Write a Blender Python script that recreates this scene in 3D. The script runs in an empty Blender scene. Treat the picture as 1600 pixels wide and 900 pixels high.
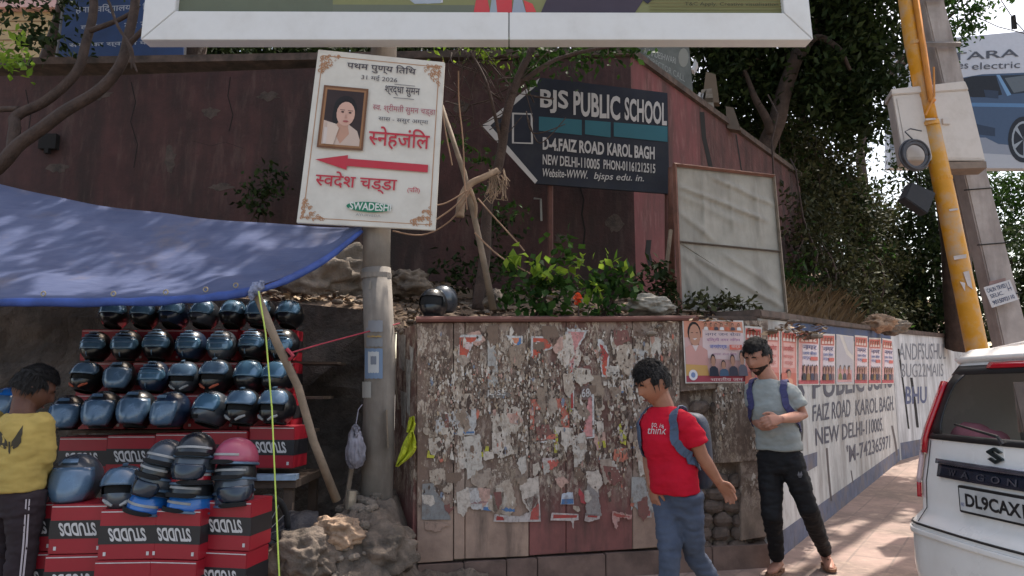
import bpy, bmesh, math, random
import numpy as np
from mathutils import Vector as V, Matrix as MX, noise as NZ
S = bpy.context.scene
C = S.collection
R = math.radians
random.seed(7)
NP = np.random.default_rng(11)
# ------------------------------------------------------------------ camera, light, exposure
FPX = 1110.0
PITCH = math.atan(160 / FPX)
CAMH = 1.35
cd = bpy.data.cameras.new('camera'); cam = bpy.data.objects.new('camera', cd); C.objects.link(cam)
cam.location = (0, 0, CAMH); cam.rotation_euler = (math.pi / 2 + PITCH, 0, 0)
cd.sensor_width = 36; cd.lens = 36 * FPX / 1600; cd.clip_start = .05; cd.clip_end = 600
S.camera = cam
SUN = V((.27, .36, .93)).normalized()
w = bpy.data.worlds.new('World'); S.world = w; w.use_nodes = True
nt = w.node_tree; bg = nt.nodes['Background']
sky = nt.nodes.new('ShaderNodeTexSky'); sky.sky_type = 'NISHITA'; sky.sun_disc = False
sky.sun_elevation = math.asin(SUN.z); sky.sun_rotation = math.atan2(SUN.x, SUN.y)
sky.air_density = 1.0; sky.dust_density = 3.0; sky.ozone_density = 1.0
tn = nt.nodes.new('ShaderNodeMix'); tn.data_type = 'RGBA'; tn.blend_type = 'MULTIPLY'; tn.inputs[0].default_value = 1; tn.inputs[7].default_value = (1.1, .98, .83, 1)   # dusty summer haze
nt.links.new(sky.outputs[0], tn.inputs[6]); nt.links.new(tn.outputs[2], bg.inputs[0]); bg.inputs[1].default_value = .15
sl = bpy.data.lights.new('sun', 'SUN'); so = bpy.data.objects.new('sun', sl); C.objects.link(so)
sl.energy = 2.8; sl.angle = R(.53); sl.color = (1, .94, .85)
so.rotation_euler = SUN.to_track_quat('Z', 'Y').to_euler(); so.location = (5, 6, 20)
vs = S.view_settings; vs.view_transform = 'Standard'; vs.look = 'None'; vs.gamma = 1; vs.exposure = 1.35
S.cycles.max_bounces = 6; S.cycles.diffuse_bounces = 3; S.cycles.transparent_max_bounces = 8
try: S.cycles.use_denoising = True
except Exception: pass

# ------------------------------------------------------------------ helpers
def L(r, g, b):
    f = lambda c: (c / 255 / 12.92) if c <= 10.3 else ((c / 255 + .055) / 1.055) ** 2.4
    return (f(r), f(g), f(b), 1)
cp, sp = math.cos(PITCH), math.sin(PITCH)
def RAY(px, py):
    u = (px - 800) / FPX; v = (450 - py) / FPX
    return V((u, cp - v * sp, sp + v * cp))
def P(px, py, Y):
    r = RAY(px, py); return V((0, 0, CAMH)) + r * (Y / r.y)
def PZ(px, py, z=0):
    r = RAY(px, py); return V((0, 0, CAMH)) + r * ((z - CAMH) / r.z)
class Plane:
    """vertical wall plane through two ground points"""
    def __init__(s, a, b):
        s.a = V((a[0], a[1], 0)); d = V((b[0] - a[0], b[1] - a[1], 0)); s.len = d.length; s.d = d.normalized()
        s.n = V((s.d.y, -s.d.x, 0))          # towards the viewer
    def px(s, x, y, off=0):
        r = RAY(x, y); o = V((0, 0, CAMH)); t = (s.a + s.n * off - o).dot(s.n) / r.dot(s.n); return o + r * t
    def at(s, u, z, off=0): return s.a + s.d * u + s.n * off + V((0, 0, z))
class YPlane:
    def __init__(s, y): s.y = y; s.n = V((0, -1, 0))
    def px(s, x, y, off=0): return P(x, y, s.y - off)
class QuadPlane:
    """plane through three points given as (px,py,Y)"""
    def __init__(s, a, b, c):
        s.o = P(*a); s.n = (P(*b) - s.o).cross(P(*c) - s.o).normalized()
        if s.n.y > 0: s.n = -s.n
    def px(s, x, y, off=0):
        r = RAY(x, y); o = V((0, 0, CAMH)); t = (s.o + s.n * off - o).dot(s.n) / r.dot(s.n); return o + r * t

ORG = {}
def thing(name, label, cat, loc=(0, 0, 0), group=None, kind=None):
    o = bpy.data.objects.new(name, None); C.objects.link(o); o.location = loc; o.empty_display_size = .1
    ORG[o] = V(loc); tag(o, label, cat, group, kind); return o
def tag(o, label=None, cat=None, group=None, kind=None):
    if label: o['label'] = label
    if cat: o['category'] = cat
    if group: o['group'] = group
    if kind: o['kind'] = kind
    return o
def link(name, me, parent=None, m=None, smooth=False, loc=None):
    if m is not None:
        me.materials.clear(); me.materials.append(m)
    if smooth: me.polygons.foreach_set('use_smooth', [True] * len(me.polygons))
    o = bpy.data.objects.new(name, me); C.objects.link(o)
    org = V((0, 0, 0))
    if parent is not None:
        o.parent = parent; org = ORG.get(parent, V((0, 0, 0)))
        if org.length: me.transform(MX.Translation(-org))
    ORG[o] = org
    return o
def copy_tree(o, parent=None):
    c = o.copy(); C.objects.link(c)
    if parent is not None: c.parent = parent
    for ch in [x for x in KIDS.get(o, [])]: copy_tree(ch, c)
    return c
KIDS = {}
def kids_scan(o):
    KIDS[o] = list(o.children)
    for c in o.children: kids_scan(c)

class MB:
    def __init__(s): s.v = []; s.f = []; s.c = []; s.cur = (1, 1, 1, 1)
    def add(s, vs, fs, col=None):
        b = len(s.v); s.v += [V(p) for p in vs]
        for f in fs: s.f.append(tuple(b + i for i in f)); s.c.append(col or s.cur)
        return s
    def quad(s, a, b, c, d, col=None): return s.add([a, b, c, d], [(0, 1, 2, 3)], col)
    def poly(s, pts, col=None): return s.add(pts, [tuple(range(len(pts)))], col)
    def box(s, c, size, rot=None, col=None, bev=0):
        c = V(c); hx, hy, hz = [a / 2 for a in size]; rot = rot or MX.Identity(3)
        vs = [c + rot @ V((x * hx, y * hy, z * hz)) for z in (-1, 1) for y in (-1, 1) for x in (-1, 1)]
        return s.add(vs, [(0, 2, 3, 1), (4, 5, 7, 6), (0, 1, 5, 4), (2, 6, 7, 3), (0, 4, 6, 2), (1, 3, 7, 5)], col)
    def prism(s, pts, vec, col=None):
        n = len(pts); vec = V(vec); vs = [V(p) for p in pts] + [V(p) + vec for p in pts]
        fs = [tuple(range(n)), tuple(range(2 * n - 1, n - 1, -1))] + [(i, i + n, (i + 1) % n + n, (i + 1) % n) for i in range(n)]
        return s.add(vs, fs, col)
    def rings(s, rings, closed=True, caps=True, col=None):
        n = len(rings[0]); vs = [p for r in rings for p in r]; fs = []
        for i in range(len(rings) - 1):
            for j in range(n if closed else n - 1):
                k = (j + 1) % n; fs.append((i * n + j, i * n + k, (i + 1) * n + k, (i + 1) * n + j))
        if caps and closed: fs += [tuple(range(n - 1, -1, -1)), tuple(range((len(rings) - 1) * n, len(rings) * n))]
        return s.add(vs, fs, col)
    def tube(s, pts, rad, n=8, col=None, flat=1.0, caps=True, up=None):
        pts = [V(p) for p in pts]
        if not hasattr(rad, '__len__'): rad = [rad] * len(pts)
        t0 = (pts[1] - pts[0]).normalized(); u = V(up) if up else (V((0, 0, 1)) if abs(t0.z) < .9 else V((1, 0, 0)))
        rs = []
        for i, p in enumerate(pts):
            t = (pts[min(i + 1, len(pts) - 1)] - pts[max(i - 1, 0)]).normalized()
            a = (u - t * u.dot(t)).normalized(); b = t.cross(a); u = a
            rs.append([p + (a * math.cos(q) * flat + b * math.sin(q)) * rad[i] for q in [2 * math.pi * k / n for k in range(n)]])
        return s.rings(rs, caps=caps, col=col)
    def ell(s, c, r, rot=None, nu=14, nv=9, col=None):
        c = V(c); rot = rot or MX.Identity(3); rs = []
        for j in range(1, nv):
            ph = math.pi * j / nv - math.pi / 2
            rs.append([c + rot @ V((math.cos(ph) * math.cos(a) * r[0], math.cos(ph) * math.sin(a) * r[1], math.sin(ph) * r[2])) for a in [2 * math.pi * i / nu for i in range(nu)]])
        return s.rings(rs, col=col)
    def mesh(s, name='m', cols=False):
        me = bpy.data.meshes.new(name); me.from_pydata([tuple(v) for v in s.v], [], s.f); me.update()
        if cols:
            at = me.color_attributes.new('Col', 'FLOAT_COLOR', 'CORNER'); d = []
            for p, c in zip(me.polygons, s.c): d += list(c) * p.loop_total
            at.data.foreach_set('color', d)
        return me
    def build(s, name, m, parent=None, smooth=False, cols=False, loc=None, fixn=True, bev=0):
        me = s.mesh(name, cols)
        if fixn or bev:
            bm = bmesh.new(); bm.from_mesh(me); bmesh.ops.recalc_face_normals(bm, faces=bm.faces)
            if bev: bmesh.ops.bevel(bm, geom=list(bm.edges), offset=bev, segments=2, affect='EDGES', clamp_overlap=True)
            bm.to_mesh(me); bm.free()
        return link(name, me, parent, m, smooth)
def baked(me, mods):
    """apply modifiers, return a new mesh"""
    o = bpy.data.objects.new('tmp', me); C.objects.link(o)
    for typ, kw in mods:
        md = o.modifiers.new('m', typ)
        for k, v_ in kw.items(): setattr(md, k, v_)
    dg = bpy.context.evaluated_depsgraph_get(); dg.update()
    r = bpy.data.meshes.new_from_object(o.evaluated_get(dg)); bpy.data.objects.remove(o); return r
def solidrot(z=0, x=0, y=0): return (MX.Rotation(z, 3, 'Z') @ MX.Rotation(y, 3, 'Y') @ MX.Rotation(x, 3, 'X'))

# ------------------------------------------------------------------ lettering (flat meshes from the built-in font)
_tc = {}
def glyphs(s, off=0.0, shear=0):
    key = (s, off, shear)
    if key in _tc: return _tc[key]
    cu = bpy.data.curves.new('t', 'FONT'); cu.body = s; cu.size = 1; cu.offset = off; cu.shear = shear; cu.resolution_u = 3
    o = bpy.data.objects.new('t', cu); C.objects.link(o); bpy.context.view_layer.update()
    me = bpy.data.meshes.new_from_object(o.evaluated_get(bpy.context.evaluated_depsgraph_get()))
    bpy.data.objects.remove(o); bpy.data.curves.remove(cu)
    vs = [V(v.co) for v in me.vertices]; fs = [tuple(p.vertices) for p in me.polygons]; bpy.data.meshes.remove(me)
    _tc[key] = (vs, fs); return vs, fs
def halfglyph(ch, frac, off):
    vs, fs = glyphs(ch, off); x1 = max(v.x for v in vs); x0 = min(v.x for v in vs); cut = x0 + (x1 - x0) * frac
    bm = bmesh.new(); bv = [bm.verts.new(v) for v in vs]
    for f in fs:
        try: bm.faces.new([bv[i] for i in f])
        except ValueError: pass
    bmesh.ops.bisect_plane(bm, geom=list(bm.verts) + list(bm.edges) + list(bm.faces), plane_co=(cut, 0, 0), plane_no=(1, 0, 0), clear_outer=True)
    bm.verts.index_update(); r = ([V(v.co) for v in bm.verts], [tuple(v.index for v in f.verts) for f in bm.faces]); bm.free(); return r
def textmesh(s, off=0, shear=0):
    """'{x}' renders x as a half form"""
    import re
    parts = re.split(r'(\{.\})', s); vs = []; fs = []; x = 0
    for p in parts:
        if not p: continue
        v, f = halfglyph(p[1], .66, off) if p[0] == '{' else glyphs(p, off, shear)
        if not v: continue
        x0 = min(a.x for a in v); b = len(vs)
        vs += [V((a.x - x0 + x, a.y, 0)) for a in v]; fs += [tuple(b + i for i in q) for q in f]
        x = max(a.x for a in vs) - .015
    return vs, fs
def put_text(mb, s, quad, col, off=0.0, shear=0, lift=V((0, 0, 0)), flip=False, jit=0):
    """map lettering onto the quad bl, br, tr, tl (bilinear)"""
    vs, fs = textmesh(s, off, shear)
    if not vs: return
    x0, x1 = min(a.x for a in vs), max(a.x for a in vs); y0, y1 = min(a.y for a in vs), max(a.y for a in vs)
    bl, br, tr, tl = [V(q) for q in quad]; out = []
    for a in vs:
        u = (a.x - x0) / (x1 - x0); t = (a.y - y0) / max(1e-6, (y1 - y0))
        if flip: u, t = 1 - u, 1 - t
        if jit: t += jit * math.sin(u * 19) * .5
        out.append(bl * (1 - u) * (1 - t) + br * u * (1 - t) + tr * u * t + tl * (1 - u) * t + lift)
    mb.add(out, fs, col)
def bil(quad, u, t):
    bl, br, tr, tl = quad; return bl * (1 - u) * (1 - t) + br * u * (1 - t) + tr * u * t + tl * (1 - u) * t

# ------------------------------------------------------------------ materials
def _m(name):
    m = bpy.data.materials.new(name); m.use_nodes = True; n = m.node_tree
    return m, n, n.nodes['Principled BSDF'], n.nodes.new, n.links.new
def _coord(n, kind='pos', scale=(1, 1, 1)):
    if kind == 'pos': a = n.nodes.new('ShaderNodeNewGeometry').outputs['Position']
    else: a = n.nodes.new('ShaderNodeTexCoord').outputs['Object']
    mp = n.nodes.new('ShaderNodeMapping'); mp.inputs['Scale'].default_value = scale; n.links.new(a, mp.inputs[0]); return mp.outputs[0]
def _noise(n, vec, scale, detail=5, rough=.6, dist=0):
    t = n.nodes.new('ShaderNodeTexNoise'); t.inputs['Scale'].default_value = scale; t.inputs['Detail'].default_value = detail
    t.inputs['Roughness'].default_value = rough; t.inputs['Distortion'].default_value = dist; n.links.new(vec, t.inputs['Vector']); return t.outputs['Fac']
def _ramp(n, fac, a, b):
    r = n.nodes.new('ShaderNodeMapRange'); r.inputs[1].default_value = a; r.inputs[2].default_value = b; n.links.new(fac, r.inputs[0]); return r.outputs[0]
def _mix(n, fac, a, b):
    x = n.nodes.new('ShaderNodeMix'); x.data_type = 'RGBA'
    for i, q in ((0, fac), (6, a), (7, b)):
        if isinstance(q, (float, int)): x.inputs[i].default_value = q
        elif isinstance(q, tuple): x.inputs[i].default_value = q
        else: n.links.new(q, x.inputs[i])
    return x.outputs[2]
def _bump(n, b, h, strength=.3, dist=.01):
    k = n.nodes.new('ShaderNodeBump'); k.inputs['Strength'].default_value = strength; k.inputs['Distance'].default_value = dist
    n.links.new(h, k.inputs['Height']); n.links.new(k.outputs[0], b.inputs['Normal'])
def mk(name, col, rough=.7, metal=0, var=.25, scale=6, bump=.25, bdist=.006, dirt=None, damt=.5, dscale=3, streak=False, attr=False, coat=0, spec=.5, space='pos', trans=0, dirt2=None, d2scale=12, d2amt=.5, d2z=.12):
    """weathered surface: mottled base, optional dirt blotches or vertical streaks"""
    m, n, b, new, ln = _m(name)
    c = _coord(n, space)
    nz = _noise(n, c, scale, 6)
    if attr:
        a = n.nodes.new('ShaderNodeAttribute'); a.attribute_name = 'Col'; base = a.outputs['Color']
        hs = n.nodes.new('ShaderNodeHueSaturation'); ln(base, hs.inputs['Color']); ln(_ramp(n, nz, -.0, 1.0), hs.inputs['Fac'])
        hs.inputs['Value'].default_value = 1 - var; hs.inputs['Saturation'].default_value = .9; base = hs.outputs[0]
    else:
        lo = tuple(x * (1 - var) for x in col[:3]) + (1,); hi = tuple(min(1, x * (1 + var)) for x in col[:3]) + (1,)
        base = _mix(n, _ramp(n, nz, .3, .7), lo, hi)
    if dirt:
        dc = _coord(n, space, (1, 1, .16) if streak else (1, 1, 1))
        d = _noise(n, dc, dscale, 7, .65)
        fac = n.nodes.new('ShaderNodeMath'); fac.operation = 'MULTIPLY'; ln(_ramp(n, d, .45, .7), fac.inputs[0]); fac.inputs[1].default_value = damt
        base = _mix(n, fac.outputs[0], base, dirt)
    if dirt2:
        d = _noise(n, _coord(n, space, (1, 1, d2z)), d2scale, 6, .7, .3)
        fac = n.nodes.new('ShaderNodeMath'); fac.operation = 'MULTIPLY'; ln(_ramp(n, d, .52, .68), fac.inputs[0]); fac.inputs[1].default_value = d2amt
        base = _mix(n, fac.outputs[0], base, dirt2)
    ln(base, b.inputs['Base Color']); b.inputs['Metallic'].default_value = metal
    ln(_ramp_to(n, nz, max(0.02, rough - .1), min(1, rough + .1)), b.inputs['Roughness'])
    b.inputs['Specular IOR Level'].default_value = spec; b.inputs['Coat Weight'].default_value = coat
    if bump: _bump(n, b, _noise(n, c, scale * 5, 5, .65), bump, bdist)
    if trans:
        t = n.nodes.new('ShaderNodeBsdfTranslucent'); ln(base, t.inputs[0]); mx = n.nodes.new('ShaderNodeMixShader'); mx.inputs[0].default_value = trans
        ln(b.outputs[0], mx.inputs[1]); ln(t.outputs[0], mx.inputs[2]); ln(mx.outputs[0], n.nodes['Material Output'].inputs[0])
    return m
def _ramp_to(n, fac, a, b):
    r = n.nodes.new('ShaderNodeMapRange'); r.inputs[3].default_value = a; r.inputs[4].default_value = b; n.links.new(fac, r.inputs[0]); return r.outputs[0]
def leafmat(name, c1, c2, trans=.3, rough=.45):
    m, n, b, new, ln = _m(name)
    g = n.nodes.new('ShaderNodeNewGeometry')
    base = _mix(n, g.outputs['Random Per Island'], c1, c2)
    big = _noise(n, _coord(n), 1.3, 3); base = _mix(n, _ramp(n, big, .35, .65), base, _mix(n, .5, base, c1))
    ln(base, b.inputs['Base Color']); b.inputs['Roughness'].default_value = rough + .15; b.inputs['Specular IOR Level'].default_value = .15
    t = n.nodes.new('ShaderNodeBsdfTranslucent'); ln(base, t.inputs[0]); mx = n.nodes.new('ShaderNodeMixShader'); mx.inputs[0].default_value = trans
    ln(b.outputs[0], mx.inputs[1]); ln(t.outputs[0], mx.inputs[2]); ln(mx.outputs[0], n.nodes['Material Output'].inputs[0]); return m
def glassmat(name, tint, fac, rough=.05):
    m, n, b, new, ln = _m(name)
    b.inputs['Base Color'].default_value = tint; b.inputs['Roughness'].default_value = rough; b.inputs['Coat Weight'].default_value = .3
    t = n.nodes.new('ShaderNodeBsdfTransparent'); t.inputs[0].default_value = tuple(min(1, .72 + x) for x in tint[:3]) + (1,)
    mx = n.nodes.new('ShaderNodeMixShader'); mx.inputs[0].default_value = fac
    ln(b.outputs[0], mx.inputs[1]); ln(t.outputs[0], mx.inputs[2]); ln(mx.outputs[0], n.nodes['Material Output'].inputs[0]); return m
PRINT = mk('printed_ink', None, .75, attr=True, var=.14, scale=9, bump=.05)
PRINT_OLD = mk('old_bill_print', None, .9, attr=True, var=.2, scale=14, bump=.35, bdist=.003, dirt=L(112, 94, 82), damt=.6, dscale=26, dirt2=L(70, 60, 54), d2scale=60, d2amt=.45, d2z=.5)
PAINT = mk('hand_paint', None, .6, attr=True, var=.22, scale=14, bump=.1)

# ------------------------------------------------------------------ leaves
def leaf_mesh(cen, size, name, m, parent=None, aspect=.5, up=.35, droop=0, fold=.25):
    cen = np.asarray(cen, float); n = len(cen)
    size = np.broadcast_to(np.asarray(size, float), (n,)) * NP.uniform(.65, 1.3, n)
    d = NP.normal(size=(n, 3)); d[:, 2] -= droop; d /= np.linalg.norm(d, axis=1)[:, None]
    nrm = NP.normal(size=(n, 3)); nrm[:, 2] = np.abs(nrm[:, 2]) + up * 2
    s = np.cross(d, nrm); s /= np.linalg.norm(s, axis=1)[:, None] + 1e-9
    nn = np.cross(s, d)
    l = size[:, None]; wd = l * aspect * .5
    a = cen - d * l * .5; c = cen + d * l * .5
    mid = cen - d * l * .08
    b1 = mid + s * wd + nn * wd * fold; b2 = mid - s * wd + nn * wd * fold
    vs = np.stack([a, b1, c, b2], 1).reshape(-1, 3)
    me = bpy.data.meshes.new(name); me.vertices.add(4 * n); me.vertices.foreach_set('co', vs.ravel())
    idx = (np.arange(n)[:, None] * 4 + np.array([0, 1, 2, 0, 2, 3])[None]).ravel()
    me.loops.add(6 * n); me.loops.foreach_set('vertex_index', idx.astype(np.int32))
    me.polygons.add(2 * n); me.polygons.foreach_set('loop_start', np.arange(0, 6 * n, 3, dtype=np.int32)); me.polygons.foreach_set('loop_total', np.full(2 * n, 3, np.int32))
    me.update(calc_edges=True); me.validate()
    return link(name, me, parent, m)
def cloud(blobs, n, clump=.22, per=26, hollow=.45):
    """leaf centres clumped inside ellipsoids (cx,cy,cz,rx,ry,rz)"""
    vol = np.array([b[3] * b[4] * b[5] for b in blobs]) ** .75; vol /= vol.sum(); out = []
    nc = max(1, n // per)
    for b, k in zip(blobs, NP.multinomial(nc, vol)):
        d = NP.normal(size=(k, 3)); d /= np.linalg.norm(d, axis=1)[:, None] + 1e-9
        r = NP.uniform(hollow ** 3, 1, k) ** (1 / 3); r *= NP.uniform(.8, 1.12, k)
        c = np.array(b[:3]) + d * r[:, None] * np.array(b[3:6])
        for q in c: out.append(q + NP.normal(size=(per, 3)) * clump * NP.uniform(.5, 1.3) * np.array([1, 1, .7]))
    return np.concatenate(out) if out else np.zeros((0, 3))

def sm(x, a, b): t = min(1, max(0, (x - a) / (b - a))); return t * t * (3 - 2 * t)
def folds(me, amp, sc=(9, 9, 5), seed=0):
    for v in me.vertices:
        p = v.co; k = NZ.noise(V((p.x * sc[0] + seed, p.y * sc[1], p.z * sc[2]))) + .6 * NZ.noise(V((p.x * sc[0] * 2.3 + 4, p.y * sc[1] * 2.3, p.z * sc[2] * 2.6 + seed)))
        v.co = p + v.normal * amp * k
    me.update()
# ------------------------------------------------------------------ ground
def slope(x, y): return .023 * max(0.0, min(y, 14) - 5.6)
m_road = mk('dusty_asphalt', (.17, .155, .14, 1), .9, var=.3, scale=3, bump=.5, bdist=.004, dirt=L(140, 128, 116), damt=.6, dscale=1.2)
m_pave = mk('paving', L(150, 130, 122), .9, var=.22, scale=2.2, bump=.4, bdist=.006, dirt=L(95, 84, 76), damt=.75, dscale=1.6)
def build_paving():
    m, n, b, new, ln = _m('paving_blocks')
    c = _coord(n)
    br = new('ShaderNodeTexBrick'); br.inputs['Scale'].default_value = 1; br.inputs['Brick Width'].default_value = .6; br.inputs['Row Height'].default_value = .3
    br.inputs['Mortar Size'].default_value = .012; br.inputs['Mortar Smooth'].default_value = .6
    mp = new('ShaderNodeMapping'); mp.inputs['Rotation'].default_value = (0, 0, R(-55)); ln(c, mp.inputs[0]); ln(mp.outputs[0], br.inputs['Vector'])
    br.inputs['Color1'].default_value = L(156, 132, 122); br.inputs['Color2'].default_value = L(146, 125, 116); br.inputs['Mortar'].default_value = L(128, 112, 104)
    d = _noise(n, c, 1.4, 8, .7); d2 = _noise(n, c, 9, 6, .7)
    col = _mix(n, _ramp(n, d, .42, .62), br.outputs[0], L(120, 105, 96)); col = _mix(n, _ramp(n, d2, .5, .8), col, L(170, 148, 134))
    ln(col, b.inputs['Base Color']); b.inputs['Roughness'].default_value = .92; _bump(n, b, d2, .35, .006); return m
m_pave = build_paving()
mb = MB(); mb.quad((-150, -60, -.1), (150, -60, -.1), (150, 260, -.1), (-150, 260, -.1)); tag(mb.build('road', m_road), kind='structure')
KERB = [(-14, 3.5), (-2.2, 3.5), (.4, 4.55), (1.9, 4.62), (2.7, 5.15), (8, 6.9), (20, 17)]
BACK = [(-14, 9), (-2.2, 9), (.4, 9), (2.0, 9), (5, 12), (10, 16), (22, 30)]
mb = MB()
for i in range(len(KERB) - 1):
    n_ = 10
    for k in range(n_):
        def q(a, b, t): return (a[0] + (b[0] - a[0]) * t, a[1] + (b[1] - a[1]) * t)
        a0 = q(KERB[i], KERB[i + 1], k / n_); a1 = q(KERB[i], KERB[i + 1], (k + 1) / n_); b0 = q(BACK[i], BACK[i + 1], k / n_); b1 = q(BACK[i], BACK[i + 1], (k + 1) / n_)
        for j in range(8):
            pts = [q(a0, b0, j / 8), q(a1, b1, j / 8), q(a1, b1, (j + 1) / 8), q(a0, b0, (j + 1) / 8)]
            mb.quad(*[(x, y, slope(x, y)) for x, y in pts])
        mb.quad((*a0, -.12), (*a1, -.12), (*a1, slope(*a1)), (*a0, slope(*a0)))
tag(mb.build('pavement', m_pave), kind='structure')

# ------------------------------------------------------------------ earth bank behind the walls
m_earth = mk('dry_earth', L(128, 108, 90), .95, var=.45, scale=4, bump=.9, bdist=.03, dirt=L(70, 60, 52), damt=.8, dscale=3)
m_rockface = mk('rock_face', L(88, 80, 74), .95, var=.45, scale=3, bump=1.0, bdist=.05, dirt=L(45, 42, 40), damt=.8, dscale=2.2)
FR = [(-14, 6.6, 2.2), (-5, 6.5, 2.25), (-2.6, 6.5, 2.2), (-1.3, 6.2, 2.05), (-.9, 5.75, 1.8), (-.6, 5.35, 1.78), (2.0, 5.95, 1.82), (4.2, 9.15, 2.0), (6.6, 12.7, 2.25), (13, 20.3, 2.7), (24, 33, 4)]
BK = [(-14, 9, 2.9), (-5, 9, 2.9), (-2.6, 8.6, 2.8), (-1.3, 8.4, 2.75), (-.9, 8.3, 2.6), (-.6, 8.3, 2.55), (1.5, 8.3, 2.5), (3.2, 10.4, 2.7), (5.4, 13.0, 2.9), (9, 22, 5.5), (16, 40, 9)]
def lerp3(a, b, t): return V(a) * (1 - t) + V(b) * t
def bankgrid(N=26, T=22):
    rows = []
    for i in range(len(FR) - 1):
        for k in range(N):
            t = k / N; f = lerp3(FR[i], FR[i + 1], t); b = lerp3(BK[i], BK[i + 1], t); row = []
            for j in range(T + 1):
                p = f.lerp(b, j / T); e = min(1, j / 2.5)
                h = NZ.fractal(V((p.x * 1.1, p.y * 1.1, 3)), 1, 2, 5) * .16 + NZ.noise(V((p.x * 6, p.y * 6, 1))) * .035
                row.append(p + V((0, 0, h * e)))
            rows.append(row)
    mb = MB(); mb.rings(rows, closed=False, caps=False); return mb
tag(bankgrid().build('earth_bank', m_earth, smooth=True), kind='structure')
rows = []
for i in range(121):
    x = -14 + 13.05 * i / 120; row = []
    top = None
    for a, b in zip(FR[:5], FR[1:6]):
        if a[0] <= x <= b[0]: top = lerp3(a, b, (x - a[0]) / (b[0] - a[0]))
    for j in range(22):
        t = j / 21; p = V((x, top.y - .45 * (1 - t) ** 1.3, top.z * t))
        d = NZ.fractal(V((x * 1.3, 7, t * 3)), 1, 2, 5) * .2 + abs(NZ.noise(V((x * 4, 2, t * 7)))) * .1
        e = min(1, (1 - t) * 4); row.append(p + V((0, -d * e, 0)))
    rows.append(row)
mb = MB(); mb.rings(rows, closed=False, caps=False); tag(mb.build('rock_face', m_rockface, smooth=False), kind='structure')
# hill far right behind the creepers
rows = []
for i in range(40):
    t = i / 39; f = V((2.6 + 9.4 * t, 14.0 + 5.4 * t, 2.2)); row = []
    for j in range(16):
        q = j / 15; p = f + V((-2.5 * q, 5 * q, 6.6 * q ** .8 * (1 - sm(t, .55, 1)))); p += V((0, 0, NZ.fractal(p * .6, 1, 2, 4) * .5)); row.append(p)
    rows.append(row)
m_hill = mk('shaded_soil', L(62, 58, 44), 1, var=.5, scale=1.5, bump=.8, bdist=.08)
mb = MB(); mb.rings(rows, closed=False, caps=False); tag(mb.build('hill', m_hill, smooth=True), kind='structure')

# ------------------------------------------------------------------ upper red wall
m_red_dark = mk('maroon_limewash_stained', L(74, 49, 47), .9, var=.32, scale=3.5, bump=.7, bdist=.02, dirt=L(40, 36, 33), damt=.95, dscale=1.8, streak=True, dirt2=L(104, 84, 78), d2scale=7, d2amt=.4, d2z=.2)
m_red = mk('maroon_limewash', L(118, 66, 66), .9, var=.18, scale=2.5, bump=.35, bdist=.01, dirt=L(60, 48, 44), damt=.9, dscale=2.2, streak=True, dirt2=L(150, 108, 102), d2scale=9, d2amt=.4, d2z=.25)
m_cop = mk('mossy_coping', L(92, 76, 68), .95, var=.4, scale=6, bump=.6, dirt=L(40, 38, 34), damt=.8, dscale=5)
RWA = P(985, 88, 8.0); ZT = RWA.z
RWB = V((5.4, 12.9, ZT))
lx = -14
t = thing('boundary_wall', 'long stained maroon compound wall above the earth bank, with a corner behind the dark school sign', 'wall', (RWA.x, RWA.y, 2.3))
zl = P(0, 122, 8).z
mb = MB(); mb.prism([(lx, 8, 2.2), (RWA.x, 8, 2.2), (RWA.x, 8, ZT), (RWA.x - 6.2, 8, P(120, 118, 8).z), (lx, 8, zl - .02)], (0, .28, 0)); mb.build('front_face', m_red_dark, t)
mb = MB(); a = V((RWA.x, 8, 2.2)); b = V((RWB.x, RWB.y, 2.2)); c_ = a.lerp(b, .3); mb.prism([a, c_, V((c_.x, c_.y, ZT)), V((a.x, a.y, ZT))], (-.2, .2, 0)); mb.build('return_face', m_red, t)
mb = MB(); c_ = a.lerp(b, .3005); mb.prism([c_, b, RWB, V((c_.x, c_.y, ZT))], (-.2, .2, 0)); mb.build('stained_face', mk('maroon_limewash_darker', L(92, 58, 55), .95, var=.3, scale=3, bump=.7, bdist=.02, dirt=L(38, 33, 30), damt=.95, dscale=2.6, streak=True, dirt2=L(120, 92, 84), d2scale=8, d2amt=.45, d2z=.3), t)  # far stretch: darker maroon than the near one, with dark and pale streaks
mb = MB(); mb.prism([(lx, 7.95, zl), (RWA.x + .03, 7.95, ZT + .004), (RWA.x + .03, 7.95, ZT + .09), (lx, 7.95, zl + .09)], (0, .38, 0)); mb.build('coping', m_cop, t)
dv = (RWB - RWA).normalized(); nr = V((dv.y, -dv.x, 0))
mb = MB(); q0 = RWA + nr * .05; q1 = RWB + nr * .05; mb.prism([q0 + V((0, 0, .005)), q1 + V((0, 0, .005)), q1 + V((0, 0, .09)), q0 + V((0, 0, .09))], -nr * .36); mb.build('coping', m_cop, t)
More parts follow.
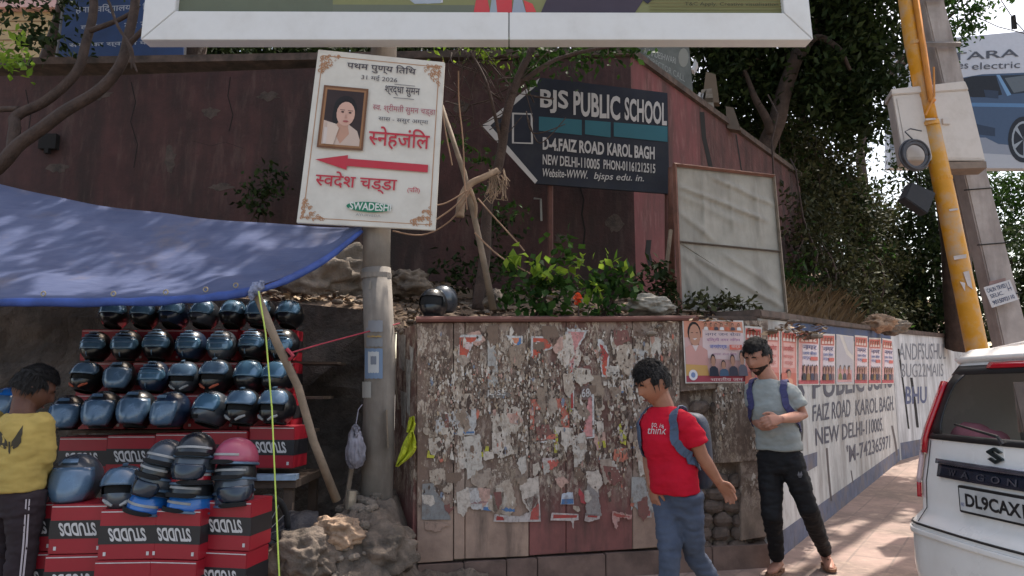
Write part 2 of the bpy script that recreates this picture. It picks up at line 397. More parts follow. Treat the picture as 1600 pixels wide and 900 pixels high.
# cracks and a down pipe
m_dark = mk('dark_gap', L(26, 23, 22), .95, var=.3, bump=0)
rp = Plane(RWA, RWB)
mb = MB()
def crack(pl, pts, wd):
    for (a, b) in zip(pts, pts[1:]):
        mb.quad(pl.px(a[0] - wd, a[1], .003), pl.px(a[0] + wd, a[1], .003), pl.px(b[0] + wd, b[1], .003), pl.px(b[0] - wd, b[1], .003))
crack(YPlane(8), [(906, 292), (912, 312), (909, 335), (914, 360), (911, 388)], 1.2)
crack(rp, [(1150, 210), (1158, 262), (1165, 300), (1163, 330)], 1)
crack(rp, [(1097, 175), (1100, 215), (1112, 268)], 3.5)
crack(rp, [(1014, 375), (1012, 395), (1017, 415)], 4)
mb.build('crack', m_dark, t, fixn=False)
mb = MB(); mb.tube([P(834, 310, 7.94), P(845, 311, 7.94), P(846, 345, 7.94)], .012, 6); mb.build('drain_pipe', mk('grey_pvc', L(150, 148, 142), .6), t)
mb = MB(); mb.box(P(77, 222, 7.97), (.2, .08, .18)); mb.box(P(74, 236, 7.95), (.05, .05, .06)); mb.build('junction_box', m_dark, t)

rw = random.Random(12); m_plp = mk('bare_plaster_patch', L(86, 74, 68), .95, var=.35, scale=9, bump=.8, bdist=.02, dirt=L(46, 40, 37), damt=.8, dscale=8)
for (cx, cy, rx_, ry_) in ((150, 148, 26, 9), (330, 176, 16, 10), (265, 250, 12, 22), (420, 150, 20, 8), (90, 262, 18, 8), (345, 292, 22, 7), (720, 168, 16, 12), (960, 350, 14, 18), (880, 372, 16, 8)):
    mb = MB(); mb.prism([YPlane(8).px(cx + rx_ * math.cos(k * .42) * rw.uniform(.5, 1.15), cy + ry_ * math.sin(k * .42) * rw.uniform(.5, 1.15), .004) for k in range(15)], (0, .003, 0)); mb.build('plaster_patch', m_plp, t)
for pts in ([(205, 128), (212, 160), (204, 190), (215, 226), (209, 262)], [(360, 120), (356, 150), (364, 180), (358, 205)], [(40, 140), (48, 180), (43, 214)], [(300, 220), (330, 228), (352, 222), (380, 232)]):
    mb = MB(); crack(YPlane(8), pts, .7); mb.build('crack', m_dark, t, fixn=False)
# ------------------------------------------------------------------ poster wall
WA = V((P(652, 600, 5.15).x, 5.15, 0)); WB = V((P(1190, 600, 5.75).x, 5.75, 0)); PW = Plane(WA, WB)
WE = V((P(1397, 600, 12.5).x, 12.5, 0)); WW = Plane(WB, WE)
WF = V((P(1530, 600, 17.5).x, 17.5, 0)); WX = Plane(WE, WF)
def posterwall_mat(name, base, base2, paper=1.0, z0=.42, z1=1.9):
    m, n, b, new, ln = _m(name)
    c = _coord(n); st = _coord(n, 'pos', (1, 1, .45))
    nz = _noise(n, c, 3.5, 7, .7)
    col = _mix(n, _ramp(n, nz, .35, .65), base, base2)
    dirt = _noise(n, _coord(n, 'pos', (1, 1, .2)), 5, 6, .65); col = _mix(n, _ramp(n, dirt, .5, .75), col, L(70, 60, 54))
    sx = new('ShaderNodeSeparateXYZ'); ln(c, sx.inputs[0])
    zf = new('ShaderNodeMapRange'); zf.interpolation_type = 'SMOOTHSTEP'; zf.inputs[1].default_value = z0; zf.inputs[2].default_value = z0 + .35; ln(sx.outputs[2], zf.inputs[0])
    big = _noise(n, st, 7, 8, .75, .6); fine = _noise(n, st, 30, 5, .75)
    ad = new('ShaderNodeMath'); ad.operation = 'MULTIPLY_ADD'; ln(fine, ad.inputs[0]); ad.inputs[1].default_value = .55; ln(big, ad.inputs[2])
    msk = _ramp(n, ad.outputs[0], .78, .82)
    mm = new('ShaderNodeMath'); mm.operation = 'MULTIPLY'; ln(msk, mm.inputs[0]); ln(zf.outputs[0], mm.inputs[1])
    m2 = new('ShaderNodeMath'); m2.operation = 'MULTIPLY'; ln(mm.outputs[0], m2.inputs[0]); m2.inputs[1].default_value = paper
    cr = new('ShaderNodeValToRGB'); e = cr.color_ramp.elements
    e[0].position = .3; e[0].color = L(84, 70, 60); e[1].position = .72; e[1].color = L(200, 186, 170)
    for p_, k in ((.4, L(156, 138, 120)), (.47, L(98, 80, 68)), (.54, L(184, 168, 152)), (.62, L(134, 112, 94))):
        q = e.new(p_); q.color = k
    ln(_noise(n, st, 16, 6, .7, .4), cr.inputs[0])
    pat = _noise(n, _coord(n, 'pos', (1.3, 1.3, .8)), 4.2, 6, .7, .5); pf = new('ShaderNodeMath'); pf.operation = 'MULTIPLY'; ln(_ramp(n, pat, .5, .56), pf.inputs[0]); ln(zf.outputs[0], pf.inputs[1]); ps = new('ShaderNodeMath'); ps.operation = 'MULTIPLY'; ln(pf.outputs[0], ps.inputs[0]); ps.inputs[1].default_value = .55
    dk = new('ShaderNodeMath'); dk.operation = 'MULTIPLY'; ln(zf.outputs[0], dk.inputs[0]); dk.inputs[1].default_value = .72
    col = _mix(n, dk.outputs[0], col, _mix(n, _ramp(n, fine, .35, .65), L(74, 58, 50), L(112, 90, 78)))
    col = _mix(n, ps.outputs[0], col, L(166, 148, 134))
    col = _mix(n, m2.outputs[0], col, cr.outputs[0])
    ln(col, b.inputs['Base Color']); b.inputs['Roughness'].default_value = .85; _bump(n, b, ad.outputs[0], .5, .006); return m
m_tan = posterwall_mat('tan_board', L(172, 144, 126), L(138, 114, 100), 1)
m_mar = posterwall_mat('maroon_board', L(140, 88, 82), L(116, 74, 69), .95)
m_cem = posterwall_mat('old_cement', L(156, 136, 120), L(116, 100, 88), .9, .3)
m_plinth = mk('plinth_slab', L(120, 98, 88), .9, var=.25, scale=5, bump=.4, dirt=L(70, 58, 52), damt=.7, dscale=4)
pw = thing('poster_wall', 'low boarded wall covered in torn poster scraps behind the man in the red shirt', 'wall', (.6, 5.4, 0))
ztop = lambda px: PW.px(px, 500, 0).z
ZA = PW.px(652, 504).z; ZB = PW.px(1190, 503).z
core = MB(); nn = PW.n
def wq(px, py, off=0): return PW.px(px, py, off)
core.prism([PW.at(0, 0, -.08), PW.at(PW.len - .01, 0, -.08), PW.at(PW.len - .01, ZB, -.08), PW.at(0, ZA, -.08)], -nn * .3)
core.build('wall_core', m_cem, pw)
def panel(x0, x1, yb0, yb1, m, off=0.0, yt=None):
    zt = lambda x: PW.px(x, 503 if yt is None else yt).z
    mb = MB(); pts = [wq(x0, yb0, off), wq(x1, yb1, off), wq(x1, yt or (505 - (x1 - 652) * .008), off), wq(x0, yt or (505 - (x0 - 652) * .008), off)]
    mb.prism(pts, -nn * (.07 + off)); return mb.build('panel', m, pw, bev=.003)
panel(652, 708, 880, 876, m_tan, .012); panel(709.5, 726, 874, 873, m_tan, .02); panel(727, 826, 873, 869, m_tan, .008)
panel(827.5, 884, 868, 864, m_mar, .01); panel(885, 988, 864, 858, m_mar, .006); panel(989, 1062, 858, 852, m_tan, .012)
panel(1122, 1182, 724, 720, m_cem, .03, 596); panel(1063, 1200, 612, 600, m_cem, .005); panel(1158, 1199, 845, 838, m_cem, .02, 613)
# rubble masonry showing where the render fell off
m_stone = mk('rubble_stone', L(104, 88, 78), .95, var=.35, scale=9, bump=.7, bdist=.01, dirt=L(60, 50, 44), damt=.7, dscale=8)
mb = MB(); y = 626
rr = random.Random(3)
while y < 850:
    h = rr.uniform(19, 25); x = 1050 + rr.uniform(-12, 8)
    while x < 1172:
        wd = rr.uniform(22, 36)
        if y > 715 or rr.random() < .45:
            a = PW.px(x + wd / 2, y + h / 2, -.062); sx = (PW.px(x + wd, y, 0) - PW.px(x, y, 0)).length * .9; sz = h / 200 * 1.02
            mb.ell(a + PW.n * .02, (sx * .56, .055, sz * .56), solidrot(math.atan2(PW.d.y, PW.d.x), 0, rr.uniform(-.15, .15)), 10, 7)
        x += wd
    y += h
me = mb.mesh(); folds(me, .014, (16, 16, 16)); o = link('rubble_masonry', me, pw, m_stone)
# plinth
mb = MB(); xs = [652, 724, 790, 838, 944, 1040, 1110, 1200]
for a, b in zip(xs, xs[1:]):
    ua = (PW.px(a + .6, 870) - PW.a).dot(PW.d); ub = (PW.px(b - .6, 870) - PW.a).dot(PW.d)
    zt = wq(a, 882 - (a - 652) * .062).z
    mb.prism([PW.at(ua, -.02, .035), PW.at(ub, -.02, .035), PW.at(ub, zt, .035), PW.at(ua, zt, .035)], -nn * .1)
mb.build('plinth', m_plinth, pw, bev=.004)
mb = MB(); mb.tube([PW.at(-.02, ZA + .02, .03), PW.at(PW.len * .5, (ZA + ZB) / 2 + .02, .03), PW.at(PW.len * .8, ZB + .015, .03)], .022, 8); mb.build('top_rail', mk('rusty_red_rail', L(110, 68, 60), .8, var=.35, dirt=L(70, 60, 50)), pw)
mb = MB(); mb.prism([PW.at(0, ZA + .002, 0), PW.at(PW.len, ZB + .002, 0), PW.at(PW.len, ZB + .05, 0), PW.at(0, ZA + .05, 0)], -nn * .4); mb.build('coping', m_cop, pw, bev=.01)
# skewed end pillar to the left
pt = thing('end_pillar', 'narrow maroon end pillar with peeling grey paper left of the boarded poster wall', 'pillar', (-.8, 5.5, 0))
e0 = V((P(618, 600, 5.6).x, 5.6, 0)); e1 = PW.at(-.012, 0, -.01)
mb = MB(); mb.prism([e0, e1, e1 + V((0, 0, ZA - .01)), e0 + V((0, 0, ZA - .03))], (.25, .22, 0)); mb.build('pillar_body', m_mar, pt)
ep = Plane(e0, e1); mb = MB()
for x, y, w_, h_ in ((622, 520, 12, 60), (634, 560, 8, 90), (626, 610, 9, 60), (640, 540, 6, 40)):
    mb.prism([ep.px(x, y, .004), ep.px(x + w_, y + 4, .004), ep.px(x + w_ - 2, y + h_, .004), ep.px(x + 2, y + h_ - 6, .004)], ep.n * .002)
mb.build('peeling_paper', mk('old_paper_grey', L(160, 154, 146), .9, var=.4, scale=20), pt)

# ------------------------------------------------------------------ white painted wall (two stretches)
m_white = mk('whitewash', L(188, 186, 182), .9, var=.14, scale=3, bump=.4, bdist=.01, dirt=L(112, 104, 98), damt=.8, dscale=2.6, streak=True, dirt2=L(142, 132, 124), d2scale=9, d2amt=.6, d2z=.5)
m_white2 = mk('whitewash_grey', L(196, 196, 196), .9, var=.12, scale=4, bump=.3, bdist=.008, dirt=L(110, 106, 104), damt=.75, dscale=4, streak=True)
m_blue = mk('blue_grey_paint', L(94, 98, 116), .9, var=.25, scale=6, bump=.3, dirt=L(120, 108, 100), damt=.8, dscale=4, dirt2=L(72, 66, 64), d2scale=10, d2amt=.6, d2z=.4)
m_dblue = mk('dark_blue_paint', L(62, 78, 112), .85, var=.2, scale=6, bump=.2, dirt=L(90, 86, 80), damt=.4, dscale=5)
ww = thing('painted_wall', 'whitewashed wall with hand painted navy school address beside the pavement', 'wall', (WB.x, WB.y, 0))
wn = WW.n; zt0 = ZB + .03; zt1 = WW.px(1395, 522).z
zg = lambda u: slope(0, WB.y + WW.d.y * u)
mb = MB(); mb.prism([WW.at(0, -.05), WW.at(WW.len, -.05), WW.at(WW.len, zt1), WW.at(0, zt0)], -wn * .3); mb.build('wall_body', m_white, ww)
def wallrect(pl, u0, u1, za, zb, m, nm, par, off=.003):
    """za, zb give (z at u0, z at u1)"""
    mb = MB(); mb.prism([pl.at(u0, za[0], off), pl.at(u1, za[1], off), pl.at(u1, zb[1], off), pl.at(u0, zb[0], off)], -pl.n * .002); return mb.build(nm, m, par)
wallrect(WW, .02, WW.len - .02, (.0, zg(WW.len)), (.2, zg(WW.len) + .2), m_blue, 'painted_dado', ww)
zl_ = lambda u: zt0 + (zt1 - zt0) * u / WW.len
u0 = (WW.px(1238, 520) - WW.a).dot(WW.d)
wallrect(WW, u0, WW.len - .02, (zl_(u0) - .14, zl_(WW.len) - .2), (zl_(u0) - .002, zl_(WW.len) - .004), m_dblue, 'top_band', ww)
mb = MB(); mb.prism([WW.px(1254, 713, .003), WW.px(1277, 706, .003), WW.px(1277, 728, .003), WW.px(1254, 741, .003)], -wn * .002); mb.build('painted_patch', m_blue, ww)
mb = MB(); mb.prism([WW.at(-.02, zt0 + .003, .03), WW.at(WW.len, zt1 + .003, .03), WW.at(WW.len, zt1 + .07, .03), WW.at(-.02, zt0 + .07, .03)], -wn * .38); mb.build('coping', m_cop, ww, bev=.01)
NAVY = L(48, 53, 78)
def wt(mb, s, pl, q, col, off=.01, lift=.004, jit=.02):
    put_text(mb, s, [pl.px(x, y, lift) for x, y in q], col, off, jit=jit)
mb = MB()
wt(mb, 'BJS PUBLIC SCHOOL', WW, [(1204, 648), (1410, 612), (1410, 575), (1204, 585)], NAVY, .02)
wt(mb, 'FAIZ ROAD', WW, [(1270, 659), (1329, 651), (1329, 623), (1270, 633)], NAVY, .01)
wt(mb, 'KAROL BAGH.', WW, [(1337, 650), (1397, 641), (1397, 618), (1337, 625)], NAVY, .01)
wt(mb, 'NEW DELHI-110005.', WW, [(1275, 697), (1380, 673), (1380, 652), (1274, 669)], NAVY, .01)
wt(mb, "'M-742365971", WW, [(1324, 724), (1391, 700), (1391, 679), (1323, 696)], NAVY, .01)
mb.build('lettering', PAINT, ww, cols=True, fixn=False)
mb = MB()
for pts, wd in (([(1292, 700), (1295, 740), (1299, 783)], 1.4), ([(1394, 665), (1399, 690), (1402, 712)], 1.5), ([(1262, 745), (1263, 775)], .8), ([(1330, 735), (1333, 755)], .7)): crack(WW, pts, wd)
mb.build('drip_stain', mk('drip_stain', L(95, 86, 84), .9), ww, fixn=False)
w2 = thing('painted_wall', 'farther grey white wall with faded stencil rows between the school address and the car', 'wall', (WE.x, WE.y, 0))
zt2 = WX.px(1530, 533).z
mb = MB(); mb.prism([WX.at(.02, -.05), WX.at(WX.len, -.05), WX.at(WX.len, zt2), WX.at(.02, zt1)], -WX.n * .3); mb.build('wall_body', m_white2, w2)
mb = MB(); mb.prism([WX.at(.02, zt1 + .003, .03), WX.at(WX.len, zt2 + .003, .03), WX.at(WX.len, zt2 + .08, .03), WX.at(.02, zt1 + .08, .03)], -WX.n * .38); mb.build('coping', m_cop, w2)
mb = MB(); G = L(110, 112, 122)
wt(mb, 'ANDFSUSHUL', WX, [(1405, 563), (1478, 561), (1478, 537), (1405, 536)], G, .0)
wt(mb, 'BUG22MAIIS', WX, [(1408, 590), (1474, 588), (1474, 568), (1408, 568)], G, .0)
wt(mb, 'BHU', WX, [(1415, 632), (1448, 630), (1448, 604), (1415, 604)], L(52, 64, 110), .02)
mb.build('lettering', PAINT, w2, cols=True, fixn=False)
mb = MB(); crack(WX, [(1404, 545), (1412, 605), (1420, 670)], 1.3); crack(WX, [(1424, 590), (1431, 640), (1434, 668)], 2); mb.build('drip_stain', m_dark, w2, fixn=False)
wallrect(WX, .1, WX.len, (slope(0, 12.6), .2), (.45, .45), m_blue, 'painted_dado', w2)
# ------------------------------------------------------------------ posters and scraps on the boarded wall
m_paper = mk('poster_paper', L(205, 198, 190), .85, var=.08, scale=10, bump=.15)
def circ(cx, cy, r, n=14, ry=None): return [(cx + r * math.cos(2 * math.pi * i / n), cy + (ry or r) * math.sin(2 * math.pi * i / n)) for i in range(n)]
class Art:
    """flat printed artwork in pixel coordinates on a plane; each layer sits .6 mm proud of the last"""
    def __init__(s, pl, base=.002): s.pl = pl; s.k = base; s.mb = MB()
    def poly(s, pts, col): s.k += .0006; s.mb.poly([s.pl.px(x, y, s.k) for x, y in pts], col); return s
    def rect(s, x0, y0, x1, y1, col): return s.poly([(x0, y1), (x1, y1), (x1, y0), (x0, y0)], col)
    def text(s, t, q, col, off=0.0, shear=0, jit=0):
        s.k += .0006; put_text(s.mb, t, [s.pl.px(x, y, s.k) for x, y in q], col, off, shear, jit=jit); return s
    def build(s, name, par): return s.mb.build(name, PRINT, par, cols=True, fixn=False)
class UArt(Art):
    """artwork in unit coordinates (u right, t up) on a quad of pixels"""
    def __init__(s, pl, quad, base=.002): super().__init__(pl, base); s.q = quad
    def m(s, u, t):
        (a, b, c, d) = s.q; f = lambda i: a[i] * (1 - u) * (1 - t) + b[i] * u * (1 - t) + c[i] * u * t + d[i] * (1 - u) * t
        return (f(0), f(1))
    def p(s, pts, col): return s.poly([s.m(*q) for q in pts], col)
    def r(s, u0, t0, u1, t1, col): return s.p([(u0, t0), (u1, t0), (u1, t1), (u0, t1)], col)
    def t(s, tx, u0, t0, u1, t1, col, off=0.0, shear=0): return s.text(tx, [s.m(u0, t0), s.m(u1, t0), s.m(u1, t1), s.m(u0, t1)], col, off, shear)
SKIN = L(176, 128, 104); HAIR = L(34, 28, 28); PINK = L(214, 150, 140); ORG_ = L(206, 104, 70); CREAM = L(226, 208, 200); REDP = L(190, 66, 60); BLUP = L(70, 92, 160)
def bust(a, u, t, w_, h, cloth, skin=SKIN):
    a.p([(u - w_ * .5, t), (u + w_ * .5, t), (u + w_ * .42, t + h * .34), (u + w_ * .16, t + h * .44), (u - w_ * .16, t + h * .44), (u - w_ * .42, t + h * .34)], cloth)
    a.p(circ(u, t + h * .72, w_ * .26, 12, h * .27), HAIR); a.p(circ(u, t + h * .66, w_ * .22, 12, h * .235), skin)
def stuck(pl, quad, name, label, cat, group, th=.0015):
    c = pl.px(*quad[0]); t = thing(name, label, cat, tuple(c), group)
    mb = MB(); mb.prism([pl.px(x, y, .0035) for x, y in quad], pl.n * th); mb.build('sheet', m_paper, t); return t
q = [(1071, 599), (1171, 598), (1161, 501), (1066, 499)]
bp = stuck(PW, q, 'campaign_poster', 'large pink campaign poster with a smiling man in a pale jacket and four small heads', 'poster', None)
a = UArt(PW, q, .033)
bp_sheet = MB(); bp_sheet.prism([PW.px(x, y, .03) for x, y in q], PW.n * .002); bpy.data.objects.remove([o for o in bp.children][0]); bp_sheet.build('sheet', m_paper, bp)
a.r(.02, .02, .98, .98, L(206, 160, 154)); a.r(.02, .72, .98, .98, L(212, 140, 112)); a.p([(.3, .4), (.98, .35), (.98, .8), (.32, .85)], L(222, 196, 194))
a.r(.02, .02, .98, .12, L(170, 62, 78)); a.p([(.02, .12), (.38, .12), (.36, .28), (.02, .3)], L(206, 158, 84))
a.p([(.03, .3), (.38, .28), (.38, .52), (.26, .6), (.1, .6), (.03, .56)], L(206, 150, 140))
a.p([(.13, .62), (.19, .5), (.25, .62)], L(220, 200, 196))
a.p([(.13, .6), (.25, .6), (.26, .68), (.12, .68)], L(160, 112, 92)); a.p(circ(.185, .8, .108, 14, .17), HAIR); a.p(circ(.19, .76, .092, 14, .17), L(188, 136, 112))
a.p([(.15, .7), (.23, .71), (.19, .68)], L(226, 214, 210)); a.r(.13, .79, .165, .8, HAIR); a.r(.21, .79, .245, .8, HAIR)
a.p(circ(.13, .13, .07, 14, .085), L(226, 220, 222)); a.p(circ(.13, .13, .035, 10, .045), L(120, 140, 180))
for i, u in enumerate((.38, .47, .55, .64, .73, .82, .92)): bust(a, u, .84, .075, .12, [L(226, 222, 220), ORG_, L(80, 74, 84)][i % 3])
for i, (u, hh) in enumerate(((.46, .36), (.62, .26), (.77, .36), (.92, .42))): bust(a, u, .11, .15, hh, [L(40, 42, 58), L(64, 92, 120), L(60, 58, 72), L(96, 92, 104)][i])
a.t('नगर जन सेवा', .36, .75, .94, .81, L(54, 58, 92)); a.t('दिल्ली नगर निगम', .38, .65, .92, .72, L(150, 84, 130), .01); a.t('जनसंपर्क', .42, .53, .7, .62, BLUP, .02)
a.r(.74, .53, .94, .61, L(212, 100, 80)); a.t('वार्ड', .77, .545, .91, .6, CREAM); a.t('आपका अपना सेवक', .46, .44, .84, .49, L(150, 90, 120)); a.t('भारतीय जन', .4, .03, .9, .09, CREAM)
a.build('printed_face', bp)
def small_poster(quad, pl, label, kind, off):
    t = thing('campaign_poster', label, 'poster', tuple(pl.px(*quad[0])), 'pink campaign posters pasted in a row along the wall')
    mb = MB(); mb.prism([pl.px(x, y, off) for x, y in quad], pl.n * .0012); mb.build('sheet', m_paper, t)
    a = UArt(pl, quad, off + .0015)
    if kind == 'red':
        a.r(.05, .02, .95, .97, L(212, 132, 120)); a.r(.08, .8, .92, .95, L(190, 70, 52)); a.r(.15, .35, .85, .78, L(222, 170, 160))
        for i in range(4): bust(a, .2 + i * .2, .81, .17, .13, L(220, 200, 190))
        a.t('जनसेवा', .18, .64, .82, .74, L(186, 60, 56), .02); a.t('संपर्क', .2, .5, .8, .58, L(200, 90, 84), .01); a.t('वार्ड', .25, .38, .75, .46, L(190, 80, 74)); a.r(.05, .02, .95, .26, L(200, 104, 84)); bust(a, .5, .05, .5, .28, L(220, 150, 120))
    elif kind == 'torn':
        a.p([(.02, .02), (.98, .02), (.98, .5), (.6, .62), (.2, .98), (.02, .98)], L(186, 180, 184)); a.p([(.4, .98), (.98, .98), (.98, .6), (.7, .7)], L(186, 184, 190)); a.p([(.1, .05), (.9, .05), (.9, .3), (.1, .32)], L(206, 150, 150))
        for i in range(3): bust(a, .25 + i * .25, .1, .22, .3, [L(120, 120, 60), L(60, 60, 80), L(150, 80, 60)][i])
    else:
        a.r(.03, .02, .97, .97, L(214, 160, 156)); a.r(.05, .78, .95, .96, L(190, 84, 64)); a.r(.2, .36, .96, .76, L(222, 206, 210)); a.r(.03, .02, .97, .09, L(186, 72, 80))
        for i in range(4): bust(a, .2 + i * .2, .8, .17, .13, L(222, 190, 176))
        a.t('नगर', .24, .66, .9, .74, L(90, 84, 130), .01); a.t('जन सेवा', .24, .56, .9, .63, L(70, 92, 150), .02); a.r(.6, .46, .94, .53, L(206, 96, 84)); a.t('वार्ड', .24, .46, .55, .53, L(70, 80, 150), .01)
        for i in range(4): bust(a, .3 + i * .19, .09, .18, .3, [L(36, 38, 52), L(150, 110, 60), L(60, 60, 84), L(120, 96, 100)][i])
    a.build('printed_face', t)
xs = [(1163, 1191, 'red', PW), (1193, 1219, 'red', WW), (1220, 1246, 'red', WW), (1247, 1280, 'pink', WW), (1281, 1305, 'pink', WW), (1306, 1334, 'torn', WW), (1335, 1356, 'pink', WW), (1357, 1377, 'pink', WW), (1378, 1397, 'pink', WW)]
lab = ['red tinted campaign poster half hidden by the head of the man in grey', 'red tinted campaign poster just right of the head of the man in grey', 'red tinted campaign poster, last red one before the pink ones begin',
       'pink campaign poster with small heads, widest of the row', 'pink campaign poster left of the torn whitish one', 'torn whitish campaign poster with its upper corner peeled off', 'pink campaign poster right of the torn whitish one', 'pink campaign poster, second from the far right end of the row', 'pink campaign poster at the far right end of the row with a curled corner']
for i, ((x0, x1, kd, pl), lb) in enumerate(zip(xs, lab)):
    ty = lambda x: 509 + (x - 1163) * .085; by = lambda x: 603 - (x - 1163) * .014
    if kd == 'red': by = lambda x: 606
    small_poster([(x0, by(x0)), (x1, by(x1)), (x1 - .5, ty(x1) + (i * 7 % 3)), (x0 + .5, ty(x0) + (i * 5 % 3))], pl, lb, kd, .034 if pl is PW else .006 + .001 * (i % 2))
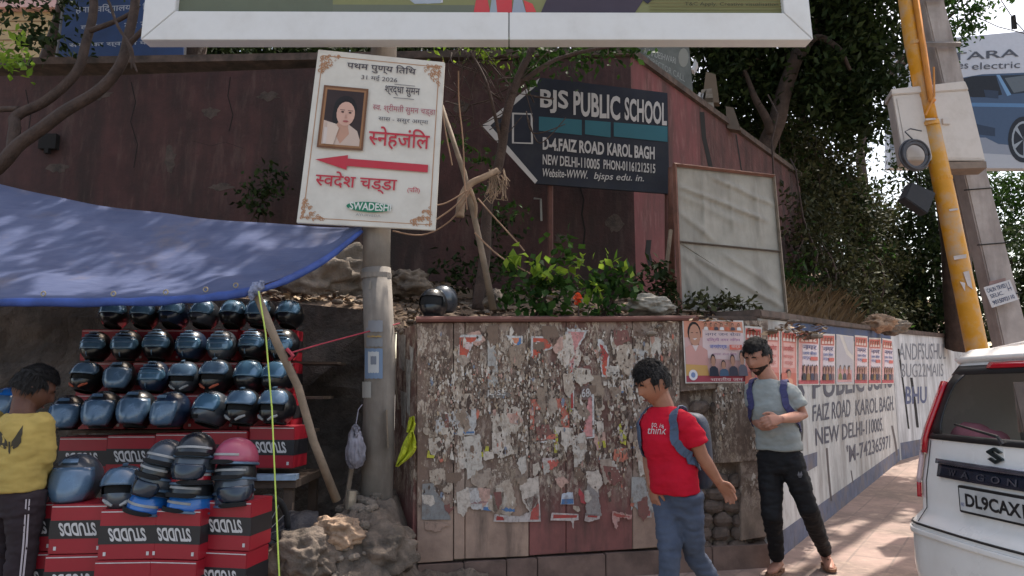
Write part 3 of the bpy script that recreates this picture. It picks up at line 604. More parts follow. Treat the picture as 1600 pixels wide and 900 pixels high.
# torn poster remains one can point at
YEL = L(196, 190, 50); WHT = L(204, 200, 196); GRY = L(150, 148, 144); ORR = L(196, 78, 52); PNK = L(206, 140, 136); RDD = L(170, 52, 48); BLU = L(76, 120, 168)
SCR = [
 ('torn orange poster corner with a pale roundel, upper left of the boards', [([(715, 566), (720, 523), (753, 523), (753, 531), (739, 535), (729, 567)], WHT), ([(718, 563), (718, 527), (748, 527), (737, 535), (727, 563)], ORR), (circ(731, 540, 6), L(214, 190, 184))]),
 ('torn poster corner with an orange field and a blue triangle beside the panel seam', [([(789, 524), (817, 525), (816, 552), (806, 543), (797, 531)], WHT), ([(798, 528), (811, 528), (811, 538), (803, 536)], L(206, 130, 96)), ([(811, 528), (814, 528), (814, 549), (806, 541)], BLU)]),
 ('torn orange poster corner with a white flower roundel right of the panel seam', [([(829, 562), (830, 525), (869, 526), (864, 543), (848, 551), (838, 567)], WHT), ([(833, 560), (833, 528), (865, 529), (860, 542), (846, 549), (838, 563)], ORR), (circ(841, 540, 7), L(222, 206, 206)), (circ(841, 540, 3.5), L(206, 150, 150))]),
 ('long curved pale pink poster strip with a thin red edge', [([(884, 513), (920, 516), (903, 545), (897, 590), (897, 640), (889, 641)], WHT), ([(888, 518), (914, 519), (900, 545), (893, 585)], PNK), ([(890, 560), (894, 585), (896, 638), (892, 638)], RDD)]),
 ('pointed red and orange poster tear with a white fold', [([(933, 527), (944, 535), (952, 553), (949, 590), (941, 589), (936, 560)], WHT), ([(937, 534), (951, 555), (945, 570), (938, 563)], RDD), ([(940, 566), (949, 562), (947, 587), (942, 585)], ORR)]),
 ('white strip of poster lettering reading JDSE', [([(746, 623), (747, 612), (800, 613), (804, 619), (788, 622)], L(120, 112, 104)), ('JDSE', [(760, 620), (790, 620), (790, 610), (760, 609)], WHT)]),
 ('white scrap with the figures 680 outlined', [([(907, 625), (909, 604), (930, 600), (931, 613), (929, 614), (929, 625)], L(110, 90, 86)), ('680', [(909, 621), (928, 620), (928, 606), (909, 607)], WHT)]),
 ('white scrap with a blue printed underline below right of the red tear', [([(955, 614), (958, 603), (976, 601), (977, 614)], WHT), ([(957, 614), (976, 614), (976, 611), (957, 612)], BLU)]),
 ('broad white poster remnant with blue lettering along its foot', [([(680, 679), (681, 656), (715, 640), (744, 638), (745, 654), (741, 680)], L(190, 186, 182)), ([(696, 678), (741, 677), (741, 674), (696, 675)], BLU), ([(704, 668), (712, 663), (714, 672), (706, 674)], L(60, 58, 60))]),
 ('upright yellow sticker slip left of the seam', [([(776, 686), (777, 652), (784, 646), (786, 680), (782, 686)], YEL)]),
 ('bent yellow sticker slip at the corner of a red frame', [([(885, 646), (886, 622), (893, 621), (896, 634), (890, 648)], YEL)]),
 ('ragged yellow slip near the red shirt', [([(967, 668), (970, 661), (974, 676), (979, 680), (978, 696), (970, 693)], YEL)]),
 ('thin upright yellow slip under the orange frame', [([(866, 708), (867, 671), (872, 673), (872, 707)], YEL)]),
 ('square yellow slip under a white line', [([(934, 701), (934, 690), (945, 688), (947, 699)], YEL)]),
 ('L shaped yellow slip in the middle of the left boards', [([(742, 712), (757, 706), (759, 697), (764, 697), (763, 713), (746, 715)], YEL)]),
 ('small yellow slip by the left edge of the boards', [([(667, 715), (668, 704), (671, 704), (672, 711), (679, 711), (678, 716)], YEL)]),
 ('yellow slip with white writing left of the seam', [([(779, 709), (781, 703), (792, 696), (796, 699), (795, 708)], L(190, 184, 96))]),
 ('torn orange picture frame print with a white foot', [([(828, 624), (889, 622), (890, 690), (880, 690), (876, 640), (836, 640), (834, 672), (828, 670)], L(188, 100, 80)), ([(838, 688), (839, 680), (868, 678), (868, 686)], L(206, 110, 90)), ([(836, 690), (868, 687), (868, 690), (836, 693)], WHT)]),
 ('upright pink poster edge with a white margin', [([(910, 682), (922, 614), (924, 612), (928, 682)], PNK), ([(911, 684), (928, 682), (928, 684), (911, 686)], WHT), ([(925, 616), (928, 616), (929, 683), (926, 683)], WHT)]),
 ('diagonal white banner scrap with blue dashes low on the left boards', [([(724, 764), (745, 762), (772, 776), (793, 796), (780, 799), (737, 795), (727, 778)], L(200, 194, 190)), ([(755, 797), (772, 799), (772, 793), (755, 792)], BLU), ([(776, 797), (804, 800), (804, 795), (779, 792)], BLU), ([(736, 786), (768, 782), (768, 784), (736, 788)], L(160, 120, 120))]),
 ('large smooth grey paper patch at the left edge of the boards', [([(659, 812), (660, 756), (676, 755), (690, 780), (703, 806), (704, 812)], L(138, 136, 134)), ([(664, 826), (664, 814), (690, 815), (704, 820), (680, 832)], L(170, 140, 122))]),
 ('red edged poster foot with torn letters left of the seam', [([(771, 815), (773, 803), (790, 805), (812, 807), (832, 797), (843, 778), (845, 815), (800, 816)], L(196, 184, 178)), ([(775, 813), (776, 806), (786, 808), (788, 813)], RDD), ([(828, 812), (830, 800), (842, 786), (842, 812)], L(184, 80, 70))]),
 ('long red and white poster foot right of the seam', [([(860, 813), (862, 801), (904, 803), (904, 812), (897, 814), (896, 826), (892, 814)], L(206, 192, 186)), ([(864, 810), (865, 804), (902, 805), (901, 809)], L(180, 60, 52))]),
 ('small red edged poster foot under the grey smear', [([(913, 814), (915, 803), (938, 804), (937, 811), (921, 816)], L(198, 182, 176)), ([(918, 808), (919, 805), (934, 806), (933, 809)], RDD)]),
 ('ragged red poster foot left of the red shirt', [([(956, 810), (957, 799), (988, 804), (986, 811), (968, 808), (964, 828), (960, 824)], L(196, 150, 140)), ([(958, 806), (959, 801), (984, 806), (983, 809)], L(178, 76, 66))]),
 ('blue and white sticker scrap low in the maroon boards', [([(876, 788), (878, 772), (895, 769), (897, 788)], L(190, 196, 206)), ([(877, 788), (878, 780), (896, 779), (896, 787)], BLU)]),
 ('red kite shaped scrap low in the maroon boards', [([(904, 762), (916, 776), (915, 788), (907, 784)], L(180, 60, 66))]),
 ('red orange flag shaped scrap under the seam', [([(847, 732), (848, 720), (876, 716), (871, 727), (860, 734)], L(206, 92, 76)), ([(847, 722), (848, 716), (878, 714), (876, 718)], L(206, 186, 180))]),
 ('faded orange lettering patch beside the red shirt', [([(958, 720), (960, 702), (978, 700), (982, 716), (974, 722)], L(196, 112, 88))]),
 ('grey white paper tail hanging by the red shirt', [([(986, 798), (987, 745), (1006, 746), (1014, 775), (1022, 800), (1004, 806), (990, 790)], L(166, 164, 160))]),
 ('small red bordered scrap at knee height beside the jeans', [([(1001, 808), (1002, 794), (1018, 795), (1018, 809)], L(190, 176, 168)), ([(1003, 806), (1004, 797), (1016, 798), (1016, 806)], L(170, 92, 84))]),
 ('grey smear of soaked paper in the middle of the maroon boards', [([(915, 806), (918, 752), (932, 745), (936, 780), (940, 806)], L(150, 142, 138))]),
 ('pale vertical paper streak high on the left boards', [([(762, 606), (762, 540), (770, 524), (776, 560), (779, 604)], L(170, 166, 160))]),
 ('white scribbled paper bloom above the red shirt', [([(983, 610), (982, 556), (992, 544), (1010, 548), (1016, 562), (1000, 580), (992, 600)], L(178, 174, 170))]),
]
rg = random.Random(77)
def rag(pts, k):
    out = []
    for (x0, y0), (x1, y1) in zip(pts, pts[1:] + pts[:1]):
        n = max(1, int(math.hypot(x1 - x0, y1 - y0) / 2.6)); straight = abs(x1 - x0) < 2.5 or abs(y1 - y0) < 2.5
        for i in range(n): j = (0 if straight else 1.5) if i else .3; out.append((x0 + (x1 - x0) * i / n + rg.uniform(-j, j), y0 + (y1 - y0) * i / n + rg.uniform(-j, j)))
    return out
for i_, (lb, layers) in enumerate(SCR):
    c0 = layers[0][1 if isinstance(layers[0][0], str) else 0][0]
    a = Art(PW, .021)
    for ly in layers:
        if isinstance(ly[0], str): a.text(ly[0], ly[1], ly[2], .01)
        else: a.poly(rag(ly[0], i_), ly[1])
    o = a.mb.build('paper_scrap', PRINT_OLD, None, cols=True, fixn=False); tag(o, lb, 'poster scrap', 'torn poster scraps on the boarded wall')
# countless small flakes of old bills
rr = random.Random(21); mb = MB(); NFL = 7500
pal = [L(182, 166, 148), L(166, 148, 130), L(142, 122, 104), L(212, 200, 186), L(122, 100, 84), L(158, 132, 112), L(92, 76, 66), L(74, 58, 50), L(190, 148, 132), L(196, 108, 84), L(126, 134, 150), L(178, 154, 126)]
wts = [18, 12, 7, 18, 6, 7, 14, 14, 4, 1.6, 1.5, 4]
for i in range(95):
    x = rr.uniform(664, 1040); y = rr.uniform(520, 800); wd_ = rr.uniform(5, 17); ht = wd_ * rr.uniform(.7, 2.6)
    if y + ht > 825: continue
    col = rr.choice([L(196, 182, 166), L(172, 154, 138), L(152, 132, 114), L(206, 192, 178), L(124, 102, 86), L(132, 84, 76), L(196, 186, 174), L(186, 168, 150), L(200, 160, 144)])
    mb.poly([PW.px(px_, py_, .0215 + .0004 * (i % 9)) for px_, py_ in rag([(x - wd_, y - ht * rr.uniform(.3, .9)), (x + wd_ * rr.uniform(.2, 1), y - ht * .7), (x + wd_, y + ht * rr.uniform(.1, .6)), (x + wd_ * rr.uniform(-.5, .4), y + ht), (x - wd_ * rr.uniform(.3, 1), y + ht * rr.uniform(.2, .8))], 0)], col)
for i in range(NFL):
    x = rr.uniform(656, 1185); y = rr.triangular(508, 815, 600)
    if x > 1060 and (y < 605 or (y > 700 and x < 1160) or x < 1118): continue
    den = NZ.noise(V((x * .022, y * .014, 4))) + .6 * NZ.noise(V((x * .07, y * .04, 9)))
    if den < -.25 + .5 * (y > 720): continue
    s_ = rr.uniform(.6, 2.6) * (2.0 if rr.random() < .1 else 1); asp = rr.uniform(.8, 3.4); n = rr.randint(3, 5); a0 = rr.uniform(0, 6)
    off = .0215 + rr.uniform(0, .005) + (.02 if x > 1118 else 0)
    pts = []
    for k in range(n):
        q_ = a0 + 2 * math.pi * k / n; r_ = s_ * rr.uniform(.45, 1.15); pts.append(PW.px(x + r_ * math.cos(q_), min(y + r_ * asp * math.sin(q_), 858), off))
    mb.poly(pts, rr.choices(pal, wts)[0])
tag(mb.build('paper_remnants', PRINT_OLD, cols=True, fixn=False), 'countless flakes of old torn bills stuck to the boards', 'paper flakes', kind='stuff')

# ------------------------------------------------------------------ memorial sign and the thick post behind it
m_conc = mk('concrete_post', L(128, 120, 112), .9, var=.22, scale=5, bump=.4, dirt=L(84, 74, 68), damt=.7, dscale=5, streak=True)
m_board = mk('sign_vinyl', L(206, 200, 190), .55, var=.05, scale=5, bump=.08, dirt=L(168, 158, 146), damt=.35, dscale=4)
PB = P(588, 795, 5.2)
po = thing('billboard_post', 'thick grey round post behind the tilted white memorial board', 'post', (PB.x, 5.2, .3))
mb = MB(); mb.tube([(PB.x, 5.2, .25), (PB.x, 5.2, 1.6), P(588, 420, 5.2)], [.118, .112, .108], 20); mb.tube([P(588, 430, 5.2), P(589, 360, 5.2), P(600, 70, 5.24), P(604, -40, 5.26)], [.102, .102, .1, .1], 20)
mb.build('shaft', m_conc, po, smooth=True)
mb = MB(); mb.tube([P(588, 436, 5.2), P(588, 428, 5.2)], .114, 20); mb.build('collar', m_conc, po)
a = Art(YPlane(5.08), 0.0)
def cyl_patch(pts, col, mb, k):
    out = []
    for x, y in pts:
        r = RAY(x, y); dx = r.x / r.y; # intersect vertical cylinder radius
        cx, cy, rad = PB.x, 5.2, .1175 + k; A = 1 + dx * dx; B = -2 * (dx * cx + cy); D = cx * cx + cy * cy - rad * rad; yy = (-B - math.sqrt(max(0, B * B - 4 * A * D))) / (2 * A); out.append(V((0, 0, CAMH)) + r * (yy / r.y))
    mb.poly(out, col)
for k, (pts, col) in enumerate([([(572, 528), (598, 528), (598, 542), (572, 542)], L(120, 122, 126)), ([(572, 502), (598, 500), (598, 518), (572, 519)], L(130, 132, 138)), ([(570, 545), (598, 544), (598, 590), (570, 592)], L(104, 124, 150)), ([(575, 550), (592, 549), (592, 582), (575, 583)], L(176, 178, 180)), ([(579, 556), (588, 556), (588, 570), (579, 570)], L(110, 116, 128)), ([(566, 600), (580, 596), (578, 622), (568, 616)], L(150, 146, 140)), ([(565, 440), (580, 438), (580, 450), (566, 452)], L(150, 142, 132)), ([(574, 524), (596, 524), (596, 527), (574, 527)], L(160, 130, 70))]):
    mb = MB(); x0_, x1_ = min(p_[0] for p_ in pts), max(p_[0] for p_ in pts); y0_, y1_ = min(p_[1] for p_ in pts), max(p_[1] for p_ in pts)
    for i in range(8): xa, xb = x0_ + (x1_ - x0_) * i / 8, x0_ + (x1_ - x0_) * (i + 1) / 8; cyl_patch([(xa, y0_ + (i % 3) * .5), (xb, y0_ + ((i + 1) % 3) * .5), (xb, y1_ - (i % 2)), (xa, y1_ - ((i + 1) % 2))], col, mb, .002 + .0012 * (k % 8))
    mb.build('sticker', PRINT, po, cols=True, fixn=False)
mb = MB()
for (x0, y0, x1, y1, wd, Y) in ((618, 560, 606, 790, .03, 5.28), (612, 600, 616, 720, .025, 5.25), (556, 690, 540, 790, .05, 5.1), (604, 640, 606, 700, .02, 5.08), (612, 540, 622, 640, .03, 5.4)):
    mb.tube([P(x0, y0, Y), P(x1, y1, Y)], wd, 4, flat=.35)
tag(mb.build('plank', mk('weathered_plank', L(126, 112, 98), .9, var=.35, scale=12, bump=.5)), 'loose weathered planks propped round the foot of the thick post', 'planks')
MPl = QuadPlane((497, 77, 5.0), (695, 97, 5.0), (463, 348, 5.03))
q = [(463, 348), (680, 360), (695, 97), (497, 77)]
ms = thing('memorial_sign', 'tilted white Hindi memorial board with a framed portrait and red arrow on the thick post', 'sign', tuple(MPl.px(580, 350)))
mb = MB(); mb.prism([MPl.px(x, y, 0) for x, y in q], -MPl.n * .03); mb.build('board', m_board, ms, bev=.004)
a = UArt(MPl, q, .001); GOLD = L(176, 128, 92); RED = L(186, 30, 52); DK = L(74, 66, 72); MA = L(170, 92, 100)
W_ = .006
for u0, t0, u1, t1 in ((.04, .03, .96, .03 + W_ * .7), (.04, .965, .96, .965 + W_ * .7), (.04, .03, .04 + W_, .965), (.96 - W_, .03, .96, .965)): a.r(u0, t0, u1, t1, GOLD)
rr = random.Random(5)
for cu, ct, su, st in ((.03, .025, 1, 1), (.97, .025, -1, 1), (.03, .975, 1, -1), (.97, .975, -1, -1)):
    for k in range(46):
        x = rr.random(); y = rr.random()
        if x + y > 1: x, y = 1 - x, 1 - y
        r_ = rr.uniform(.006, .016); a.k -= .0006
        uu, tt = cu + su * x * .17, ct + st * y * .13; ring = circ(uu, tt, r_, 9, r_ * .75); inner = circ(uu, tt, r_ * .5, 9, r_ * .38)
        a.k = .0045 + .0001 * (k % 5)
        for i in range(7): a.k -= .0006; a.p([ring[i], ring[i + 1], inner[i + 1], inner[i]], GOLD)
a.k += .003
a.t('पथम पुण्य ितिथ', .24, .895, .78, .955, DK, .01)
a.t('31 मई 2026', .36, .85, .64, .885, DK)
a.r(.62, .84, .78, .843, DK); a.t('श्रद्धा सुमन', .55, .775, .82, .83, DK, .01); a.r(.62, .762, .78, .765, DK)
a.t('{स}व. श्रीमती सुमन चड्डा', .47, .67, .95, .725, MA, .005); a.t('सास - ससुर अम्मा', .52, .615, .9, .645, DK)
a.t('{स}नेहजंिल', .46, .46, .92, .59, RED, .012)
a.p([(.08, .37), (.32, .408), (.32, .388), (.92, .385), (.92, .34), (.32, .345), (.32, .322)], RED)
a.t('{स}वदेश चड्डा', .1, .195, .7, .31, RED, .012); a.t('(पित)', .78, .21, .87, .25, RED, .005)
a.p(circ(.51, .115, .165, 20, .03), L(24, 118, 86)); a.t('SWADESHI', .37, .095, .67, .14, L(214, 214, 208), .02); a.t('AYURVEDA', .42, .06, .6, .074, L(150, 146, 140))
# portrait
FRM = L(112, 72, 44)
a.r(.08, .44, .425, .80, FRM); a.r(.095, .452, .41, .788, L(150, 104, 66)); a.r(.11, .463, .395, .777, L(52, 36, 36))
a.p([(.11, .463), (.395, .463), (.395, .5), (.37, .55), (.3, .585), (.2, .585), (.11, .6)], L(196, 172, 158)); a.p([(.2, .53), (.25, .47), (.31, .53), (.29, .6), (.22, .6)], L(186, 140, 118))
a.p(circ(.262, .675, .088, 18, .075), L(30, 24, 26)); a.p(circ(.2, .63, .03, 12, .05), L(30, 24, 26)); a.p(circ(.27, .645, .07, 18, .07), L(204, 160, 142)); a.p([(.2, .7), (.27, .728), (.33, .7), (.31, .735), (.27, .75), (.22, .735)], L(30, 24, 26))
a.r(.225, .665, .262, .668, L(60, 44, 44)); a.r(.285, .663, .322, .666, L(60, 44, 44)); a.p(circ(.245, .655, .012, 8, .005), L(56, 40, 40)); a.p(circ(.302, .653, .012, 8, .005), L(56, 40, 40)); a.p([(.272, .65), (.282, .62), (.264, .62)], L(186, 140, 122)); a.p(circ(.275, .602, .022, 10, .006), L(160, 80, 80))
a.p([(.14, .463), (.2, .463), (.23, .56), (.2, .585), (.14, .59)], L(208, 186, 170)); a.r(.12, .465, .145, .56, L(204, 190, 182))
a.build('printed_face', ms)

# ------------------------------------------------------------------ billboard overhead
BP = QuadPlane((220, 62, 4.96), (1270, 62, 4.96), (232, -40, 4.94))
bb = thing('billboard', 'huge white framed billboard hanging over the top of the picture', 'billboard', tuple(BP.px(745, 62)))
m_frame = mk('white_frame_paint', L(214, 213, 212), .55, var=.05, scale=3, bump=.06, dirt=L(170, 166, 160), damt=.35, dscale=3)
TOP = -420
def ex(x0, y0, x1, y1, y): return x0 + (x1 - x0) * (y - y0) / (y1 - y0)
oL = lambda y: 220 + (62 - y) * .115; oR = lambda y: 1270 - (62 - y) * .115
iL = lambda y: 274 + (17 - y) * .1; iR = lambda y: 1225 - (20 - y) * .1
def fr(pts, nm='frame_rail'):
    mb = MB(); mb.prism([BP.px(x, y, .03) for x, y in pts], -BP.n * .13); mb.build(nm, m_frame, bb, bev=.004)
fr([(220, 62), (794.5, 62), (794.5, 19), (274, 17)]); fr([(796, 62), (1270, 62), (1225, 20), (796, 19)])
fr([(219.5, 61.5), (273.5, 16.5), (iL(TOP), TOP), (oL(TOP), TOP - 40)]); fr([(1270.5, 61.5), (oR(TOP), TOP - 40), (iR(TOP), TOP), (1225.5, 19.5)])
fr([(oL(TOP), TOP - 40), (iL(TOP), TOP), (iR(TOP), TOP), (oR(TOP), TOP - 40)])
a = Art(BP, -.02)
a.poly([(272, 19), (1228, 22), (iR(TOP) + 3, TOP), (iL(TOP) - 3, TOP)], L(128, 128, 84))
a.poly([(274, 18), (760, 19), (740, 8), (274, 6)], L(104, 108, 92)); a.poly([(274, 19), (520, 19), (520, -60), (274, -60)], L(98, 104, 86))
a.poly([(640, -60), (690, -60), (692, 4), (668, 6), (645, 2)], L(196, 196, 200)); a.poly([(640, 0), (690, 0), (688, 5), (648, 6)], L(160, 168, 180))
a.poly([(740, 20), (744, -2), (760, -10), (766, 20)], L(196, 52, 58)); a.poly([(772, 20), (768, -40), (800, -40), (800, 20)], L(196, 48, 56)); a.poly([(765, 20), (768, 0), (774, -8), (777, 20)], L(150, 160, 170)); a.poly([(800, 20), (804, -10), (816, 0), (822, 20)], L(150, 158, 172)); a.poly([(818, 0), (832, 6), (838, 19), (822, 19)], L(204, 58, 60))
a.poly([(845, 20), (858, -10), (870, -60), (1010, -60), (1004, 2), (992, 20)], L(66, 56, 70)); a.poly([(1004, 0), (1012, -8), (1024, -4), (1012, 6)], L(46, 44, 60))
for k in range(5): a.poly([(1015, 20 - k * 5), (1226, 21 - k * 5), (1226, 19.5 - k * 5), (1015, 18.5 - k * 5)], L(112 + k * 4, 112, 66))
a.text('T&C Apply. Creative visualisation', [(1070, 10), (1216, 11), (1216, 4), (1070, 3)], L(70, 68, 44))
a.build('printed_face', bb)
mb = MB(); mb.prism([BP.px(x, y, -.06) for x, y in ((250, 50), (1240, 50), (oR(TOP), TOP - 20), (oL(TOP), TOP - 20))], -BP.n * .04)
for x in (400, 1000): mb.tube([BP.px(x, 40, -.14), BP.px(x, TOP, -.14)], .035, 6)
mb.build('backing', mk('galvanised_sheet', L(120, 122, 124), .5, .5, .15), bb)

# ------------------------------------------------------------------ arrow-shaped school sign
AP = QuadPlane((1043, 145, 7.25), (1046, 303, 7.25), (845, 122, 7.3))
sg = thing('school_sign', 'dark navy arrow shaped school sign with white block letters in front of the maroon wall', 'sign', tuple(AP.px(1040, 300)))
out = [(754, 195), (845, 121), (1043, 145), (1046, 303), (838, 287)]
mb = MB(); mb.prism([AP.px(x, y) for x, y in out], -AP.n * .03); mb.build('board', mk('navy_sign_paint', L(30, 34, 47), .7, var=.2, scale=6, bump=.15, dirt=L(66, 66, 66), damt=.3, dscale=4), sg, bev=.003)
a = Art(AP, .001); SW = L(196, 192, 190); TL = L(44, 104, 118)
a.poly([(754, 195), (843, 122), (838, 134), (766, 196)], SW); a.poly([(754, 197), (766, 196), (840, 282), (836, 287)], SW)
for r_ in (((801, 176), (831, 177), (831, 179.5), (801, 178.5)), ((801, 222), (832, 223), (832, 225), (801, 224)), ((800, 176), (803, 176), (803, 224), (800, 224)), ((829, 177), (832, 177), (833, 225), (830, 225))): a.poly(r_, SW)
for x0, x1 in ((842, 909), (914, 954), (959, 1043)):
    f = lambda x: 182 + (x - 842) * .078; a.poly([(x0, f(x0)), (x1, f(x1)), (x1, f(x1) + 24), (x0, f(x0) + 22)], TL)
def st(s, x0, x1, yb, h, col=SW, off=.02, k=.085, sh=0): a.text(s, [(x0, yb), (x1, yb + (x1 - x0) * k), (x1, yb - h + (x1 - x0) * k), (x0, yb - h)], col, off, sh, jit=.03)
st('BJS', 844, 888, 176, 37, off=.028, k=.06); st('PUBLIC', 896, 969, 180, 38, off=.03, k=.11); st('SCHOOL', 976, 1042, 188, 36, off=.028, k=.13)
st('D-4.FAIZ ROAD', 848, 944, 234, 20, off=.035); st('KAROL BAGH', 949, 1023, 243, 20, off=.035)
st('NEW DELHI-110005', 848, 937, 257, 16, off=.02); st('PHON-01161212515', 943, 1024, 264, 15, off=.02)
st('Website-WWW.', 848, 918, 276, 13, off=.01, k=.05, sh=.2); st('bjsps edu. in.', 928, 1006, 283, 14, off=.006, k=.05, sh=.25)
a.build('lettering', sg)
m_rp = mk('rust_pipe', L(92, 58, 50), .8, var=.3)
for x_, y_ in ((1043, 298), (860, 280)): mb = MB(); mb.tube([AP.px(x_, y_, -.06), P(x_, 475, 7.33)], .03, 6); mb.build('sign_leg', m_rp, sg)
# ------------------------------------------------------------------ helmet stall
ORD = ['first', 'second', 'third', 'fourth', 'fifth', 'sixth', 'seventh', 'eighth']
m_boxred = mk('box_red_print', L(150, 24, 40), .45, var=.08, scale=6, bump=.04, dirt=L(140, 30, 40), damt=.3, space='obj')
m_boxblk = mk('box_black_band', L(34, 32, 36), .45, var=.1, scale=6, bump=.04, space='obj')
m_boxtxt = mk('box_white_print', L(196, 192, 192), .5, var=.1, scale=30, bump=0, space='obj')
def make_box():
    """carton standing upside down: red bands, black middle band, white lettering; origin at the base centre"""
    W_, D_, H_ = .3, .24, .265
    t = thing('helmet_box', 'x', 'box', (0, 0, 0))
    mb = MB(); mb.box((0, 0, H_ / 2), (W_, D_, H_)); mb.build('carton', m_boxred, t, bev=.004)
    mb = MB(); mb.box((0, 0, H_ * .49), (W_ + .003, D_ + .003, H_ * .37)); mb.build('black_band', m_boxblk, t)
    mb = MB(); y = -D_ / 2 - .0035; q = [V((-W_ * .29, y, H_ * .36)), V((W_ * .36, y, H_ * .36)), V((W_ * .29, y, H_ * .63)), V((-W_ * .36, y, H_ * .63))]
    put_text(mb, 'STUDDS', q, (1, 1, 1, 1), .035, 0, flip=True); mb.build('lettering', m_boxtxt, t, fixn=False)
    mb = MB(); mb.box((0, -D_ / 2 - .001, H_ - .012), (W_ - .01, .002, .005)); mb.build('flap_edge', m_boxtxt, t)
    for sx in (-.38, .38): mb = MB(); mb.box((W_ * sx, -D_ / 2 - .002, .03), (.014, .002, .02)); mb.build('printed_mark', m_boxtxt, t)
    kids_scan(t); return t
BOX0 = make_box(); used = [False]
def put_box(px, ytop, Y, yaw, label, h=1.0, wsc=1.0, zt=None):
    o = BOX0 if not used[0] else copy_tree(BOX0); used[0] = True
    p = P(px, ytop, Y); z = (zt if zt is not None else p.z) - .265 * h
    o.location = (p.x, Y + .12, z); o.rotation_euler = (0, 0, R(yaw)); o.scale = (wsc, 1, h); o['label'] = label; o['category'] = 'box'; o['group'] = 'red and black helmet cartons of the stall'; return o
# lower two courses in a shallow arc
for i, (x, yt, Y, yaw) in enumerate([(42, 786, 4.14, 8), (122, 788, 4.1, 5), (199, 796, 4.07, 5), (279, 796, 4.07, -7), (360, 783, 4.12, -9)]):
    lb = ['leftmost by the yellow shirt', 'second from the left', 'in the middle', 'second from the right', 'at the right end']
    a_ = put_box(x, yt, Y, yaw, f'red and black carton {lb[i]} of the upper front course')
    put_box(x - 3, yt, Y - .01, yaw + (i % 2) * 2 - 1, f'red and black carton {lb[i]} of the second front course', zt=a_.location.z - .004)
    put_box(x - 1, yt, Y + .02, yaw, f'red and black carton {lb[i]} of the bottom course on the pavement', zt=a_.location.z - .273, h=max(.3, (a_.location.z - .273) / .265))
# middle course on the table
for i, (x, yt, yaw) in enumerate([(130, 683, 3), (205, 680, 2), (280, 677, 0), (352, 673, -3), (428, 666, -6)]):
    put_box(x, yt, 4.98, yaw, f'red and black carton, {ORD[i]} from the left in the raised course', h=1.06, wsc=1.08)
ZS = [1.07, 1.32, 1.56, 1.83]; YS = [5.08, 5.34, 5.56, 5.78]
for k in (1, 2, 3):
    x0 = [0, 105, 135, 165][k]
    for i in range(4):
        px = 420 - (3 - i) * 86
        put_box(px, 560, YS[k] - .13, random.uniform(-3, 3), f'shaded red carton, {ORD[i]} from the left under the {["", "second", "third", "top"][k]} helmet row', zt=ZS[k] + .0, h=.93, wsc=1.28)
m_wood = mk('dark_stall_wood', L(84, 70, 60), .9, var=.3, scale=8, bump=.5)
t = thing('stall_table', 'dark wooden stepped stall table under the helmet cartons', 'table', (-2.3, 5.2, 0))
xa = P(60, 700, 5.0).x; xb = P(470, 700, 5.0).x
mb = MB(); mb.box(((xa + xb) / 2, 5.28, .725), (xb - xa, .72, .05)); mb.build('table_top', m_wood, t)
for x in (xa + .05, xb - .06):
    for y in (4.98, 5.58): m_ = MB(); m_.box((x, y, .35), (.06, .06, .7)); m_.build('leg', m_wood, t)
for k in (1, 2, 3):
    m_ = MB(); m_.box(((xa + xb) / 2 + .04 * k, YS[k] + .02, ZS[k] - .265), (xb - xa - .1, .3, .02)); m_.build('step_board', m_wood, t)
mb = MB(); mb.box((xb - .18, 4.94, .77), (.36, .1, .035), solidrot(.05)); tag(mb.build('plastic_sheet', mk('white_blue_film', L(150, 170, 190), .4, var=.35, scale=8)), 'folded white and blue plastic film under the right end of the raised cartons', 'plastic film')

# ---- helmets
m_shell = mk('black_helmet_shell', L(22, 24, 28), .3, var=.2, scale=5, bump=0, coat=.35, space='obj')
m_shell2 = mk('gunmetal_helmet_shell', L(70, 76, 84), .3, .3, var=.2, scale=5, bump=0, coat=.4, space='obj')
m_shelln = mk('navy_helmet_shell', L(26, 40, 62), .3, var=.25, scale=5, bump=0, coat=.4, space='obj')
m_shellb = mk('blue_helmet_shell', L(30, 96, 170), .25, var=.15, scale=5, bump=0, coat=.5, space='obj')
m_shellr = mk('red_helmet_shell', L(150, 26, 40), .25, var=.15, scale=5, bump=0, coat=.5, space='obj')
m_shellp = mk('pink_helmet_shell', L(158, 68, 92), .4, var=.15, scale=5, bump=0, coat=.3, space='obj')
m_visor = mk('smoked_visor_blue_reflection', L(78, 112, 138), .2, .25, var=.1, scale=4, bump=0, coat=.6, space='obj')  # blue reflections of tarp and sky are put into the visor colour
m_dvis = mk('dark_visor', L(34, 44, 58), .2, .2, var=.3, scale=8, bump=0, coat=.4, space='obj')
m_clear = mk('clear_visor_blue_reflection', L(82, 106, 130), .26, .1, var=.35, scale=5, bump=0, coat=.6, space='obj')  # bluish reflection painted into the opaque base colour
m_lining = mk('helmet_lining', L(16, 16, 18), .95, var=.2, bump=.2, space='obj')
m_chrome = mk('vent_trim', L(92, 118, 144), .35, .4, var=.2, scale=10, bump=0, space='obj')
m_pad = mk('pale_cheek_pad', L(150, 150, 150), .8, space='obj'); m_padr = mk('orange_cheek_pad', L(170, 84, 60), .8, space='obj')
def hp(a, lat, k=0.0, tall=1.0):
    """point on a helmet shell: a from the front, lat in degrees"""
    ca, sa, cl, s_l = math.cos(R(a)), math.sin(R(a)), math.cos(R(lat)), math.sin(R(lat))
    x = (.122 + k) * cl ** .9 * sa; y = -(.15 + k) * cl ** .9 * ca; z = (.14 + k) * s_l * (1.0 if lat > 0 else .95)
    if lat < 0:
        fr_ = max(0, ca); y -= .03 * fr_ * min(1, -lat / 35); x *= 1 - .12 * min(1, -lat / 55)
    return V((x, y, z * tall + .128))
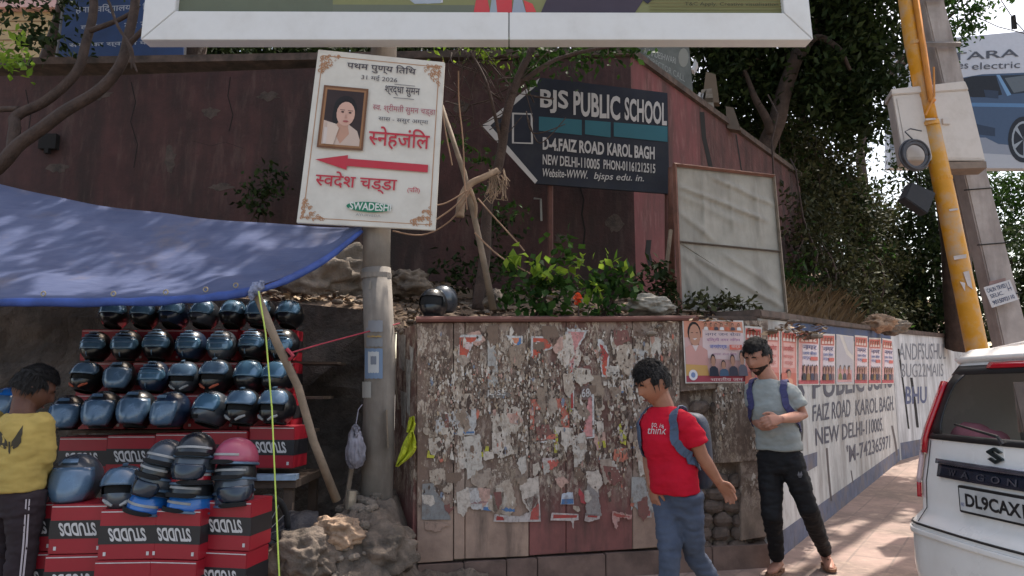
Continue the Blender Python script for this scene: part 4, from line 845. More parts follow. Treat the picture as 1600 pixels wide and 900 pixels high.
def patch(a0, a1, l0, l1, k, n=10, m_=6, taper=0):
    rows = []
    for j in range(m_ + 1):
        l = l0 + (l1 - l0) * j / m_; tp = 1 - taper * abs(2 * j / m_ - 1) ** 2.5
        rows.append([hp((a0 + (a1 - a0) * i / n - (a0 + a1) / 2) * tp + (a0 + a1) / 2, l, k) for i in range(n + 1)])
    return rows
def solid_patch(mb, a0, a1, l0, l1, k, th=.004, taper=0, n=10, m_=6):
    A = patch(a0, a1, l0, l1, k, n, m_, taper); B = patch(a0, a1, l0, l1, k + th, n, m_, taper)
    N = n + 1; vs = [p for r in A for p in r] + [p for r in B for p in r]; T = len(A) * N; fs = []
    for j in range(m_):
        for i in range(n):
            q = (j * N + i, j * N + i + 1, (j + 1) * N + i + 1, (j + 1) * N + i); fs += [tuple(reversed(q)), tuple(T + v for v in q)]
    for i in range(n): fs += [(i, i + 1, T + i + 1, T + i), (m_ * N + i + 1, m_ * N + i, T + m_ * N + i, T + m_ * N + i + 1)]
    for j in range(m_): fs += [((j + 1) * N, j * N, T + j * N, T + (j + 1) * N), (j * N + n, (j + 1) * N + n, T + (j + 1) * N + n, T + j * N + n)]
    mb.add(vs, fs)
def make_helmet(kind, shell):
    t = thing('helmet', 'x', 'helmet', (0, 0, 0))
    mb = MB(); lats = [-58, -50, -42, -34, -26, -18, -14, -8, 0, 8, 16, 22, 30, 40, 50, 60, 70, 80, 87]; A = list(range(-180, 180, 8)); rows = [[hp(a, l) for a in A] for l in lats]
    vs = [p for r in rows for p in r]; n = len(A); fs = []
    for j in range(len(lats) - 1):
        for i in range(n):
            k = (i + 1) % n; am = A[i] + 4; lm = (lats[j] + lats[j + 1]) / 2
            if abs(am) < 60 and -14 < lm < 22: continue
            fs.append((j * n + i, j * n + k, (j + 1) * n + k, (j + 1) * n + i))
    fs.append(tuple((len(lats) - 1) * n + i for i in range(n))); mb.add(vs, fs); mb.build('shell', shell, t, smooth=True, fixn=False)
    mb = MB(); mb.rings([[hp(a, l, -.012) for a in A[::2]] for l in (-57, -40, -20, 0, 20, 40, 60, 80)]); mb.build('lining', m_lining, t, smooth=True)
    mb = MB(); mb.tube([hp(a, -58, .0) for a in range(-180, 181, 12)], .007, 6); mb.build('edge_trim', m_lining, t)
    if kind == 'closed':
        mb = MB(); solid_patch(mb, -66, 66, -12, 44, .003, taper=.18, m_=8); mb.build('visor', m_visor, t, smooth=True)
        mb = MB(); solid_patch(mb, -16, 16, -44, -32, .001, .006); mb.build('chin_vent', m_lining, t)
    elif kind == 'striped':
        mb = MB(); solid_patch(mb, -62, 62, -14, 24, .003, taper=.15); mb.build('visor', m_visor, t, smooth=True)
        for l0, l1, w_ in ((52, 58, 26), (36, 41, 36), (24, 28, 44), (8, 11, 40), (-8, -5, 30)):
            mb = MB(); solid_patch(mb, -w_, w_, l0, l1, .008, .004, taper=.2); mb.build('vent_bar', m_chrome, t)
        mb = MB(); solid_patch(mb, -2, 2, -46, -26, .003, .005, n=2); mb.build('chin_stripe', m_chrome, t)
    elif kind in ('raised', 'raised_orange'):
        mb = MB(); solid_patch(mb, -66, 66, 4, 46, .012, .004, taper=.2, m_=8); mb.build('visor', m_clear, t, smooth=True)
        mb = MB(); solid_patch(mb, -12, 12, 62, 74, .004, .01); mb.build('top_vent', m_chrome, t)
        for s_ in (-1, 1):
            mb = MB(); mb.tube([hp(s_ * 14, -46, .004), hp(s_ * 30, -36, .006), hp(s_ * 46, -28, .004)], [.008, .012, .008], 6); mb.build('cheek_pad', m_padr if kind == 'raised_orange' else m_pad, t)
    elif kind == 'shield':
        A_ = patch(-62, 62, -46, 30, .007, 10, 8)
        mb = MB(); mb.rings([[p + V((0, -.02 * (1 - j / 8), 0)) for p in r] for j, r in enumerate(A_)], closed=False, caps=False)
        me = baked(mb.mesh(), [('SOLIDIFY', dict(thickness=.003))]); link('visor', me, t, m_clear, True)
        mb = MB(); solid_patch(mb, -22, 22, 40, 50, .004, .008); mb.build('peak_trim', m_chrome, t)
    kids_scan(t); return t
def make_half(shell, visor, cap=False):
    """open dome lid with a short peak, used in the nested stacks"""
    t = thing('helmet', 'x', 'helmet', (0, 0, 0)); A = list(range(-180, 180, 10))
    mb = MB(); mb.rings([[hp(a, l) for a in A] for l in (-10, 0, 12, 25, 40, 55, 70, 85)], caps=True); mb.build('shell', shell, t, smooth=True)
    mb = MB(); mb.tube([hp(a, -10, .002) for a in range(-180, 181, 12)], .009, 6); mb.build('edge_trim', m_chrome, t)
    if cap:
        mb = MB(); solid_patch(mb, -50, 50, -12, -2, .012, .006, taper=.3); mb.build('peak', m_lining, t, smooth=True)
        mb = MB(); solid_patch(mb, -60, 60, 8, 14, .001, .002); mb.build('shell_stripe', m_pad, t, smooth=True)
    else:
        mb = MB(); solid_patch(mb, -58, 58, -34, 6, .008, .004, taper=.15); mb.build('visor', visor, t, smooth=True)
    kids_scan(t); return t
PROTO = {}; first = {}
def put_helmet(kind, shell, pos, rz, tilt, sc, label, group, rx=0):
    key = (kind, shell.name)
    if key not in PROTO: PROTO[key] = make_half(shell, m_dvis, kind == 'cap') if kind in ('half', 'cap') else make_helmet(kind, shell); o = PROTO[key]
    else: o = copy_tree(PROTO[key])
    o.location = pos; o.rotation_euler = (R(tilt), R(rx), R(rz)); o.scale = (sc,) * 3; o['label'] = label; o['category'] = 'helmet'; o['group'] = group; return o
HG = 'helmets set out in rows on the stall'
desc = {'closed': 'black helmet with smoked visor shut', 'striped': 'black helmet with pale striped vents', 'raised': 'helmet with raised visor and pale cheek pads', 'raised_orange': 'helmet with raised visor and orange cheek pads', 'shield': 'black helmet with a long clear face shield'}
ROWS = [
 ('bottom', 1.075, 5.06, [(128, 'shield'), (180, 'shield'), (231, 'shield'), (285, 'shield'), (340, 'closed'), (392, 'raised'), (443, 'raised')], [14, 10, 4, -8, -14, -16, -18]),
 ('second', 1.325, 5.31, [(150, 'raised_orange'), (201, 'shield'), (254, 'striped'), (301, 'raised'), (349, 'raised_orange'), (398, 'closed'), (441, 'closed')], [6, 6, 0, -6, -8, -8, -14]),
 ('third', 1.565, 5.53, [(160, 'striped'), (208, 'striped'), (255, 'striped'), (307, 'striped'), (355, 'striped'), (402, 'striped'), (450, 'striped')], [10, 6, 2, -4, -6, -10, -14]),
 ('top', 1.835, 5.75, [(183, 'closed'), (230, 'closed'), (274, 'closed'), (321, 'closed'), (367, 'closed'), (410, 'closed'), (454, 'closed')], [12, 8, 4, -2, -6, -10, -14])]
for nm, z, Y, items, yaws in ROWS:
    for i, (px, kd) in enumerate(items):
        x = P(px, 560, Y).x; g = nm in ('top', 'third'); sh = [m_shell, m_shell, m_shell2, m_shell, m_shelln][(i * 3 + int(z * 10)) % 5]
        dsc = desc[kd].replace('black', 'black' if sh is m_shell else 'grey' if sh is m_shell2 else 'navy')
        put_helmet(kd, sh, (x, Y - .1, z + (i * .006 if nm == 'bottom' else .002)), yaws[i] + random.uniform(-10, 10), random.uniform(-9, 6) - (4 if kd != 'closed' else 10), random.uniform(.85, .94) * (1.0 if nm != 'bottom' else 1.06),
                   f'{dsc}, {ORD[i]} from left, {nm} stall row', HG)
FG = 'helmets stacked on the front cartons'
zf = .675
def stackpos(px, py, Y): return P(px, py, Y)
put_helmet('shield', m_shell2, (P(118, 770, 4.28).x, 4.28, .68), 10, -4, 1.12, 'large grey helmet with a tall face shield on the front cartons nearest the yellow shirt', FG)
put_helmet('raised', m_shell2, (P(192, 790, 4.2).x, 4.2, .655), 12, -14, 1.0, 'grey helmet with its clear visor lifted on the front cartons', FG)
def stack(px, Y, zb, items, lean, name):
    p = P(px, 700, Y); z = zb; x = p.x
    for i, (kd, sh, dz, lb) in enumerate(items):
        put_helmet(kd, sh, (x + lean * (z - zb), Y, z), random.uniform(-35, 35), -8 + random.uniform(-5, 5), .9, lb, FG, rx=math.degrees(math.atan(lean)) * .8); z += dz
stack(233, 4.16, .585, [('cap', m_shellb, .07, 'bright blue open helmet at the foot of the leaning black stack'), ('cap', m_shell, .06, 'black open helmet second from the foot of the leaning stack'), ('half', m_shell2, .06, 'grey open helmet in the middle of the leaning stack'), ('cap', m_shell, .06, 'black open helmet second from the top of the leaning stack'), ('cap', m_shell2, .05, 'dark open helmet on top of the leaning stack')], .28, 's')
stack(299, 4.14, .585, [('cap', m_shellb, .08, 'bright blue open helmet at the foot of the stack with a red helmet'), ('cap', m_shell, .07, 'black open helmet directly under the red helmet'), ('cap', m_shellr, .07, 'red open helmet in the middle of a front stack'), ('half', m_shell2, .07, 'grey open helmet directly on the red helmet'), ('cap', m_shell, .05, 'black open helmet on top of the red one in the front stack')], .06, 's')
stack(372, 4.2, .61, [('cap', m_shell2, .07, 'grey open helmet at the foot of the pink topped stack'), ('half', m_shell2, .07, 'grey open helmet second from the foot of the pink topped stack'), ('cap', m_shell, .09, 'black open helmet under the pink helmet'), ('cap', m_shellp, .05, 'pink open helmet topping the rightmost front stack')], -.06, 's')
put_helmet('shield', m_shellb, (P(15, 640, 4.9).x, 4.9, 1.12), -20, -4, .95, 'blue helmet with clear shield behind the head of the man in yellow', HG)
# two helmets left on the poster wall
A_ = put_helmet('open', m_shell, P(676, 499, 5.28) - V((0, 0, .0)), -8, -6, .88, 'black helmet with an open face port on the rail of the boarded wall', 'helmets left on the boarded wall')
B_ = put_helmet('open', m_shell2, P(694, 490, 5.45), 150, -4, .82, 'dusty grey helmet turned away behind the open one on the wall', 'helmets left on the boarded wall')

# ---- tarp, its prop, cords
def tarpmat():
    m, n, b, new, ln = _m('blue_tarpaulin')
    c = _coord(n); nz = _noise(n, c, 4, 5); col = _mix(n, _ramp(n, nz, .3, .7), L(80, 88, 118), L(98, 107, 138))
    col = _mix(n, _ramp(n, _noise(n, c, 2.2, 6, .7), .55, .8), col, L(120, 112, 116))
    ln(col, b.inputs['Base Color']); b.inputs['Roughness'].default_value = .65; b.inputs['Specular IOR Level'].default_value = .25
    wv = new('ShaderNodeTexNoise'); wv.inputs['Scale'].default_value = 2.4; wv.inputs['Detail'].default_value = 6
    mp = new('ShaderNodeMapping'); mp.inputs['Scale'].default_value = (.6, 2.5, 2.5); ln(c, mp.inputs[0]); ln(mp.outputs[0], wv.inputs[0]); _bump(n, b, wv.outputs[0], .5, .05)
    t = new('ShaderNodeBsdfTranslucent'); t.inputs[0].default_value = L(70, 110, 190); mx = new('ShaderNodeMixShader'); mx.inputs[0].default_value = .28
    ln(b.outputs[0], mx.inputs[1]); ln(t.outputs[0], mx.inputs[2]); ln(mx.outputs[0], n.nodes['Material Output'].inputs[0]); return m
m_tarp = tarpmat(); m_hem = mk('blue_tarp_hem', L(66, 92, 164), .5, var=.35, scale=6, bump=.4, trans=.35)
def ringpts_(c, r): return [c + V((math.cos(k * .7) * r, 0, math.sin(k * .7) * r)) for k in range(10)]
FE = [P(-420, 482, 4.1), P(-150, 478, 4.15), P(0, 470, 4.2), P(200, 469, 4.22), P(330, 462, 4.25), P(400, 450, 4.3)]
SE = [P(400, 450, 4.3), P(450, 432, 4.55), P(510, 400, 4.85), P(565, 357, 5.08)]
BE = [P(-420, 210, 6.2), P(-150, 252, 6.2), P(0, 288, 6.0), P(110, 312, 5.8), P(250, 335, 5.6), P(400, 348, 5.35), P(565, 356, 5.1)]
def spl(pts, t):
    k = t * (len(pts) - 1); i = min(int(k), len(pts) - 2); f = k - i
    p0 = pts[max(i - 1, 0)]; p1 = pts[i]; p2 = pts[i + 1]; p3 = pts[min(i + 2, len(pts) - 1)]
    return .5 * ((2 * p1) + (p2 - p0) * f + (2 * p0 - 5 * p1 + 4 * p2 - p3) * f * f + (3 * p1 - p0 - 3 * p2 + p3) * f ** 3)
tp = thing('tarpaulin', 'large sagging blue tarpaulin roof over the helmet stall', 'tarpaulin', tuple(P(200, 420, 5)))
rows = []
NU, NV_ = 90, 26
for i in range(NU + 1):
    u = i / NU; row = []
    # front curve runs along FE then up SE (last quarter)
    f = spl(FE, u / .78) if u < .78 else spl(SE, (u - .78) / .22); b = spl(BE, u ** .9 if u < 1 else 1)
    for j in range(NV_ + 1):
        v = j / NV_; p = f.lerp(b, v); s_ = math.sin(math.pi * v) * (1 - u ** 3)
        p += V((0, 0, -.10 * s_ + .025 * NZ.noise(V((u * 7, v * 5, 2))) + .03 * math.sin(u * 38 + v * 3) * (1 - v) * v * 1.2)); row.append(p)
    rows.append(row)
mb = MB(); mb.rings(rows, closed=False, caps=False); link('sheet', baked(mb.mesh(), [('SOLIDIFY', dict(thickness=.004))]), tp, m_tarp, True)
mb = MB(); pts = [spl(FE, i / 40) + V((0, -.01, -.012 + .008 * NZ.noise(V((i * .5, 0, 0))))) for i in range(41)]; mb.tube(pts, [.019 + .007 * NZ.noise(V((i * .4, 3, 1))) for i in range(41)], 8, flat=1.4); mb.build('front_hem', m_hem, tp, smooth=True)
mb = MB()
for i in range(9): p = spl(FE, (i + .5) / 9.5); mb.tube(ringpts_(p + V((0, -.035, .035)), .014), .004, 5)
mb.build('eyelet', mk('brass_eyelet', L(150, 140, 120), .4, .6, bump=0), tp)
mb = MB(); mb.tube([spl(SE, i / 16) + V((0, 0, -.02)) for i in range(17)], [.014 + .012 * math.sin(i / 16 * 3.1) + .004 * NZ.noise(V((i * .7, 1, 1))) for i in range(17)], 8, flat=1.0); mb.build('side_hem', m_hem, tp, smooth=True)
mb = MB(); mb.ell(P(400, 451, 4.28), (.032, .03, .045)); mb.ell(P(408, 446, 4.27), (.02, .02, .03)); mb.ell(P(394, 459, 4.27), (.02, .02, .04)); me = baked(mb.mesh(), [('SUBSURF', dict(levels=2))]); folds(me, .012, (40, 40, 30)); link('corner_knot', me, tp, mk('knotted_rag', L(120, 126, 150), .7, var=.4, scale=24), True)
m_bam = mk('bamboo_grey', L(132, 116, 100), .8, var=.3, scale=9, bump=.5)
mb = MB(); mb.tube([P(398, 452, 4.32), P(432, 535, 4.45), P(466, 605, 4.6), P(490, 690, 4.75), P(526, 782, 4.9)], [.024, .027, .026, .028, .03], 8); tag(mb.build('prop_stick', m_bam, smooth=True), 'crooked wooden stick propping the front corner of the blue tarp', 'stick')
mb = MB(); mb.tube([P(404, 455, 4.25), P(415, 520, 4.23), P(425, 640, 4.2), P(431, 780, 4.15), P(437, 915, 4.1)], .0045, 5); tag(mb.build('cord', mk('lime_cord', L(186, 206, 90), .6)), 'thin lime green cord hanging straight down from the tarp corner', 'cord')
mb = MB(); mb.tube([P(452, 552, 4.5), P(500, 538, 4.8), P(560, 522, 5.06), P(625, 505, 5.2)], .005, 5); mb.tube([P(448, 545, 4.48), P(458, 556, 4.48), P(452, 562, 4.5)], .012, 5); tag(mb.build('cord', mk('red_cord', L(160, 50, 66), .7)), 'red cord tied round the prop stick and strung to the thick post', 'cord')

# ---- bicycle wheel, rubble mound, sheet, bag and litter
wl = thing('cart_wheel', 'dark spoked cart wheel beside the right end of the red cartons', 'wheel', tuple(P(412, 838, 4.45)))
c = P(412, 836, 4.45); ax = V((.93, -.36, 0)).normalized(); e1_ = V((.36, .93, 0)).normalized(); m_rub = mk('tyre_rubber', L(32, 32, 34), .85, bump=.1)
def ringpts(c, e1, e2, r, n=36): return [c + e1 * math.cos(2 * math.pi * i / n) * r + e2 * math.sin(2 * math.pi * i / n) * r for i in range(n + 1)]
mb = MB(); mb.tube(ringpts(c, e1_, V((0, 0, 1)), .22), .02, 8); mb.build('tyre', m_rub, wl, smooth=True)
mb = MB(); [mb.tube([c, c + (e1_ * math.cos(k) + V((0, 0, 1)) * math.sin(k)) * .21], .004, 4) for k in [i * math.pi / 7 for i in range(14)]]; mb.tube([c - ax * .04, c + ax * .04], .025, 8); mb.build('spokes', mk('dull_steel', L(96, 96, 98), .5, .6), wl)
m_mound = mk('grey_rubble_soil', L(108, 95, 84), .95, var=.5, scale=9, bump=.9, bdist=.02, dirt=L(70, 64, 58), damt=.7, dscale=6)
def moundz(x, y):
    lx0 = P(415, 800, 4.6).x; t_ = min(1, max(0, (x - lx0) / .45)); g = t_ * t_ * (3 - 2 * t_); f = min(1, max(0, (y - 4.38) / .42)); f = f ** .6
    rx = sm(-x, .62, .85); h = .56 * g * f * (.12 + .88 * rx)
    return h + (NZ.fractal(V((x * 3, y * 3, 1)), 1, 2, 5) * .09 + abs(NZ.noise(V((x * 13, y * 13, 2)))) * .035 + abs(NZ.noise(V((x * 31, y * 31, 2)))) * .02) * g * min(1, f * 3)
rows = []
for i in range(120):
    x = P(405, 800, 4.6).x + i * 1.42 / 119; rows.append([V((x, 4.34 + j * 1.5 / 109, moundz(x, 4.34 + j * 1.5 / 109) - .01)) for j in range(110)])
mb = MB(); mb.rings(rows, closed=False, caps=False); tag(mb.build('rubble_mound', m_mound, smooth=False), kind='structure')
def boulder(pos, r, seed, m, label, sq=(1, 1, .8), group=None, name='boulder'):
    bm = bmesh.new(); bmesh.ops.create_icosphere(bm, subdivisions=5, radius=1)
    for v in bm.verts:
        n = v.co.normalized(); d = 1 + NZ.fractal(n * 1.3 + V((seed, 0, 0)), 1, 2, 4) * .38 + NZ.noise(n * 5 + V((seed, 3, 0))) * .05 - abs(NZ.noise(n * 2.2 + V((0, seed, 0)))) * .3 - abs(NZ.noise(n * 9 + V((0, seed, 5)))) * .05; v.co = V((n.x * sq[0], n.y * sq[1], n.z * sq[2])) * d * r
    me = bpy.data.meshes.new('b'); bm.to_mesh(me); bm.free(); me.transform(MX.Translation(V(pos))); o = link(name, me, None, m, True); tag(o, label, 'rock', group); return o
m_bould = mk('pale_sandstone', L(168, 140, 116), .95, var=.3, scale=8, bump=.9, bdist=.02, dirt=L(110, 92, 78), damt=.6, dscale=6)
m_grock = mk('grey_brown_rock', L(128, 116, 104), .95, var=.35, scale=5, bump=.9, bdist=.03, dirt=L(70, 62, 56), damt=.7, dscale=3)
boulder(P(522, 834, 4.66), .17, 2, m_bould, 'pale crumbling boulder lit by the sun in front of the thick post', (1.15, .8, .75))
boulder(P(468, 870, 4.5), .2, 5, m_mound, 'dark lumpy boulder at the foot of the rubble below the black sheet', (1.1, .8, .8))
boulder(P(590, 860, 4.75), .22, 8, m_mound, 'grey boulder at the foot of the rubble beside the boarded wall', (1.1, .8, .8))
rows = []
for i in range(24):
    u = i / 23; r_ = []
    for j in range(14):
        v = j / 13; p = P(426 + 104 * u, 0, 4.5 + .4 * v); x, y = p.x, 4.5 + .36 * v; r_.append(V((x, y, max(moundz(x, y), .28 + .25 * min(1, u * 1.6) - .3 * (1 - v) ** 2) + .03 + .025 * NZ.noise(V((u * 6, v * 4, 9))))))
    rows.append(r_)
mb = MB(); mb.rings(rows, closed=False, caps=False); link_o = link('plastic_sheet', baked(mb.mesh(), [('SOLIDIFY', dict(thickness=.006)), ('SUBSURF', dict(levels=1))]), None, mk('black_polythene', L(58, 58, 62), .35, var=.3, scale=6, bump=.6, bdist=.02), True); tag(link_o, 'crumpled black polythene sheet over the rubble beside the stick foot', 'plastic sheet')
m_bag = mk('thin_plastic_bag', L(150, 146, 156), .35, var=.4, scale=14, bump=.5, bdist=.01, trans=.4)
mb = MB(); c = P(556, 690, 5.03)
mb.rings([[V((c.x + .07 * w_ * math.cos(a) * (1 + .2 * math.sin(3 * a + z)), 5.0 + .05 * w_ * math.sin(a), z)) for a in [2 * math.pi * i / 16 for i in range(16)]] for z, w_ in [(P(0, 732, 5).z, .35), (P(0, 722, 5).z, .95), (P(0, 705, 5).z, 1.05), (P(0, 690, 5).z, .8), (P(0, 675, 5).z, .5), (P(0, 662, 5).z, .22)]])
bgm = thing('plastic_bag', 'thin whitish plastic bag hanging on the thick post', 'bag', tuple(c)); me = baked(mb.mesh(), [('SUBSURF', dict(levels=3))]); folds(me, .016, (26, 26, 9)); link('bag_body', me, bgm, m_bag, True); mb = MB(); mb.tube([P(556, 664, 5.0), P(560, 640, 5.06), P(566, 632, 5.1)], .004, 5); mb.build('handle', m_bag, bgm)
mb = MB(); p = P(547, 795, 4.95); mb.tube([p, p + V((.005, 0, .055)), p + V((.01, 0, .12))], [.033, .036, .034], 14); tag(mb.build('tin_can', mk('tin_metal', L(160, 150, 136), .4, .6, var=.2, scale=10)), 'small upright tin can at the foot of the thick post', 'can')
m_yel = mk('lime_yellow_cloth', L(190, 196, 50), .75, var=.25, scale=18, bump=.5, trans=.2)
o = thing('hanging_cloth', 'x', 'rag', tuple(P(636, 690, 5.04)))
def ragpiece(L_, R_, nm):
    N = 14; rows = []
    for k in range(N + 1):
        t_ = k / N; a = spl([V((*p, 0)) for p in L_], t_); b = spl([V((*p, 0)) for p in R_], t_)
        rows.append([P(a.x + (b.x - a.x) * q / 6 + random.uniform(-.5, .5), a.y + (b.y - a.y) * q / 6, 5.03 + .03 * math.sin(q * 1.7 + t_ * 4) + .008 * random.random()) for q in range(7)])
    mb = MB(); mb.rings(rows, closed=False, caps=False); link(nm, baked(mb.mesh(), [('SOLIDIFY', dict(thickness=.004))]), o, m_yel, False)
ragpiece([(640, 652), (637, 668), (636, 676)], [(647, 650), (649, 662), (645, 676)], 'rag_strip')
ragpiece([(641, 672), (632, 690), (624, 712), (618, 729)], [(645, 672), (650, 690), (646, 708), (622, 729)], 'rag_sheet')
tag(o, 'lime yellow plastic rag hanging at the left edge of the boarded wall', 'rag')
# ------------------------------------------------------------------ people
def basis(f, up=V((0, 0, 1))):
    f = V(f).normalized(); s = up.cross(f).normalized(); u = f.cross(s); return s, f, u        # person's left, front, up
def headpt(x, y, z):
    px = x * .076 * (1 - .30 * sm(-z, .15, 1)) * (1 + .03 * sm(z, 0, .6)); py = y * (.098 if y > 0 else .1) * (1 - (.3 * sm(-z, .1, .9) if y < 0 else .05 * sm(-z, .2, 1))); pz = z * .12
    if y > 0:
        g = math.exp(-(x / .16) ** 2); py += .026 * g * max(0, min((z - (-.34)) / .16, (.2 - z) / .38, 1)) ** .9
        py += .005 * math.exp(-((z - .24) / .1) ** 2) - .010 * math.exp(-((abs(x) - .36) / .17) ** 2 - ((z - .1) / .09) ** 2)
        py += .004 * math.exp(-(x / .3) ** 2 - ((z + .5) / .05) ** 2) - .005 * math.exp(-(x / .34) ** 2 - ((z + .56) / .025) ** 2) + .004 * math.exp(-(x / .28) ** 2 - ((z + .63) / .05) ** 2)
        py += .012 * math.exp(-(x / .35) ** 2 - ((z + .85) / .16) ** 2)
    return px, py, pz
def headgrid(nu=44, nv=34):
    for j in range(1, nv):
        ph = math.pi * j / nv - math.pi / 2; yield [(math.cos(ph) * math.sin(2 * math.pi * i / nu), math.cos(ph) * math.cos(2 * math.pi * i / nu), math.sin(ph)) for i in range(nu)]
def hand(mb, w_, d, pn, ts, curl=.5, sc=1.0):
    d = V(d).normalized(); pn = (V(pn) - d * V(pn).dot(d)).normalized(); ts = d.cross(pn) if d.cross(pn).dot(V(ts)) > 0 else -d.cross(pn)
    rs = []
    for k, (l, a, b) in enumerate([(-.01, .026, .02), (.02, .034, .018), (.055, .042, .016), (.088, .041, .014)]):
        c = w_ + d * l * sc; rs.append([c + (ts * math.cos(q) * a + pn * math.sin(q) * b) * sc for q in [2 * math.pi * i / 12 for i in range(12)]])
    mb.rings(rs)
    for k, (o, ln) in enumerate([(.031, .072), (.011, .08), (-.010, .075), (-.030, .06)]):
        p = w_ + d * (.08 - abs(o) * .15) * sc + ts * o * sc; pts = [p]; a = curl * .5 + .1 * k * curl
        dirn = (d + ts * o * 2.2).normalized()
        for sg_ in (.45, .32, .23): dd = dirn * math.cos(a) + pn * math.sin(a); p = p + dd * ln * sg_ * sc; pts.append(p); a += curl * .55
        mb.tube(pts, [.0098 * sc, .0092 * sc, .0085 * sc, .0065 * sc], 8)
    p = w_ + d * .025 * sc + ts * .028 * sc; pts = [p]
    for vv in (ts * .9 + d * .7 + pn * .2, ts * .35 + d + pn * .4, d + pn * .5): p = p + vv.normalized() * .031 * sc; pts.append(p)
    mb.tube(pts, [.013 * sc, .012 * sc, .0105 * sc, .008 * sc], 8)
def ring_at(c, s, f, a, b, n=24, ex=2.4): 
    out = []
    for i in range(n):
        q = 2 * math.pi * i / n; cx, sx = math.cos(q), math.sin(q)
        out.append(c + s * a * math.copysign(abs(cx) ** (2 / ex), cx) + f * b * math.copysign(abs(sx) ** (2 / ex), sx))
    return out
def fuse(mb, vox, it=4, fac=.5): return baked(mb.mesh(), [('REMESH', dict(mode='VOXEL', voxel_size=vox)), ('SMOOTH', dict(iterations=it, factor=fac))])
m_skin1 = mk('skin_brown', L(150, 102, 80), .55, var=.12, scale=14, bump=.05, spec=.35); m_hair = mk('black_hair', L(18, 15, 15), .5, var=.3, scale=60, bump=.9, bdist=.01, spec=.35)
m_beard = mk('beard_stubble', L(52, 38, 32), .7, var=.5, scale=90, bump=.9, bdist=.006, spec=.2); m_eye = mk('dark_eye', L(30, 22, 20), .3, bump=0); m_lip = mk('lip', L(124, 72, 64), .5, bump=0)
def make_person(label, J, skin, shirt_m, trou_m, sleeve=.55, hem=.06, beard=False, group=None, trouser_r=1.0, longsleeve=False, hairfn=None, belly=1.0, sc=1.0, slim=1.0):
    root = thing('person', label, 'person', (J['pelvis'].x, J['pelvis'].y, min(J['anL'].z, J['anR'].z) - .06), group)
    f = V(J['front']).normalized(); s = V((0, 0, 1)).cross(f).normalized(); hs, hf, hu = basis(J['hf'], J.get('hu', V((0, 0, 1))))
    hc = J['head']; k_ = sc * 1.0
    hk = k_ * 1.1; H = lambda x, y, z: hc + (hs * x + hf * y + hu * z) * hk
    B = MB(); rows = [[H(*headpt(*q)) for q in r] for r in headgrid()]; B.rings(rows)
    for sd in (-1, 1): B.ell(H(.074 * sd, -.004, -.004), (.012 * k_, .022 * k_, .034 * k_), MX((hs, hf, hu)).transposed())
    ax = lambda t: J['pelvis'].lerp(J['neck'], t)
    tors = [(J['pelvis'] - V((0, 0, .06)), .10, .075), (J['pelvis'], .13, .085), (J['pelvis'].lerp(J['neck'], .28), .142, .098 * belly), (J['pelvis'].lerp(J['neck'], .6) + f * .01, .162, .11), (J['pelvis'].lerp(J['neck'], .85), .165, .09), (J['pelvis'].lerp(J['neck'], .97), .09, .065)]
    B.rings([ring_at(c, s, f, a * k_ * (slim if i < 3 else 1), b * k_ * (slim if i < 3 else 1)) for i, (c, a, b) in enumerate(tors)])
    B.tube([J['neck'] - V((0, 0, .05)), J['neck'] + V((0, 0, .02)), H(0, -.012, -.06)], [.08 * k_, .064 * k_, .06 * k_], 14)
    for S_ in 'LR':
        sh, el, wr = J['sh' + S_], J['el' + S_], J['wr' + S_]
        B.tube([sh, sh.lerp(el, .35), el, el.lerp(wr, .3), wr], [.056 * k_, .05 * k_, .04 * k_, .041 * k_, .028 * k_], 14)
        hand(B, wr, J['hd' + S_], J['pn' + S_], J['ts' + S_], J.get('curl' + S_, .5), k_)
        hp_, kn, an = J['hip' + S_], J['kn' + S_], J['an' + S_]
        B.tube([hp_, hp_.lerp(kn, .5), kn, kn.lerp(an, .3), an], [.07 * k_ * min(1, trouser_r), .06 * k_ * min(1, trouser_r), .046 * k_ * min(1, trouser_r), .044 * k_, .036 * k_], 14)
        ff = V(J['ff' + S_]).normalized(); B.tube([an - ff * .04 + V((0, 0, -.03)), an + ff * .05 + V((0, 0, -.035)), an + ff * .14 + V((0, 0, -.05)), an + ff * .19 + V((0, 0, -.052))], [.035, .04, .038, .02], 12, flat=.75)
    me = fuse(B, .0058, 3, .4); link('body', me, root, skin, True)
    # face details
    for sd in (-1, 1):
        mb = MB(); x, y, z = headpt(.36 * sd, .9, .07); mb.ell(H(x, y - .001, z), (.0145 * k_, .006, .0052 * k_), MX((hs, hf, hu)).transposed(), 10, 7); mb.build('eye', m_eye, root, smooth=True)
        mb = MB(); mb.tube([H(*[a + (.004 if i == 1 else 0) for i, a in enumerate(headpt(xx * sd, .9, zz))]) for xx, zz in ((.14, .2), (.32, .24), (.54, .19))], [.004, .0055, .003], 6); mb.build('eyebrow', m_hair, root)
    mb = MB(); mb.tube([H(*headpt(xx, .93, -.555 + abs(xx) * .04)) + hf * .001 for xx in (-.3, -.15, 0, .15, .3)], [.003, .0055, .006, .0055, .003], 6); mb.build('mouth', m_lip, root)
    # hair and beard shells
    def shell(nm, fn, mm=None):
        mb = MB(); rows = []
        for r in headgrid(56, 44):
            rr_ = []
            for q in r:
                x, y, z = headpt(*q); e = fn(*q); nrm = V(q).normalized(); rr_.append(H(*(V((x, y, z)) + nrm * e)))
            rows.append(rr_)
        mb.rings(rows); mb.build(nm, mm or m_hair, root, smooth=True)
